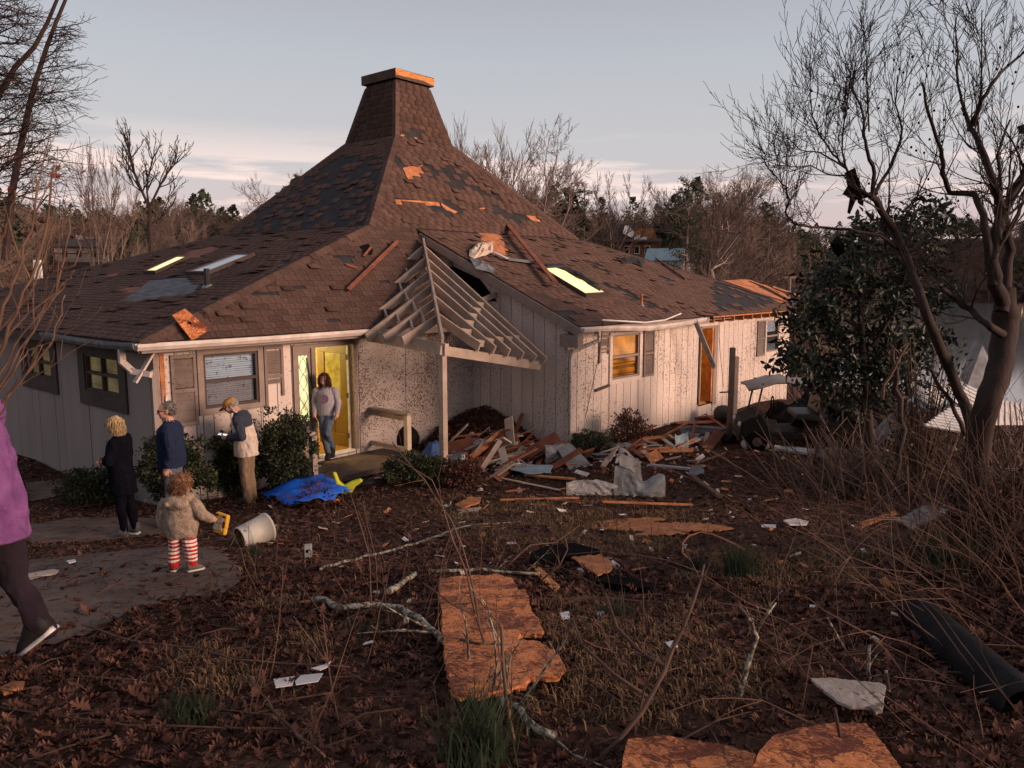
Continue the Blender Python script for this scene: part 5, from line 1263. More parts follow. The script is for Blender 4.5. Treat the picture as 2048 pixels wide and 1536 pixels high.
# brush on the slopes: thickets of fine stems
def thicket(seed):
    R_ = random.Random(seed); b = MB()
    for i in range(60):
        p = V(R_.gauss(0, .9), R_.gauss(0, .9), -.1); q = p + V(R_.gauss(0, .9), R_.gauss(0, .9), R_.uniform(.2, 1.9)); e = V(R_.gauss(0, 1), R_.gauss(0, 1), 0).normalized() * .03
        b.add([p - e, p + e, q + e * .4, q - e * .4], [(0, 1, 2, 3)], 0, R_.random())
    return np.array(b.v), np.array(b.f), np.array(b.t), np.array(b.m)
sp = []
for _ in range(2600):
    px = rt.uniform(-250, 1750); r = 30 + 110 * rt.random() ** 1.3; x, y = polar(px, r)
    if r < 42 and px < 1640: continue
    if 1160 < px < 1400 and 60 < r < 122 or abs(px - 180) < 70 and r < 130 or abs(px - 86) < 30 and r < 76: continue
    sp.append((x, y, rt.uniform(.7, 1.5), rt.choice(range(4))))
mass('hillside_brush', sp, [thicket(i) for i in range(4)], M_brushfar)

# wrecked timber house on the hillside
M_timber = mat('brown_timber_wall', (.20, .10, .055), .85, (.12, .06, .035), 2, stretch=(1, 1, 6)); M_rooffar = mat('far_dark_roof', (.06, .045, .042), .9)
px0, r0 = 1262, 116; x, y = polar(px0, r0); hz_ = float(gz(x, y)); base = onz(1262, 503, hz_) if False else V(x, y, CAMZ + (560 - 508) / FPX * r0)
wh = empty('timber_house', base, 'wrecked brown timber house with torn roof among hillside trees', 'house', rz=-.15)
b = MB(); b.bx(-3.6, 3.6, 0, 5, -3.5, 1.7); b.build('wall', M_timber, wh); b = MB(); b.bx(-.2, 3.0, .3, 4.5, 1.7, 3.6); b.build('upper_wall', mat('orange_bare_wall', (.34, .15, .06), .8, (.2, .09, .04), 1.2), wh)
b = MB(); b.prism([V(-4.4, -1.4, 1.55), V(4.2, -1.4, 1.55), V(4.2, .5, 2.0), V(-4.4, .5, 2.1)], V(0, 0, .14)); b.build('porch_roof', M_rooffar, wh)
b = MB(); b.prism([V(-3.7, 0, 1.9), V(-.4, 0, 1.9), V(-.6, 1, 3.9), V(-1.6, 2, 4.0)], V(0, 0, .16)); b.build('broken_roof', M_rooffar, wh)
b = MB(); b.prism([V(-1.5, -.05, 2.9), V(-.2, -.05, 2.3), V(.3, -.05, 2.9), V(-.6, .2, 4.0), V(-1.2, .2, 4.0)], V(0, -.08, 0)); b.build('white_tarp', M_white, wh)
b = MB(); b.prism([V(2.9, 0, 1.7), V(3.6, 0, 1.8), V(2.9, .5, 3.6)], V(0, .2, 0)); b.build('leaning_beam', M_timber, wh)
for i in range(4):
    fw = MB(); fw.bx(-2.8 + i * 1.5, -2.0 + i * 1.5, -.06, -.0, -.1, 1.1); w_ = fw.build('window', M_white, wh); pw = MB(); pw.bx(-2.72 + i * 1.5, -2.08 + i * 1.5, -.09, -.061, -.0, 1.0); pw.build('pane', M_black, w_)
for i in range(5):
    b = MB(); b.bx(-4.2 + i * 2.0, -4.06 + i * 2.0, -1.35, -1.2, -3.0, 1.56); b.build('porch_post', M_timber, wh)
b = MB(); b.bx(.2, 2.0, -.12, -.02, 1.95, 2.35); b.bx(.5, 1.1, -.15, -.02, 2.3, 2.6); b.build('hanging_insulation', M_white, wh)
# blue roofed shed
x, y = polar(1340, 92); base = V(x, y, CAMZ + (560 - 536) / FPX * 92)
shd = empty('shed', base, 'small shed with pale blue metal roof and white gable end', 'shed', rz=-.35)
b = MB(); b.bx(-2.6, 1.6, -1.5, 1.5, -2.5, .9); b.prism([V(1.6, -1.5, .9), V(1.6, 1.5, .9), V(1.6, 0, 2.1)], V(-.08, 0, 0)); b.build('wall', M_white, shd)
M_bluemetal = mat('pale_blue_metal_roof', (.22, .33, .38), .5, (.17, .26, .31), 1.5)
for s in (-1, 1):
    b = MB(); b.prism([V(-2.9, s * 1.8, .75), V(1.8, s * 1.8, .75), V(1.8, 0, 2.15), V(-2.9, 0, 2.15)], V(0, 0, .08)); b.build('roof', M_bluemetal, shd)
x, y = polar(1372, 90); b = MB(); b.prism([V(-.6, 0, -1.5), V(.7, 0, -1.5), V(.5, 0, .2), V(0, 0, .75), V(-.5, 0, .4)], V(0, .8, 0)); o = b.build('white_tent', M_white); o.location = V(x, y, CAMZ + (560 - 531) / FPX * 90); tag(o, 'small white pointed tent beside the blue roofed shed', 'tent')
# far house on the left slope, catching the last sun
x, y = polar(180, 120); base = V(x, y, CAMZ + (560 - 519) / FPX * 120)
fh = empty('ranch_house', base, 'low damaged house with pink lit wall on the left slope', 'house', rz=.25)
M_litwall = mat('sunlit_pink_wall', (.60, .45, .38), .8, (.5, .36, .3), 2); b = MB(); b.bx(-3.6, 3.2, 0, 6, -2.5, 1.2); b.build('wall', M_litwall, fh)  # pink of the low sun put into the wall and rafter colour
b = MB(); b.prism([V(-3.7, -.5, 1.2), V(3.3, -.5, 1.2), V(3.1, 2.5, 2.3), V(-1.8, 2.5, 2.3)], V(0, 0, .12)); b.build('roof', mat('grey_roof', (.12, .105, .10), .9), fh)
for (a0, a1, z0, z1) in ((-1.5, -.6, 2.35, 2.9), (1.0, 3.1, 2.4, 2.75), (1.9, 3.0, 2.8, 3.2), (-.3, .7, 2.45, 2.7)):
    b = MB(); b.bx(a0, a1, 2.3, 2.5, z0, z1); b.build('bare_rafter', M_litwall, fh)
for a0 in (-2.6, -.9, .9, 2.2):
    b = MB(); b.bx(a0, a0 + .55, -.05, 0, -.1, .75); b.build('window', M_trimdark, fh)
b = MB(); b.bx(-3.6, 3.3, -.03, 0, .28, .42); b.build('porch_band', M_trimdark, fh)
x, y = polar(86, 70); b = MB(); b.bx(-.28, .28, -.1, .1, -.9, .62); b.bx(-.2, .2, -.115, -.1, .05, .45, 1); b.bx(.1, .16, -.13, -.1, -.2, -.1, 1); o = b.build('white_cabinet', [M_white, mat('pale_panel', (.5, .46, .42), .7)]); o.location = V(x, y, CAMZ + (560 - 540) / FPX * 70); tag(o, 'upright white door panel standing among the trees on the left slope', 'panel')
# pole and lit houses across the lake
p = at(1578, 590, 40); b = MB(); b.tube([V(0, 0, -3), V(0, 0, 1.0)], .07, 6); b.bx(-.3, .3, -.03, .03, .85, .95); o = b.build('utility_pole', M_barkpale); o.location = p; tag(o, 'short wooden pole behind the torn end of the roof', 'pole')
for i, (px, py) in enumerate(((2030, 548), (2000, 552), (1972, 556))):
    x, y = polar(px, 372 + 8 * i); base = V(x, y, float(gz(x, y)))
    lh = empty('lakeside_house', base, ('dark house with three lit windows, rightmost across the lake', 'dark house with lit windows in the middle of the far shore row', 'dark house with lit windows, leftmost of the far shore row')[i], 'house', rz=.6)
    b = MB(); b.bx(-5, 5, -3, 3, -1, 4); b.build('wall', M_timber, lh); b = MB(); b.prism([V(-5.4, -3.4, 4), V(-5.4, 3.4, 4), V(-5.4, 0, 6.4)], V(10.8, 0, 0)); b.build('roof', M_rooffar, lh)
    for k in range(3):
        b = MB(); b.bx(-3.6 + 2.8 * k, -2.4 + 2.8 * k, -3.06, -3.0, 1.2, 2.6); b.build('window', mat('far_lit_window', (.5, .4, .2), .5, emit=(1, .75, .4), estr=1.2), lh)
# ------------------------------------------------------------------ litter, grass, shrubs, near trees
M_leaf = mat('dead_oak_leaf', (.140, .066, .045), .85, (.066, .031, .024), 7, tone=.62, spec=.1)
M_grass = mat('dry_grass', (.23, .135, .068), .9, (.13, .076, .04), 3, tone=.5)
M_green = mat('dark_evergreen_leaf', (.024, .032, .014), .5, (.010, .015, .007), 9, tone=.6, rnd=.1, spec=.4)
M_boxleaf = mat('boxwood_leaf', (.050, .058, .024), .7, (.022, .028, .014), 6, tone=.6)
M_redleaf = mat('red_brown_leaf', (.12, .048, .03), .8, (.05, .022, .016), 6, tone=.6)
M_twig = mat('tan_twig', (.165, .095, .066), .9, (.09, .052, .037), 8, tone=.35, rnd=.15)
M_twigdark = mat('brown_twig', (.105, .058, .042), .9, (.06, .034, .026), 8, tone=.35)
M_lichen = mat('lichen_bark', (.34, .33, .26), .95, (.085, .062, .045), 26, detail=3, bump=.5, bscale=50, contrast=(.45, .56))
M_sprig = mat('pine_sprig', (.040, .055, .028), .8, (.02, .03, .016), 9, tone=.5)
M_crape = mat('crape_myrtle_bark', (.042, .025, .020), .85, (.018, .011, .010), 5, stretch=(1, 1, .25), bump=.35, bscale=30)
OAK = [(0, 0), (.10, .10), (.07, .16), (.30, .24), (.20, .32), (.12, .36), (.38, .50), (.26, .57), (.12, .60), (.32, .76), (.18, .80), (.10, .92), (0, 1.0)]
def leaf_template(curl, lob=True):
    o = OAK if lob else [(0, 0), (.2, .3), (.22, .6), (0, 1)]
    out = o + [(-x, y) for x, y in o[-2:0:-1]]; vs = []
    for x, y in out: vs.append((x * .8, y - .5, curl * (abs(x) ** 1.5 * 1.6 + (y - .5) ** 2 * .9)))
    vs.append((0, 0, -.02)); n = len(out); return np.array(vs), np.array([(i, (i + 1) % n, n) for i in range(n)])
# concrete pad outlines, in the picture
PADS = [[(60, 1122), (200, 1108), (330, 1095), (440, 1105), (478, 1135), (486, 1165), (440, 1190), (330, 1205), (260, 1225), (200, 1260), (120, 1290), (-60, 1330), (-160, 1230)],
        [(40, 1052), (150, 1036), (300, 1038), (345, 1050), (330, 1068), (180, 1086), (60, 1088)], [(50, 968), (120, 960), (132, 975), (124, 992), (60, 1004)]]
PADW = [[(lambda q: (q.x, q.y))(G(*p)) for p in pad] for pad in PADS]
def on_pad(x, y): return any(inpoly(x, y, p) for p in PADW)
for i, pad in enumerate(PADW):
    xs = [p[0] for p in pad]; ys = [p[1] for p in pad]; b = MB(); s = .07; idx = {}
    def vid(a, c):
        k = (a, c)
        if k not in idx:
            x, y = min(xs) + a * s, min(ys) + c * s; idx[k] = len(b.v); b.v.append((x, y, float(gz(x, y)) + .018 + .004 * mnoise.noise(V(x * 2, y * 2, 0))))
        return idx[k]
    for a in range(int((max(xs) - min(xs)) / s) + 1):
        for c in range(int((max(ys) - min(ys)) / s) + 1):
            x, y = min(xs) + (a + .5) * s, min(ys) + (c + .5) * s
            if inpoly(x, y, pad): b.f.append((vid(a, c), vid(a + 1, c), vid(a + 1, c + 1), vid(a, c + 1))); b.m.append(0); b.t.append(.5)
    tag(b.build('path', M_slab, None, True), kind='structure')
HB = [W2H((0, 0, 0))]
def in_house(x, y):
    p = W2H((x, y, 0)); return (p.x > .35 and p.y > .35 and p.x < 20 and p.y < 14.2) or (p.x > 7.6 and p.y > WB - .05 and p.x < 20)
GRASSY = [(1250, 1330, 330, 150), (1180, 1060, 260, 60), (430, 1345, 110, 60), (980, 1020, 150, 30), (620, 1290, 60, 30), (1480, 1150, 160, 60), (560, 1210, 60, 20), (1650, 1130, 120, 40)]
def grassiness(px, py):
    g_ = max((1 - ((px - cx) / rx) ** 2 - ((py - cy) / ry) ** 2) for cx, cy, rx, ry in GRASSY); return g_
def scatter(n, y0, y1, spread, power=1.0):
    out_ = []; 
    while len(out_) < n:
        y = y0 + (y1 - y0) * nrg.random() ** power; x = nrg.uniform(-1, 1) * (spread * y + .6)
        out_.append((x, y))
    return np.array(out_)
def litter(name, pts, size, lob, seed, lift=.02):
    r_ = np.random.default_rng(seed); temps = [leaf_template(c, lob) for c in (.1, .35, .7, -.35)]
    vs, fs, ts = [], [], []; o = 0
    px_, py_ = pts[:, 0], pts[:, 1]; z = gz(px_, py_)
    for i in range(len(pts)):
        v, f = temps[r_.integers(4)]
        a = r_.uniform(0, 6.28); tx, ty = r_.normal(0, .24), r_.normal(0, .24); s = size * r_.uniform(.55, 1.25)
        c, d = math.cos(a), math.sin(a); q = v * s
        if lob:     # torn and folded: squeezed across, sometimes broken short
            q[:, 0] *= r_.uniform(.45, 1.1); q[:, 2] += np.abs(q[:, 0]) * r_.uniform(-.2, 1.1) + q[:, 1] * np.abs(q[:, 1]) / s * r_.uniform(-1, 1.5); q[:, 1] = np.where(q[:, 1] > s * r_.uniform(.05, .9), q[:, 1] * r_.uniform(.5, 1), q[:, 1]); q[:, 0] += q[:, 1] * q[:, 1] / s * r_.uniform(-.5, .5)
        x = q[:, 0] * c - q[:, 1] * d; y = q[:, 0] * d + q[:, 1] * c; zz = q[:, 2] + x * tx + y * ty
        vs.append(np.stack([x + px_[i], y + py_[i], zz - zz.min() * .75 + z[i] + lift * r_.random()], 1)); fs.append(f + o); o += len(v)
        t_ = np.clip(.42 + r_.normal(0, .20) + (.40 if r_.random() < .13 else 0), 0, 1); ts.append(np.full(len(f), t_))
    me = npmesh(name, np.concatenate(vs), np.concatenate(fs), M_leaf, np.concatenate(ts)); return tag(link(name, me), kind='stuff')
def keep(pts, padp, grassp):
    k = []
    for x, y in pts:
        if in_house(x, y): continue
        if on_pad(x, y) and rng.random() > padp: continue
        px, py = proj((x, y, float(gz(x, y)))); g_ = grassiness(px, py)
        if g_ > 0 and rng.random() > grassp: continue
        if mnoise.noise(V(x * .9, y * .9, 3)) + rng.uniform(-.5, .5) < -.45: continue
        k.append((x, y))
    return np.array(k)
litter('leaf_litter', keep(scatter(11000, 2.6, 7.0, .72, .75), .12, .45), .092, True, 3)
litter('leaf_litter', keep(scatter(36000, 2.6, 8.5, .72, .75), .3, .8), .046, False, 13)
litter('leaf_litter', keep(scatter(30000, 6.8, 15.5, .74, .85), .10, .5), .10, False, 4)
litter('leaf_litter', keep(scatter(9000, 14, 28, .75, .9), .1, 1), .13, False, 5)
# grass: tapered bent blades
def grass(name, spots, h0, h1, m, per, rad, seed, wdt=.005):
    r_ = np.random.default_rng(seed); n = len(spots) * per
    c = np.repeat(np.array(spots), per, 0); x = c[:, 0] + r_.normal(0, rad, n); y = c[:, 1] + r_.normal(0, rad, n); z = gz(x, y)
    h = r_.uniform(h0, h1, n); a = r_.uniform(0, 6.28, n); ln = r_.uniform(.3, 1.3, n) * h; dx, dy = np.cos(a), np.sin(a); wx, wy = -dy * wdt, dx * wdt
    P = [np.stack([x - wx, y - wy, z - .01], 1), np.stack([x + wx, y + wy, z - .01], 1), np.stack([x + dx * ln * .4 + wx * .7, y + dy * ln * .4 + wy * .7, z + h * .65], 1), np.stack([x + dx * ln * .4 - wx * .7, y + dy * ln * .4 - wy * .7, z + h * .65], 1), np.stack([x + dx * ln, y + dy * ln, z + h * .8], 1)]
    v = np.stack(P, 1).reshape(-1, 3); b_ = np.arange(n) * 5
    f = np.concatenate([np.stack([b_, b_ + 1, b_ + 2], 1), np.stack([b_, b_ + 2, b_ + 3], 1), np.stack([b_ + 3, b_ + 2, b_ + 4], 1)])
    t_ = np.tile(r_.random(n), 3); me = npmesh(name, v, f, m, t_); return tag(link(name, me), kind='stuff')
spots = []
for x, y in scatter(40000, 2.8, 14, .72, .8):
    if on_pad(x, y) or in_house(x, y): continue
    px, py = proj((x, y, float(gz(x, y)))); g_ = grassiness(px, py)
    if g_ > 0 and rng.random() < g_ * 1.2 + .15 and mnoise.noise(V(x * 1.6, y * 1.6, 7)) > -.18: spots.append((x, y))
    elif rng.random() < .03: spots.append((x, y))
grass('dry_grass', spots, .02, .075, M_grass, 7, .04, 9)
# twigs lying about
b = MB()
for x, y in scatter(700, 2.8, 14, .72, .8):
    if in_house(x, y): continue
    a = rng.uniform(0, 6.28); L = rng.uniform(.1, .5); p = gpt(x, y, .03); q = gpt(x + math.cos(a) * L, y + math.sin(a) * L, rng.uniform(.02, .10)); m_ = p.lerp(q, .5) + V(rng.gauss(0, .02), rng.gauss(0, .02), .01)
    b.tube([p, m_, q], [rng.uniform(.003, .007), .004, .002], 4, 0, rng.random(), False)
tag(b.build('fallen_twigs', M_twigdark), kind='stuff')
b = MB()      # splinters and chips of wood and insulation strewn over the yard
for x, y in scatter(420, 4, 16, .6, .7):
    if in_house(x, y): continue
    px, py = proj((x, y, float(gz(x, y))))
    if px < 520 or (rng.random() < .5 and py > 1150): continue
    s = rng.uniform(.015, .07); b.box(gpt(x, y, .03), (s, s * rng.uniform(.25, 3), .006), (rng.gauss(0, .3), rng.gauss(0, .3), rng.uniform(0, 6.28)), rng.choice((0, 0, 1, 2, 1)), rng.random())
tag(b.build('scattered_splinters', [M_orangewood, M_lumberedge, M_white]), kind='stuff')

# thin bare shoots standing in the litter
b = MB()
for x, y in scatter(170, 3.2, 10, .55, .8):
    px, py = proj((x, y, float(gz(x, y))))
    if on_pad(x, y) or px < 480 or in_house(x, y): continue
    h = rng.uniform(.15, .7); p = gpt(x, y, -.01); d = V(rng.gauss(0, .22), rng.gauss(0, .22), 1); k = [p]
    for j in range(5): d = (d + V(rng.gauss(0, .1), rng.gauss(0, .1), 0)).normalized(); k.append(k[-1] + d * h / 5)
    b.tube(k, [.0035, .0033, .003, .0026, .002, .0012], 4, 0, rng.random(), False)
    for _ in range(rng.randint(0, 3)): j = rng.randint(2, 4); e = d + V(rng.gauss(0, .7), rng.gauss(0, .7), 0); b.tube([k[j], k[j] + e * h * .12, k[j] + e * h * .22 + V(0, 0, h * .04)], [.002, .0016, .001], 3, 0, rng.random(), False)
tag(b.build('bare_shoots', M_twig), kind='stuff')

# shrubs of many small leaves
def shrub(name, c, r, n, leaf, m, label, cat='shrub', seed=1, stems=10, mb=None, flat=.0, boxy=False, sm=None, group=None):
    R_ = random.Random(seed); root = empty(name, c, label, cat, group); b = MB()
    for i in range(n):
        while True:
            p = V(R_.uniform(-1, 1), R_.uniform(-1, 1), R_.uniform(-1, 1)); d = p.length
            if boxy: d = (abs(p.x) ** 4 + abs(p.y) ** 4 + abs(p.z) ** 4) ** .25
            k = .74 + .62 * mnoise.noise(p * 2.3 + V(seed, 0, 0)) + (.3 if R_.random() < .03 else 0)
            if d < k and R_.random() < (d / k) ** 1.2 + .1: break
        q = V(p.x * r[0], p.y * r[1], (p.z + 1) * r[2]); u = (p + V(R_.gauss(0, .6), R_.gauss(0, .6), R_.gauss(.3, .6))).normalized(); w_ = u.orthogonal().normalized(); w_.rotate(Matrix.Rotation(R_.uniform(0, 6.28), 3, u)); l = leaf * R_.uniform(.6, 1.3)
        b.add([q, q + u * l * .5 + w_ * l * .26, q + u * l, q + u * l * .5 - w_ * l * .26], [(0, 1, 2, 3)], 0, R_.random())
    b.build('foliage', m, root)
    b = MB()
    for i in range(stems):
        a = R_.uniform(0, 6.28); e = V(math.cos(a) * r[0] * R_.uniform(.2, .85), math.sin(a) * r[1] * R_.uniform(.2, .85), r[2] * R_.uniform(.9, 1.9)); b.tube([V(e.x * .1, e.y * .1, -.05), e * .5 + V(0, 0, .05), e], [.014, .009, .004], 4, 0, R_.random(), False)
    b.build('stem', sm or M_twigdark, root); return root
g = G(562, 1010); shrub('boxwood_shrub', gpt(g.x * 1.05, g.y + .85), (.56, .42, .74), 13000, .055, M_boxleaf, 'big round dark boxwood bush left of the front door, behind the tarp', seed=3, stems=14)
g = G(430, 1010); shrub('boxwood_shrub', gpt(g.x, g.y + .75), (.66, .34, .58), 11000, .055, M_boxleaf, 'dark boxwood bush under the front window, behind the man in the cap', seed=4, stems=12)
g = G(310, 1040); shrub('boxwood_shrub', gpt(g.x, g.y + .7), (.60, .4, .62), 10000, .055, M_boxleaf, 'dark boxwood bush at the house corner between the blond woman and the man in navy', seed=5, stems=12)
g = G(180, 1010); shrub('boxwood_shrub', gpt(g.x, g.y), (.5, .35, .30), 4200, .055, M_boxleaf, 'low dark straggling bush by the shaded side wall', seed=6)
g = G(205, 985); shrub('boxwood_shrub', gpt(g.x + .1, g.y + .6), (.2, .2, .36), 700, .05, M_boxleaf, 'small upright sprig of a bush against the shaded side wall', seed=16)
g = G(830, 975); shrub('juniper_shrub', gpt(g.x, g.y + .2), (.62, .4, .28), 5200, .05, M_boxleaf, 'low spreading juniper before the porch slab', seed=7)
g = G(925, 980); shrub('nandina_shrub', gpt(g.x, g.y + .1), (.45, .35, .26), 1800, .06, M_redleaf, 'reddish brown leafy shrub beside the juniper', seed=8, stems=20)
g = G(1262, 895); shrub('azalea_shrub', gpt(g.x, g.y + .1), (.46, .42, .40), 1900, .06, M_redleaf, 'brown leaved round bush against the wing wall under the amber window', seed=9, stems=26)
g = G(1185, 905); shrub('azalea_shrub', gpt(g.x, g.y), (.55, .4, .24), 1900, .055, M_boxleaf, 'low grey green bush at the corner of the wing wall', seed=10, stems=20)
g = G(640, 1010); shrub('nandina_shrub', gpt(g.x + .05, g.y - .55), (.32, .25, .22), 170, .055, M_redleaf, 'sparse red leaved shrub in front of the blue tarp', seed=12, stems=12, sm=M_redleaf)
# pine sprigs and tufts
def tuft(px, py, h, n, label, rad=.05, m=None, lean=(0, 0), spread=.45):
    g_ = G(px, py); b = MB()
    for i in range(n):
        a = rng.uniform(0, 6.28); s = rng.uniform(.05, spread); L = h * rng.uniform(.6, 1.05); o = V(rng.gauss(0, rad), rng.gauss(0, rad), -.01); d = V(math.cos(a) * s + lean[0], math.sin(a) * s + lean[1], 1).normalized()
        w_ = d.cross(V(0, 1, .2)).normalized() * .0032; e = o + d * L + V(math.cos(a), math.sin(a), -.5) * L * .12
        b.add([o - w_, o + w_, o + d * L * .6 + w_ * .8, e, o + d * L * .6 - w_ * .8], [(0, 1, 2, 3, 4)], 0, rng.random())
    o_ = b.build('pine_seedling', m or M_sprig); o_.location = g_; tag(o_, label, 'plant')
tuft(1478, 1155, .36, 230, 'larger green pine tuft growing in the lawn beside the orange hose', .06)
tuft(1392, 1145, .20, 130, 'smaller green pine tuft inside the orange hose loop', .05)
tuft(955, 1530, .40, 230, 'big green pine seedling in front of the large strand board', .07)
tuft(385, 1440, .16, 150, 'dark green pine tuft in the leaves, left of the white papers', .06)
tuft(505, 1112, .14, 120, 'green pine sprig lying at the mouth of the white bucket', .05)
tuft(1235, 1235, .15, 110, 'short pale green tuft in the dry grass, right of the large strand board', .09)
tuft(720, 1270, .12, 70, 'tiny green tuft near the lichen covered branch', .06)
tuft(1890, 1120, .35, 200, 'mossy green clump under the brambles', .15, spread=.9)

# saplings and branches, each traced along its own course through the yard
def stick(name, pix, r0, r1, m, label, cat='branch', dep=None, lift=.02, twigs=0, tl=.3, side=5):
    """pix: pixel course; dep: None = along the ground, else a depth or (start, end) depths"""
    P = []
    for i, (x, y) in enumerate(pix):
        if dep is None: P.append(G(x, y, lift))
        else:
            d = dep if not isinstance(dep, tuple) else dep[0] + (dep[1] - dep[0]) * i / (len(pix) - 1); P.append(at(x, y, d))
    k = []     # subdivide with a little wander
    for a, b2 in zip(P, P[1:]):
        n_ = max(1, int((b2 - a).length / .12))
        for j in range(n_): k.append(a.lerp(b2, j / n_) + V(rng.gauss(0, 1), rng.gauss(0, 1), rng.gauss(0, 1)) * r0 * .35)
    k.append(P[-1]); b = MB(); n = len(k); b.tube(k, [(r0 + (r1 - r0) * i / (n - 1)) * rng.uniform(.9, 1.12) for i in range(n)], side, 0, .5)
    T_ = Tree(rng.randint(0, 9999), .002); T_.mb = b; par = dict(seg=4, wob=.13, up=.03, kids=[0, 2, 2], ang=38, ratio=.55, sides=4, t0=.3)
    for _ in range(twigs):
        i = rng.randrange(max(1, n // 4), n - 1); d = (k[i + 1] - k[i]).normalized() + V(rng.gauss(0, .6), rng.gauss(0, .6), rng.gauss(.25, .5)); T_.grow(k[i], d, tl * rng.uniform(.5, 1.2), (r0 + (r1 - r0) * i / n) * .5, 1, par)
    return tag(b.build(name, m, None, True), label, cat)
q = G(1030, 1500); D0 = q.y
stick('sapling', [(1040, 1536), (1020, 1440), (1006, 1330), (1002, 1255), (998, 1245)], .010, .008, M_twig, 'slender sapling crossing the big strand board, nearest to the lens', 'sapling', dep=D0, twigs=5)
stick('sapling', [(962, 1260), (952, 1215), (945, 1170), (925, 1090), (903, 1040), (850, 960), (800, 905), (785, 885)], .008, .003, M_twig, 'long thin stem rising from the strand board towards the post', 'sapling', dep=(4.6, 5.2), twigs=3, tl=.2)
stick('sapling', [(952, 1228), (935, 1150), (905, 1080), (882, 1000), (865, 960), (815, 930), (765, 905)], .008, .003, M_twig, 'second thin stem rising from the strand board, bent to the left', 'sapling', dep=(4.6, 5.3), twigs=3, tl=.2)
stick('sapling', [(952, 1235), (975, 1300), (985, 1350), (992, 1395)], .009, .010, M_twig, 'stem lying across the strand board below the fork', 'sapling', dep=(4.55, 4.2), twigs=4, tl=.3)
stick('sapling', [(845, 1165), (905, 1210), (950, 1230)], .005, .008, M_twigdark, 'dark side branch reaching left from the sapling fork', 'branch', dep=4.6, twigs=3)
stick('sapling', [(1185, 1536), (1285, 1430), (1325, 1345), (1345, 1300), (1385, 1210), (1400, 1160), (1408, 1130)], .013, .007, M_twigdark, 'thick red brown stem slanting up to a pale broken tip', 'sapling', dep=(3.1, 4.1), twigs=4)
stick('sapling', [(1212, 1190), (1235, 1255), (1290, 1310), (1335, 1335)], .009, .013, M_twigdark, 'dark branch joining the slanting red brown stem', 'branch', dep=(4.2, 3.7), twigs=3)
stick('sapling', [(1145, 1240), (1165, 1290), (1230, 1350), (1305, 1400)], .006, .010, M_twigdark, 'lower dark branch joining the slanting red brown stem', 'branch', dep=(3.9, 3.5), twigs=4)
stick('sapling', [(1265, 1480), (1290, 1380), (1308, 1320), (1315, 1312)], .008, .004, M_twigdark, 'straight dark shoot beside the slanting stem', 'branch', dep=3.4)
stick('sapling', [(1455, 1536), (1465, 1460), (1480, 1380), (1500, 1310), (1508, 1275), (1502, 1245), (1480, 1212)], .020, .007, M_lichen, 'lichen covered forked stem beside the lower right strand board', 'sapling', dep=3.75, twigs=3, tl=.15)
stick('branch', [(1508, 1280), (1525, 1240), (1552, 1205)], .009, .005, M_lichen, 'pale lichened fork of the stem right of the dry grass', 'branch', dep=3.75, twigs=2, tl=.12)
stick('branch', [(1655, 1235), (1690, 1300), (1715, 1330), (1735, 1340)], .006, .009, M_lichen, 'thin branch above the white broken board', 'branch', dep=4.4, twigs=3)
stick('branch', [(1740, 1290), (1738, 1345), (1750, 1400), (1745, 1440), (1750, 1475)], .009, .012, M_lichen, 'grey branch standing in front of the white broken board', 'branch', dep=4.0, twigs=4, tl=.2)
stick('branch', [(1772, 1340), (1785, 1420), (1800, 1490), (1815, 1515)], .010, .006, M_lichen, 'grey stick leaning right of the white broken board', 'branch', dep=3.8, twigs=2)
stick('branch', [(1668, 1415), (1680, 1470), (1695, 1536)], .007, .010, M_twigdark, 'dark twig crossing the lower right strand board', 'branch', dep=3.1, twigs=2)
stick('branch', [(640, 1150), (680, 1135), (740, 1120), (800, 1105), (860, 1085), (930, 1060), (1040, 1050)], .016, .010, M_lichen, 'long pale branch lying across the yard towards the splintered wood', 'branch', twigs=6, lift=.05)
stick('branch', [(630, 1212), (690, 1235), (745, 1228), (800, 1235), (860, 1275), (940, 1360), (1010, 1430), (1080, 1490), (1110, 1500)], .026, .018, M_lichen, 'thick lichen covered limb lying before the strand board', 'branch', twigs=14, lift=.07, tl=.4, side=7)
stick('branch', [(775, 1200), (800, 1180), (830, 1160)], .028, .022, M_lichen, 'short stub of mossy limb at the upper corner of the strand board', 'branch', lift=.06)
stick('branch', [(860, 1155), (960, 1150), (1080, 1158)], .018, .014, M_lichen, 'pale branch lying along the far edge of the strand board', 'branch', lift=.05, twigs=2)
stick('branch', [(165, 1262), (265, 1298), (390, 1310), (470, 1335), (560, 1342), (700, 1350)], .007, .005, M_twig, 'long thin twig lying from the path to the white papers', 'branch', lift=.05, twigs=5)
stick('branch', [(500, 1370), (560, 1450), (600, 1490), (650, 1530)], .008, .007, M_twig, 'twig lying below the white papers', 'branch', lift=.04, twigs=5)
stick('branch', [(0, 1430), (140, 1450), (260, 1465), (420, 1470), (640, 1475)], .006, .004, M_twigdark, 'dim long twig across the lower left corner', 'branch', lift=.04, twigs=4)
stick('branch', [(1010, 1135), (1060, 1090), (1110, 1085), (1160, 1050)], .006, .004, M_twig, 'bent twig arching over the black hollow', 'branch', dep=(6.4, 6.8), twigs=6, tl=.25)
stick('branch', [(1085, 1160), (1120, 1130), (1135, 1100), (1130, 1075)], .008, .005, M_twig, 'forked grey twig in front of the black hollow', 'branch', dep=6.2, twigs=4, tl=.25)
stick('sapling', [(745, 1270), (742, 1180), (738, 1110), (715, 1030), (700, 985)], .006, .003, M_twig, 'thin upright sapling stem left of the juniper', 'sapling', dep=(5.2, 5.5), twigs=4, tl=.25)
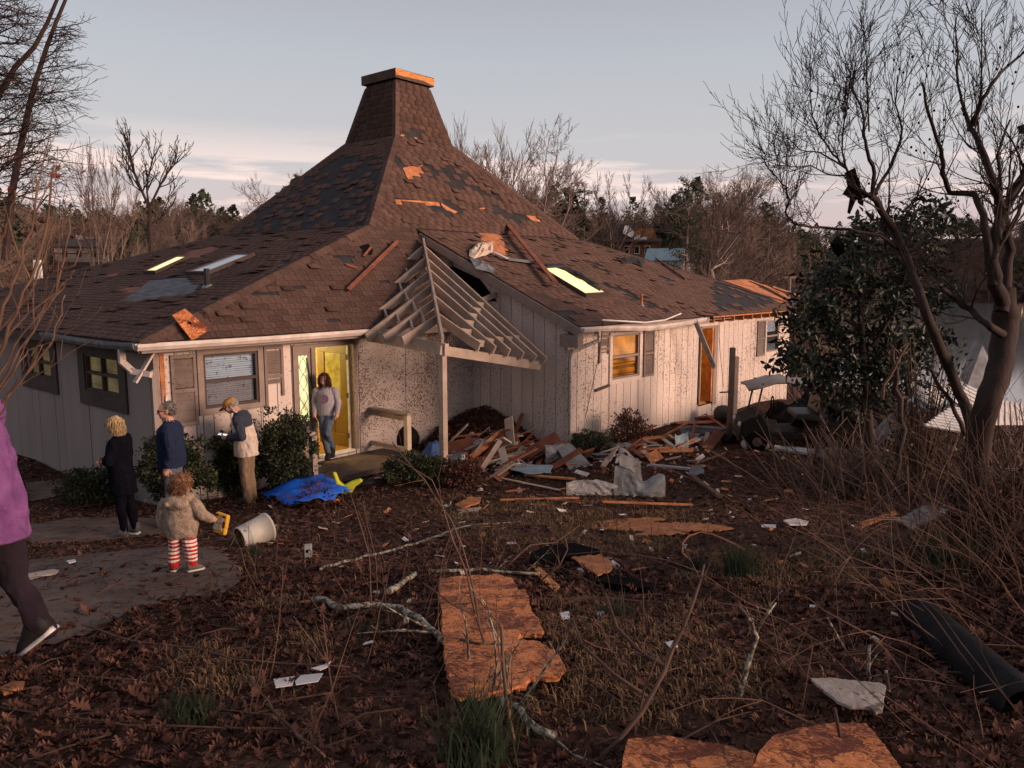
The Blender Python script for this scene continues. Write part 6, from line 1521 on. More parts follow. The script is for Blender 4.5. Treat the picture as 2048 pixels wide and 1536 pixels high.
stick('sapling', [(755, 1210), (752, 1120), (735, 1050), (725, 1000)], .005, .003, M_twig, 'thin upright sapling stem close to the one left of the juniper', 'sapling', dep=(5.6, 5.8), twigs=3, tl=.25)
stick('sapling', [(650, 1140), (670, 1080), (660, 1030), (640, 1000)], .005, .002, M_redleaf, 'thin reddish stem before the grey electrical box', 'sapling', dep=6.6, twigs=4, tl=.25)
stick('sapling', [(600, 1170), (690, 1290), (760, 1370), (790, 1420)], .005, .008, M_twigdark, 'dark twig slanting down left of the strand board', 'branch', dep=(5.2, 4.2), twigs=4, tl=.25)

# brambles on the right: arching stems, clump by clump
def bramble(px, py, n, L, lean, label, seed, m=M_twig, rr=.0048, spread=.6):
    R_ = random.Random(seed); g_ = G(px, py); b = MB()
    for i in range(int(n * .66)):
        o = V(R_.gauss(0, spread), R_.gauss(0, spread), -.05); a = R_.gauss(0, .55); d = V(lean + R_.gauss(0, .45), R_.gauss(0, .5), R_.uniform(.5, 1.1)).normalized(); l = L * R_.uniform(.4, 1.15); pts = [o]
        for k in range(7):
            d = (d + V(lean * .05, 0, -.06 * k / 4) + V(R_.gauss(0, .12), R_.gauss(0, .12), R_.gauss(0, .11))).normalized(); pts.append(pts[-1] + d * l / 7)
        b.tube(pts, [rr * R_.uniform(.6, 1.2) * (1 - .09 * k) for k in range(8)], 4, 0, R_.random(), False)
        for k in range(R_.randint(0, 3)):
            j = R_.randint(2, 6); e = (pts[j] - pts[j - 1]).normalized() + V(R_.gauss(0, .6), R_.gauss(0, .6), R_.gauss(.1, .4)); b.tube([pts[j], pts[j] + e * l * .1, pts[j] + e * l * .2 + V(0, 0, -.02)], [rr * .5, rr * .4, rr * .25], 3, 0, R_.random(), False)
    o_ = b.build('bramble', m); o_.location = g_; tag(o_, label, 'bramble', 'dead brambles on the right'); return o_
bramble(2000, 1360, 30, 1.6, -.6, 'dead bramble clump arching left over the black pipe', 1)
bramble(2010, 1180, 50, 1.7, -.6, 'dense dead bramble clump at the right edge, above the black pipe', 2)
bramble(1880, 1110, 30, 1.2, -.6, 'dead bramble stems over the mossy green clump', 3)
bramble(1900, 990, 60, 1.7, -.55, 'tangle of dead stems below the trunk of the crape myrtle', 4)
bramble(1780, 960, 45, 1.3, -.4, 'dead stems in front of the fallen grey trunk', 5)
bramble(2020, 930, 50, 1.8, -.4, 'tangle of stems right of the crape myrtle trunk', 6)
bramble(1740, 1040, 22, .9, -.5, 'thin bramble stems reaching towards the white plastic strip', 7, M_twigdark, .005)
bramble(1930, 1140, 110, 1.25, -.25, 'tall thicket of pale stems standing in front of the crape myrtle trunk', 12, M_twig, .0045)
bramble(2020, 1160, 110, 1.4, -.2, 'tall thicket of pale stems at the right edge before the crape myrtle', 13, M_twigdark, .0045)
bramble(1870, 900, 70, 1.3, -.25, 'thicket of thin stems around the foot of the crape myrtle', 9, M_twigdark, .0045)
bramble(1980, 1010, 80, 1.5, -.35, 'dense thicket of thin stems below the crape myrtle at the right edge', 10, M_twigdark, .0045)
bramble(2045, 1100, 60, 1.6, -.5, 'thicket of thin stems at the right edge over the bramble clump', 11, M_twig, .0045)
bramble(2040, 1480, 26, 1.5, -.6, 'dark stems in the lower right corner', 8, M_twigdark)
sp = []
for i in range(130):
    x, y = polar(rt.uniform(1720, 2300), rt.uniform(13, 30))
    if not in_house(x, y): sp.append((x, y, rt.uniform(.35, .75), rt.choice(range(4))))
mass('lakeside_brush', sp, [thicket(20 + i) for i in range(4)], M_brushfar)

# bare shrub of long canes at the left edge
T_ = Tree(31, .003); par = dict(seg=4, wob=.10, up=.06, kids=[0, 2, 2], ang=30, ratio=.5, sides=4, t0=.35)
b = T_.mb
for pix, r, d in (([(-40, 760), (10, 610), (45, 520), (75, 400), (70, 350)], .011, 4.4), ([(-30, 800), (20, 650), (60, 560), (95, 440), (108, 330)], .012, 4.5), ([(-60, 700), (0, 660), (60, 590), (95, 490), (112, 430)], .010, 4.7), ([(-50, 860), (40, 700), (90, 625), (135, 560), (150, 540)], .009, 4.6), ([(-50, 830), (30, 690), (100, 600), (128, 565)], .009, 4.3), ([(-60, 900), (40, 760), (100, 690), (118, 640), (130, 590)], .009, 4.4), ([(-40, 840), (30, 740), (55, 700), (82, 690)], .008, 4.2), ([(-40, 900), (20, 790), (60, 740), (85, 690)], .007, 4.2), ([(-20, 720), (40, 640), (110, 585), (140, 460), (128, 400)], .010, 4.8), ([(100, 545), (150, 530), (165, 460), (172, 410)], .006, 4.7), ([(-40, 600), (-5, 520), (15, 450), (30, 380)], .010, 4.6)):
    P = [at(x, y, d) for x, y in pix]; k = []
    for p, q in zip(P, P[1:]): k += [p.lerp(q, j / 4) + V(rng.gauss(0, .006), rng.gauss(0, .006), 0) for j in range(4)]
    k.append(P[-1]); b.tube(k, [r * (1 - .6 * i / len(k)) for i in range(len(k))], 5, 0, .5)
    for i in range(2): j = rng.randrange(4, len(k) - 1); T_.grow(k[j], (k[j + 1] - k[j]).normalized() + V(rng.gauss(0, .35), rng.gauss(0, .3), .25), .35, r * .5, 1, par)
base = gpt(-3.6, 4.5); me = b.mesh('shrub_canes', M_twig, True); me.transform(Matrix.Translation(-base)); o = put('bare_shrub', me, base, 1, 0, 'bare shrub of long brown canes arching in from the left edge', 'shrub')
b = MB()
for (px, py) in ((85, 440), (70, 455), (55, 470)): b.sphere(at(px, py, 4.6), (.03, .02, .02), 6, 5)
lf = b.mesh('withered_leaf', M_redleaf); lf.transform(Matrix.Translation(-base)); l_ = link('withered_leaves', lf, o)
# bare tree at the upper left
T_ = Tree(47, .0035); b = T_.mb; D = 7.5
par = dict(seg=5, wob=.13, up=.0, kids=[0, 4, 6, 6], ang=42, ratio=.6, sides=4, t0=.15, rr=.55)
st_ = [([(10, 520), (25, 380), (42, 290), (58, 215), (72, 160), (95, 90), (112, 45), (135, -10)], .035, .014), ([(-30, 260), (0, 185), (30, 135), (68, 95), (95, 45), (122, -20)], .03, .014), ([(-120, 560), (-90, 300), (-60, 100), (-40, -40)], .06, .03), ([(65, 430), (95, 390), (120, 400), (118, 440)], .008, .004)]
for pix, r0, r1 in st_:
    P = [at(x, y, D) for x, y in pix]; T_.limb(P, r0, r1, 7)
def sidebr(p, q, L, r, lv=2): T_.grow(p, q, L, r, lv, par)
for i in range(64):
    f = i / 64; y_ = -10 + 440 * f; x_ = -60 + 30 * f + rng.uniform(-25, 40); p = at(x_, y_, D + rng.uniform(-.6, .6))
    sidebr(p, V(1, rng.gauss(0, .4), rng.uniform(-.25, .22) + (.25 if f > .45 else 0)), rng.uniform(.35, .62), .008)
for i in range(34):
    f = .05 + .8 * i / 34; pts = st_[0][0]; k_ = f * (len(pts) - 1); j = int(k_); x_ = pts[j][0] + (pts[j + 1][0] - pts[j][0]) * (k_ - j); y_ = pts[j][1] + (pts[j + 1][1] - pts[j][1]) * (k_ - j)
    sidebr(at(x_, y_, D), V(rng.choice((1, 1, -1)), rng.gauss(0, .5), rng.uniform(.1, .6)), rng.uniform(.25, .45) * (1.1 if f < .6 else .6), .007)
base = gpt(-6.2, 7.6); me = b.mesh('left_tree_mesh', M_dark, False); me.transform(Matrix.Translation(-base)); o = put('bare_tree', me, base, 1, 0, 'twiggy dark bare tree filling the upper left corner')
b = MB()
for (px, py, s) in ((30, 312, .05), (108, 345, .075), (112, 352, .05), (166, 345, .03), (15, 378, .06), (112, 335, .05)):
    p = at(px, py, D - .1); v, f = leaf_template(.8); v = v * s * 2.0; M_ = Euler((rng.uniform(0, 6), rng.uniform(0, 6), rng.uniform(0, 6))).to_matrix(); b.add([p + M_ @ Vector(x) for x in v], [tuple(x) for x in f])
me = b.mesh('clinging_leaf', mat('rust_leaf', (.24, .06, .035), .8)); me.transform(Matrix.Translation(-base)); link('clinging_leaves', me, o)

# crape myrtle on the right: limbs traced, twigs grown
D = 7.6; T_ = Tree(91, .004); b = T_.mb
par = dict(seg=5, wob=.12, up=.10, kids=[0, 4, 4, 4], ang=36, ratio=.62, sides=4, t0=.2, rr=.55)
LIM = [([(1938, 1090), (1946, 980), (1955, 880), (1975, 810), (1998, 740), (2008, 680), (2012, 640), (2010, 610)], .13, .15), ([(2010, 615), (1990, 570), (1985, 520), (1990, 470), (2010, 420), (2030, 380), (2060, 330)], .085, .045), ([(2005, 610), (2012, 560), (2020, 500), (2005, 420), (1985, 360), (1960, 290), (1940, 255), (1925, 215)], .07, .02),
 ([(1985, 560), (1975, 490), (1965, 430), (1950, 390), (1900, 385), (1885, 345), (1884, 300), (1855, 230), (1845, 165)], .05, .012), ([(1940, 258), (1965, 200), (1990, 160), (2030, 120), (2060, 95)], .028, .010), ([(1930, 220), (1915, 170), (1915, 110), (1911, 40)], .02, .006), ([(1950, 250), (1962, 180), (1965, 120), (1964, 20)], .016, .005), ([(1990, 480), (1960, 470), (1930, 500)], .02, .01),
 ([(2000, 665), (1975, 650), (1940, 620), (1900, 590), (1880, 575)], .05, .025), ([(2010, 640), (2040, 605), (2080, 560)], .06, .05),
 ([(1995, 470), (2030, 390), (2060, 300)], .03, .015), ([(1985, 500), (1998, 440), (2002, 380), (1995, 310), (2020, 240)], .03, .010),
 # leaning second stem
 ([(1950, 1000), (1950, 930), (1943, 850), (1925, 800), (1900, 745), (1878, 690), (1850, 620), (1830, 560), (1810, 510), (1785, 455), (1752, 400), (1740, 390)], .075, .035), ([(1745, 392), (1748, 345), (1735, 305), (1728, 270), (1726, 220), (1705, 180), (1710, 130)], .026, .006), ([(1750, 385), (1775, 345), (1800, 290), (1805, 260), (1790, 210), (1795, 150)], .022, .006),
 ([(1740, 392), (1715, 380), (1695, 340), (1680, 325), (1660, 300), (1640, 270), (1625, 235), (1620, 200)], .02, .006), ([(1690, 330), (1683, 290), (1690, 230), (1702, 150), (1701, 70)], .012, .004), ([(1738, 260), (1735, 180), (1732, 80)], .010, .004), ([(1800, 500), (1760, 470), (1700, 460), (1640, 455), (1590, 450), (1570, 425), (1578, 400), (1572, 375), (1545, 345), (1521, 310)], .022, .005),
 ([(1700, 350), (1660, 350), (1620, 330), (1575, 345)], .012, .004), ([(1690, 335), (1640, 305), (1600, 300), (1570, 268)], .012, .004)]
for pix, r0, r1 in LIM:
    P = [at(x, y, D + .25 * math.sin(x * .05) ) for x, y in pix]; k = []
    for p, q in zip(P, P[1:]): k += [p.lerp(q, j / 3) + V(rng.gauss(0, 1), rng.gauss(0, 1), rng.gauss(0, 1)) * min(r0, .02) * .25 for j in range(3)]
    k.append(P[-1])
    if r0 == .13: k.append(at(2013, 575, D)); b.tube(k, [float(np.interp(i / (len(k) - 1), [0, .15, .4, .75, .88, 1], [.13, .125, .115, .115, .125, .08])) for i in range(len(k))], 12)
    else: T_.limb([k[0] - (k[1] - k[0]).normalized() * r0] + k, r0 * .84, r1 * .84, 9 if r0 > .03 else 6)
    if r0 < .09:
        for i in range(len(k) // 3, len(k) - 1):
            if P[0].z < 1.5 and i < len(k) * .55: continue
            for _ in range(1 if rng.random() < .8 or r0 > .04 else 2):
                d = (k[i + 1] - k[i]).normalized() + V(rng.gauss(0, .8), rng.gauss(0, .6), rng.gauss(.15, .55)); T_.grow(k[i], d, rng.uniform(.3, .68), max(.0045, (r0 + (r1 - r0) * i / len(k)) * .24), 2, par)
base = gpt(*(at(1960, 860, D).xy), 0); me = b.mesh('crape_myrtle_mesh', M_crape, True); me.transform(Matrix.Translation(-base)); o = put('crape_myrtle', me, base, 1, 0, 'bare crape myrtle with thick dark trunk and leaning second stem on the right')
b = MB()
for i in range(46):
    p = at(rng.uniform(1620, 2040), rng.uniform(90, 420), D); b.sphere(p, (.012, .012, .014), 5, 4)
me = b.mesh('seed_pods', M_black); me.transform(Matrix.Translation(-base)); tag(link('seed_pods', me, o), kind='stuff')
# scraps of torn roofing caught in its branches
def scrap(px_list, d, label, off=.03, m=None):
    P = [at(x, y, d + rng.uniform(-.04, .04)) for x, y in px_list]; b_ = MB(); b_.prism(P, V(.01, off, 0)); return tag(b_.build('roofing_scrap', m or M_black), label, 'scrap')
scrap([(1690, 345), (1710, 335), (1722, 375), (1735, 395), (1712, 400), (1700, 428), (1695, 425), (1700, 395), (1685, 388), (1695, 372)], 7.5, 'black torn roofing scrap caught in the crape myrtle fork')
scrap([(1716, 392), (1728, 400), (1726, 412), (1716, 405)], 7.5, 'small black flap hanging beside the torn scrap in the crape myrtle')
scrap([(1660, 487), (1676, 470), (1690, 490), (1688, 505), (1676, 515), (1664, 500)], 7.4, 'diamond shaped black scrap hanging under the low limb')
scrap([(2005, 468), (2018, 450), (2034, 452), (2036, 468), (2022, 480), (2010, 482)], 7.7, 'pale rag of insulation caught on the upright limb', .05, M_lilac)
scrap([(2036, 252), (2060, 245), (2060, 268), (2040, 266)], 7.6, 'black scrap in the upper right branches')
# magnolia: evergreen mass with big glossy leaves
R_ = random.Random(15); D = 13.2; cc = at(1722, 850, D); root = empty('magnolia', gpt(cc.x, cc.y), 'dense dark green magnolia with big glossy leaves beside the far end of the house', 'tree')
z0 = float(gz(cc.x, cc.y)); b = MB(); LOBES = [(1640, 700, 80, 80), (1600, 690, 45, 60), (1700, 600, 100, 110), (1760, 500, 80, 90), (1830, 450, 60, 65), (1800, 640, 90, 130), (1720, 760, 120, 80), (1620, 620, 60, 50), (1680, 540, 50, 60), (1850, 560, 40, 80), (1590, 730, 40, 28), (1850, 430, 34, 45), (1790, 720, 75, 70)]
tot = sum(l[2] * l[3] for l in LOBES)
for i in range(1500):
    l = R_.choices(LOBES, [x[2] * x[3] for x in LOBES])[0]
    while True:
        p = V(R_.uniform(-1, 1), R_.uniform(-1, 1), R_.uniform(-1, 1)); d_ = p.length
        if d_ < .85 + .55 * mnoise.noise(p * 2.4 + V(l[0], 0, 0)) and R_.random() < d_ + .1: break
    q = at(l[0], l[1], D) + V(p.x * l[2] / FPX * D, p.y * 1.0, p.z * l[3] / FPX * D) - root.location
    tw = (p + V(R_.gauss(0, .5), R_.gauss(0, .5), R_.gauss(.5, .5))).normalized(); e1 = tw.orthogonal().normalized(); e2 = tw.cross(e1); tn = R_.random(); a0 = R_.uniform(0, 6.28)
    for k in range(R_.randint(3, 6)):      # leaves whorled round a twig tip
        a = a0 + k * 2.4; u = (e1 * math.cos(a) + e2 * math.sin(a) + tw * R_.uniform(.1, 1.0)).normalized(); w_ = tw.cross(u).normalized(); nn = u.cross(w_); L = R_.uniform(.08, .20); q2 = q - tw * .03 * k; dr = -nn * L * R_.uniform(0, .3)
        b.add([q2, q2 + u * L * .45 + w_ * L * .2 + nn * L * .05, q2 + u * L * .75 + w_ * L * .14 + dr * .6, q2 + u * L + dr, q2 + u * L * .75 - w_ * L * .14 + dr * .6, q2 + u * L * .45 - w_ * L * .2 + nn * L * .05], [(0, 1, 2, 3), (0, 3, 4, 5)], 0, min(1, tn * .7 + R_.uniform(-.1, .3)) if R_.random() > .05 else 1)
b.build('foliage', M_green, root)
T_ = Tree(8, .008); o3 = -root.location
for pix, r0, r1 in (([(1740, 900), (1735, 820), (1725, 700), (1720, 600), (1740, 480)], .09, .03), ([(1735, 820), (1680, 760), (1630, 720), (1590, 715)], .04, .012), ([(1728, 720), (1790, 620), (1830, 480)], .04, .015), ([(1725, 660), (1660, 620), (1620, 590)], .03, .012), ([(1765, 780), (1715, 735), (1710, 720)], .02, .015), ([(1800, 900), (1815, 780), (1800, 700), (1770, 640)], .04, .02), ([(1810, 780), (1850, 730), (1870, 660)], .02, .01)):
    T_.limb([at(x, y, D - .25) + o3 for x, y in pix], r0, r1, 6)
T_.mb.build('trunk', M_crape, root, True)
# scrubby half bare bush between magnolia and crape myrtle
shrub('privet_shrub', gpt(*at(1845, 860, 11.5).xy), (.85, .5, 1.35), 900, .07, M_green, 'tall sparse brown and green bush between the magnolia and the crape myrtle', seed=33, stems=70, sm=M_twig)
# ------------------------------------------------------------------ wreckage and small things in the yard
M_tarp = mat('blue_tarp', (.014, .14, .68), .5, (.009, .10, .54), 4, spec=.4)
M_tarpdull = mat('dull_blue_cloth', (.055, .11, .30), .8, (.035, .075, .22), 5)
M_bucket = mat('white_plastic_bucket', (.55, .52, .46), .5, (.42, .39, .33), 4, spots=[(20, .68, (.12, .08, .04), .8)])
M_limeyel = mat('lime_yellow_plastic', (.62, .62, .03), .45, (.55, .55, .03)); M_bagpl = mat('white_plastic_bag', (.62, .58, .56), .4, (.45, .40, .40), 8, bump=.6, bscale=14)
M_palemetal = mat('pale_sheet_metal', (.27, .255, .24), .5, (.18, .175, .17), 4, spec=.5); M_bluemetal2 = mat('pale_blue_painted_metal', (.33, .42, .46), .5, (.22, .30, .34), 5, spec=.5)
M_whitemetal = mat('white_metal_roofing', (.58, .57, .56), .45, (.42, .41, .41), 2, spec=.5); M_tan = mat('tan_siding_scrap', (.36, .27, .20), .8, (.27, .20, .15), 3)
M_pinkins = mat('pinkish_insulation', (.50, .36, .32), .95, (.38, .27, .24), 9, bump=.8, bscale=30)
def heap(x, y):
    p = W2H((x, y, 0)); a, c = p.x, p.y
    if not (4.9 < a < 7.62 and -2.5 < c < .38): return 0.0
    return max(0.0, .78 * max(0, 1 - math.hypot((a - 7.6) / 1.9, (c + .05) / 2.0)) ** .9 + .12 * max(0, mnoise.noise(V(a * 2, c * 2, 0))) - .02)
G0 = G
def G(px, py, dz=0.0):
    q = G0(px, py, 0)
    if heap(q.x, q.y) == 0 and heap(*(q * .93).xy) == 0: return G0(px, py, dz)
    d = ray(px, py); t = q.y * .75
    while t < q.y * 1.05:
        p = d * (t / d.y)
        if CAMZ + p.z < float(gz(p.x, p.y)) + heap(p.x, p.y): return Vector((p.x, p.y, CAMZ + p.z + dz))
        t += .02
    return G0(px, py, dz)
def gnorm(p):
    e = .4; return V(-(float(gz(p.x + e, p.y)) - float(gz(p.x - e, p.y))) / (2 * e), -(float(gz(p.x, p.y + e)) - float(gz(p.x, p.y - e))) / (2 * e), 1).normalized()
def onplane(px, py, p0, n): d = ray(px, py); o = V(0, 0, CAMZ); return o + d * ((p0 - o).dot(n) / d.dot(n))
def slab(name, poly, m, label, cat='board', lift=.04, th=.012, jag=0.0, tilt=(0, 0), sub=4, cent=None, group=None):
    """flat piece lying on the ground: outline given in the picture, laid on the local slope"""
    cx = sum(p[0] for p in poly) / len(poly); cy = sum(p[1] for p in poly) / len(poly)
    if cent: cx, cy = cent
    p0 = G(cx, cy, lift); n = (gnorm(p0) + V(tilt[0], tilt[1], 0)).normalized(); pts = []
    for a, b2 in zip(poly, poly[1:] + poly[:1]):
        sub_ = max(3, int(math.hypot(b2[0] - a[0], b2[1] - a[1]) / 7)) if jag else 1
        for s in range(sub_):
            t = (s + (rng.uniform(-.3, .3) if s else 0)) / sub_; pts.append(onplane(a[0] + (b2[0] - a[0]) * t + (rng.uniform(-jag, jag) if s else 0), a[1] + (b2[1] - a[1]) * t + (rng.uniform(-jag, jag) * .6 if s else 0), p0, n))
    c = sum(pts, V(0, 0, 0)) / len(pts); b = MB(); b.prism([p - c for p in pts], n * -th); o = b.build(name, m); o.location = c
    if m is M_osb:      # a second, more ragged layer of strands showing at the torn edge
        q = [(p - c) * rng.uniform(.985, 1.03) - n * th * 1.01 for p in pts]; b = MB(); b.prism(q, n * -th * .8); b.build('torn_ply', M_orangewood, o)
    return tag(o, label, cat, group)
slab('strand_board', [(878, 1156), (925, 1152), (1000, 1148), (1025, 1156), (1036, 1178), (1052, 1180), (1062, 1215), (1078, 1240), (1086, 1258), (1084, 1268), (1042, 1268), (1034, 1278), (1080, 1283), (1112, 1305), (1130, 1330), (1122, 1352), (1060, 1352), (1050, 1370), (950, 1390), (908, 1388), (892, 1330), (884, 1240)], M_osb, 'large torn orange strand board panel lying in the foreground leaves', 'board', .09, .014, 2.5)
slab('strand_board', [(1255, 1478), (1330, 1470), (1450, 1490), (1512, 1508), (1500, 1545), (1240, 1545)], M_osb, 'strand board strip at the bottom edge, left of the rounded panel', 'board', .08, .014, 2)
slab('strand_board', [(1500, 1545), (1520, 1500), (1545, 1472), (1600, 1455), (1660, 1446), (1732, 1446), (1745, 1460), (1770, 1490), (1808, 1545)], M_osb, 'rounded strand board panel at the bottom edge', 'board', .12, .014, 2)
slab('strand_board', [(1190, 1042), (1300, 1034), (1330, 1038), (1300, 1044), (1420, 1046), (1468, 1056), (1440, 1062), (1340, 1060), (1380, 1066), (1270, 1070), (1290, 1062), (1180, 1056)], M_orangewood, 'long splintered strip of orange sheathing across the lawn', 'board', .05, .012, 3)
slab('strand_board', [(1142, 1115), (1200, 1108), (1225, 1126), (1222, 1140), (1195, 1150), (1180, 1140)], M_orangewood, 'small splintered orange board beside the black hollow', 'board', .08, .012, 3)
slab('splintered_plank', [(1060, 1128), (1080, 1134), (1120, 1172), (1112, 1182), (1085, 1160)], M_orangewood, 'narrow orange plank pointing at the strand board', 'plank', .04, .012, 1.5)
slab('splintered_plank', [(910, 1008), (940, 994), (962, 994), (958, 1004), (925, 1016)], M_orangewood, 'short bright orange wood piece left of the long thin plank', 'plank', .07, .02, 1)
slab('splintered_plank', [(912, 1018), (935, 1016), (962, 1014), (956, 1022), (925, 1023)], M_lumberedge, 'cream splinter below the short bright orange piece', 'plank', .04, .015, 1)
slab('black_sheet', [(1062, 1105), (1100, 1090), (1150, 1085), (1200, 1100), (1190, 1112), (1140, 1112), (1100, 1118), (1060, 1118)], M_black, 'black sheet lying like a hollow in the lawn', 'felt', .06, .05, 2)  # flat black sheet filling this dark patch of lawn
slab('black_sheet', [(1185, 1150), (1230, 1150), (1290, 1162), (1316, 1168), (1300, 1176), (1240, 1170), (1195, 1162)], M_black, 'black felt strip curled in the grass behind the strand board', 'felt', .06, .04, 1.5)
slab('paper_sheet', [(1567, 1040), (1590, 1036), (1617, 1042), (1612, 1048), (1580, 1048)], M_white, 'white plastic strip lying on the dark leaves at the right', 'plastic', .05, .02)
slab('paper_sheet', [(547, 1358), (590, 1352), (585, 1370), (552, 1375)], M_white, 'left white paper of the three in the leaves', 'paper', .06, .004, tilt=(.1, 0))
slab('paper_sheet', [(590, 1362), (602, 1350), (646, 1346), (636, 1362), (592, 1369)], M_white, 'middle white paper with a dark hole', 'paper', .08, .004, tilt=(-.1, .1))
slab('paper_sheet', [(622, 1336), (645, 1330), (662, 1322), (655, 1334), (640, 1340)], M_white, 'curled upper white paper of the three in the leaves', 'paper', .08, .004)
slab('siding_scrap', [(1622, 1356), (1640, 1356), (1656, 1355), (1762, 1366), (1772, 1372), (1765, 1420), (1752, 1424), (1740, 1414), (1700, 1412), (1680, 1404), (1650, 1382)], mat('white_wallboard', (.42, .36, .31), .9, (.30, .25, .215), 5, bump=.4, bscale=25, spots=[(16, .60, (.10, .07, .05), .8)]), 'broken white wallboard piece under the grey twigs at the right', 'board', .10, .014, 1.5)
slab('siding_scrap', [(1790, 1040), (1850, 1010), (1905, 1020), (1890, 1045), (1830, 1062)], M_gutterdark, 'grey sheet half buried under the brambles', 'sheet', .12, .01, 2)
slab('splintered_plank', [(1700, 1052), (1790, 1020), (1796, 1025), (1706, 1060)], M_orangewood, 'orange brown plank under the brambles', 'plank', .08, .02)
slab('paper_sheet', [(1330, 1284), (1350, 1280), (1356, 1292), (1340, 1294)], M_white, 'small white scrap in the dry grass', 'paper', .05, .006)
slab('paper_sheet', [(1120, 1225), (1138, 1222), (1140, 1236), (1124, 1238)], M_white, 'small white scrap right of the big strand board', 'paper', .04, .006)
slab('paper_sheet', [(1192, 1224), (1206, 1222), (1208, 1232), (1196, 1234)], M_bluemetal2, 'tiny pale blue scrap in the dry grass', 'paper', .04, .006)
slab('orange_lid', [(0, 1374), (28, 1362), (50, 1362), (46, 1374), (8, 1386)], M_orangewood, 'orange wood chip at the left edge', 'plank', .04, .015)
slab('white_scrap', [(133, 1121), (150, 1118), (152, 1122), (138, 1126)], M_white, 'little white scrap on the path edge', 'paper', .05, .01)
slab('splintered_plank', [(40, 1150), (105, 1138), (118, 1140), (112, 1146), (60, 1156)], M_lumberedge, 'pale stick lying on the path at the left', 'plank', .05, .015)
# planks: pixel course, depth offset above the ground at each end
def plank(p, q, wd, th, m, label, l0=.05, l1=.05, cat='plank', name='plank', roll=0.0):
    a, b2 = G(p[0], p[1]), G(q[0], q[1])
    a = at(p[0], p[1], a.y - l0 * 2.0) if l0 > .12 else a + V(0, 0, l0); b2 = at(q[0], q[1], b2.y - l1 * 2.0) if l1 > .12 else b2 + V(0, 0, l1)
    up = (V(0, 0, 1) + V(math.sin(roll), 0, 0)).normalized(); c = (a + b2) / 2; b = MB(); b.beam(a - c, b2 - c, wd, th, up); o = b.build(name, m); o.location = c; bevel(o, .003); return tag(o, label, cat)
plank((1000, 1006), (1158, 1002), .05, .025, M_orangewood, 'long thin orange lath lying before the bent metal sheet')
plank((1205, 1010), (1385, 1016), .06, .025, M_orangewood, 'orange lath on the leaves right of the bent metal sheet')
plank((1050, 955), (1150, 964), .09, .03, M_orangewood, 'orange plank just left of the bent metal sheet')
plank((936, 926), (998, 868), .13, .03, M_orangewood, 'bright orange plank tilted up in front of the porch debris', .05, .30, roll=.6)
plank((1020, 886), (1104, 852), .16, .025, M_lumber, 'grey board leaning on the heap by the wing wall', .05, .25, roll=.5)
plank((1056, 888), (1100, 866), .16, .03, M_orangewood, 'orange board under the grey leaning board', .05, .2)
plank((1118, 898), (1166, 856), .14, .03, M_redwood, 'red brown board propped at the wing corner', .05, .28, roll=.4)
plank((985, 920), (1060, 895), .12, .03, M_redwood, 'red brown board flat in the debris heap', .08, .1)
plank((1240, 890), (1330, 884), .22, .02, M_orangewood, 'wide orange board right of the pale blue scrap', .10, .12)
plank((1280, 905), (1345, 902), .15, .02, M_orangewood, 'short orange board below the wide orange one', .06, .08)
plank((1318, 872), (1358, 906), .10, .02, M_lumberedge, 'cream slat leaning over the wide orange board', .3, .06)
plank((1338, 870), (1372, 900), .08, .02, M_lumberedge, 'second cream slat beside the duct', .25, .06)
plank((1205, 940), (1252, 872), .09, .04, M_tan, 'twisted tan siding strip rising from the debris', .06, .30, roll=.5)
plank((1300, 935), (1400, 945), .10, .04, M_lilac, 'pale rotten timber lying right of the bent metal', .05, .05)
plank((1380, 955), (1440, 1000), .08, .05, M_twig, 'broken pale branch piece on the dark mulch', .05, .05)
plank((1088, 1002), (1160, 1010), .05, .02, M_redwood, 'thin brown batten in the leaves', .03, .03)
plank((965, 825), (1040, 872), .14, .04, M_lumber, 'grey timber sliding down the leaf heap by the wing wall', .45, .2)
plank((930, 900), (975, 880), .10, .03, M_lumber, 'short grey timber on the debris by the post', .15, .2)
plank((1000, 960), (1120, 985), .04, .02, M_lumberedge, 'thin cream lath in the debris', .04, .04)
plank((1230, 868), (1300, 905), .03, .02, M_lumber, 'thin grey rod slanting below the brown bush', .2, .05)
plank((1455, 868), (1400, 820), .05, .02, M_redwood, 'thin brown lath by the wing door', .1, .3)
for i, (x0, y0, x1, y1) in enumerate(((1335, 838, 1430, 832), (1340, 846, 1440, 842), (1350, 854, 1430, 852))):
    plank((x0, y0), (x1, y1), .16, .03, M_redwood, ('back', 'middle', 'front')[i] + ' plank of the brown steps under the wing door', .10 + .03 * (2 - i), .10 + .03 * (2 - i))
slab('strand_board', [(893, 884), (958, 872), (965, 915), (905, 934)], M_redwood, 'red brown sheathing panel leaning by the porch post', 'board', .16, .02, 1.5, tilt=(-.1, -.5))
slab('foam_board', [(788, 892), (845, 876), (862, 880), (850, 895), (800, 918), (790, 905)], M_tan, 'tan foam panel leaning beside the porch railing', 'board', .14, .03, 1, tilt=(.1, -.5))
slab('painted_metal', [(990, 922), (1040, 928), (1106, 930), (1102, 944), (1060, 948), (1020, 938)], M_bluemetal2, 'pale blue metal strip lying across the debris', 'metal', .10, .01, 2)
slab('painted_metal', [(1222, 888), (1250, 884), (1268, 888), (1258, 906), (1230, 908)], M_bluemetal2, 'crumpled pale blue scrap below the brown bush', 'metal', .12, .02, 2, tilt=(0, -.4))
slab('painted_metal', [(1110, 890), (1140, 886), (1160, 905), (1208, 955), (1172, 962), (1150, 958)], M_metalgrey, 'flat grey metal panel tilted in the debris heap', 'metal', .18, .012, .8, tilt=(.3, -.45))
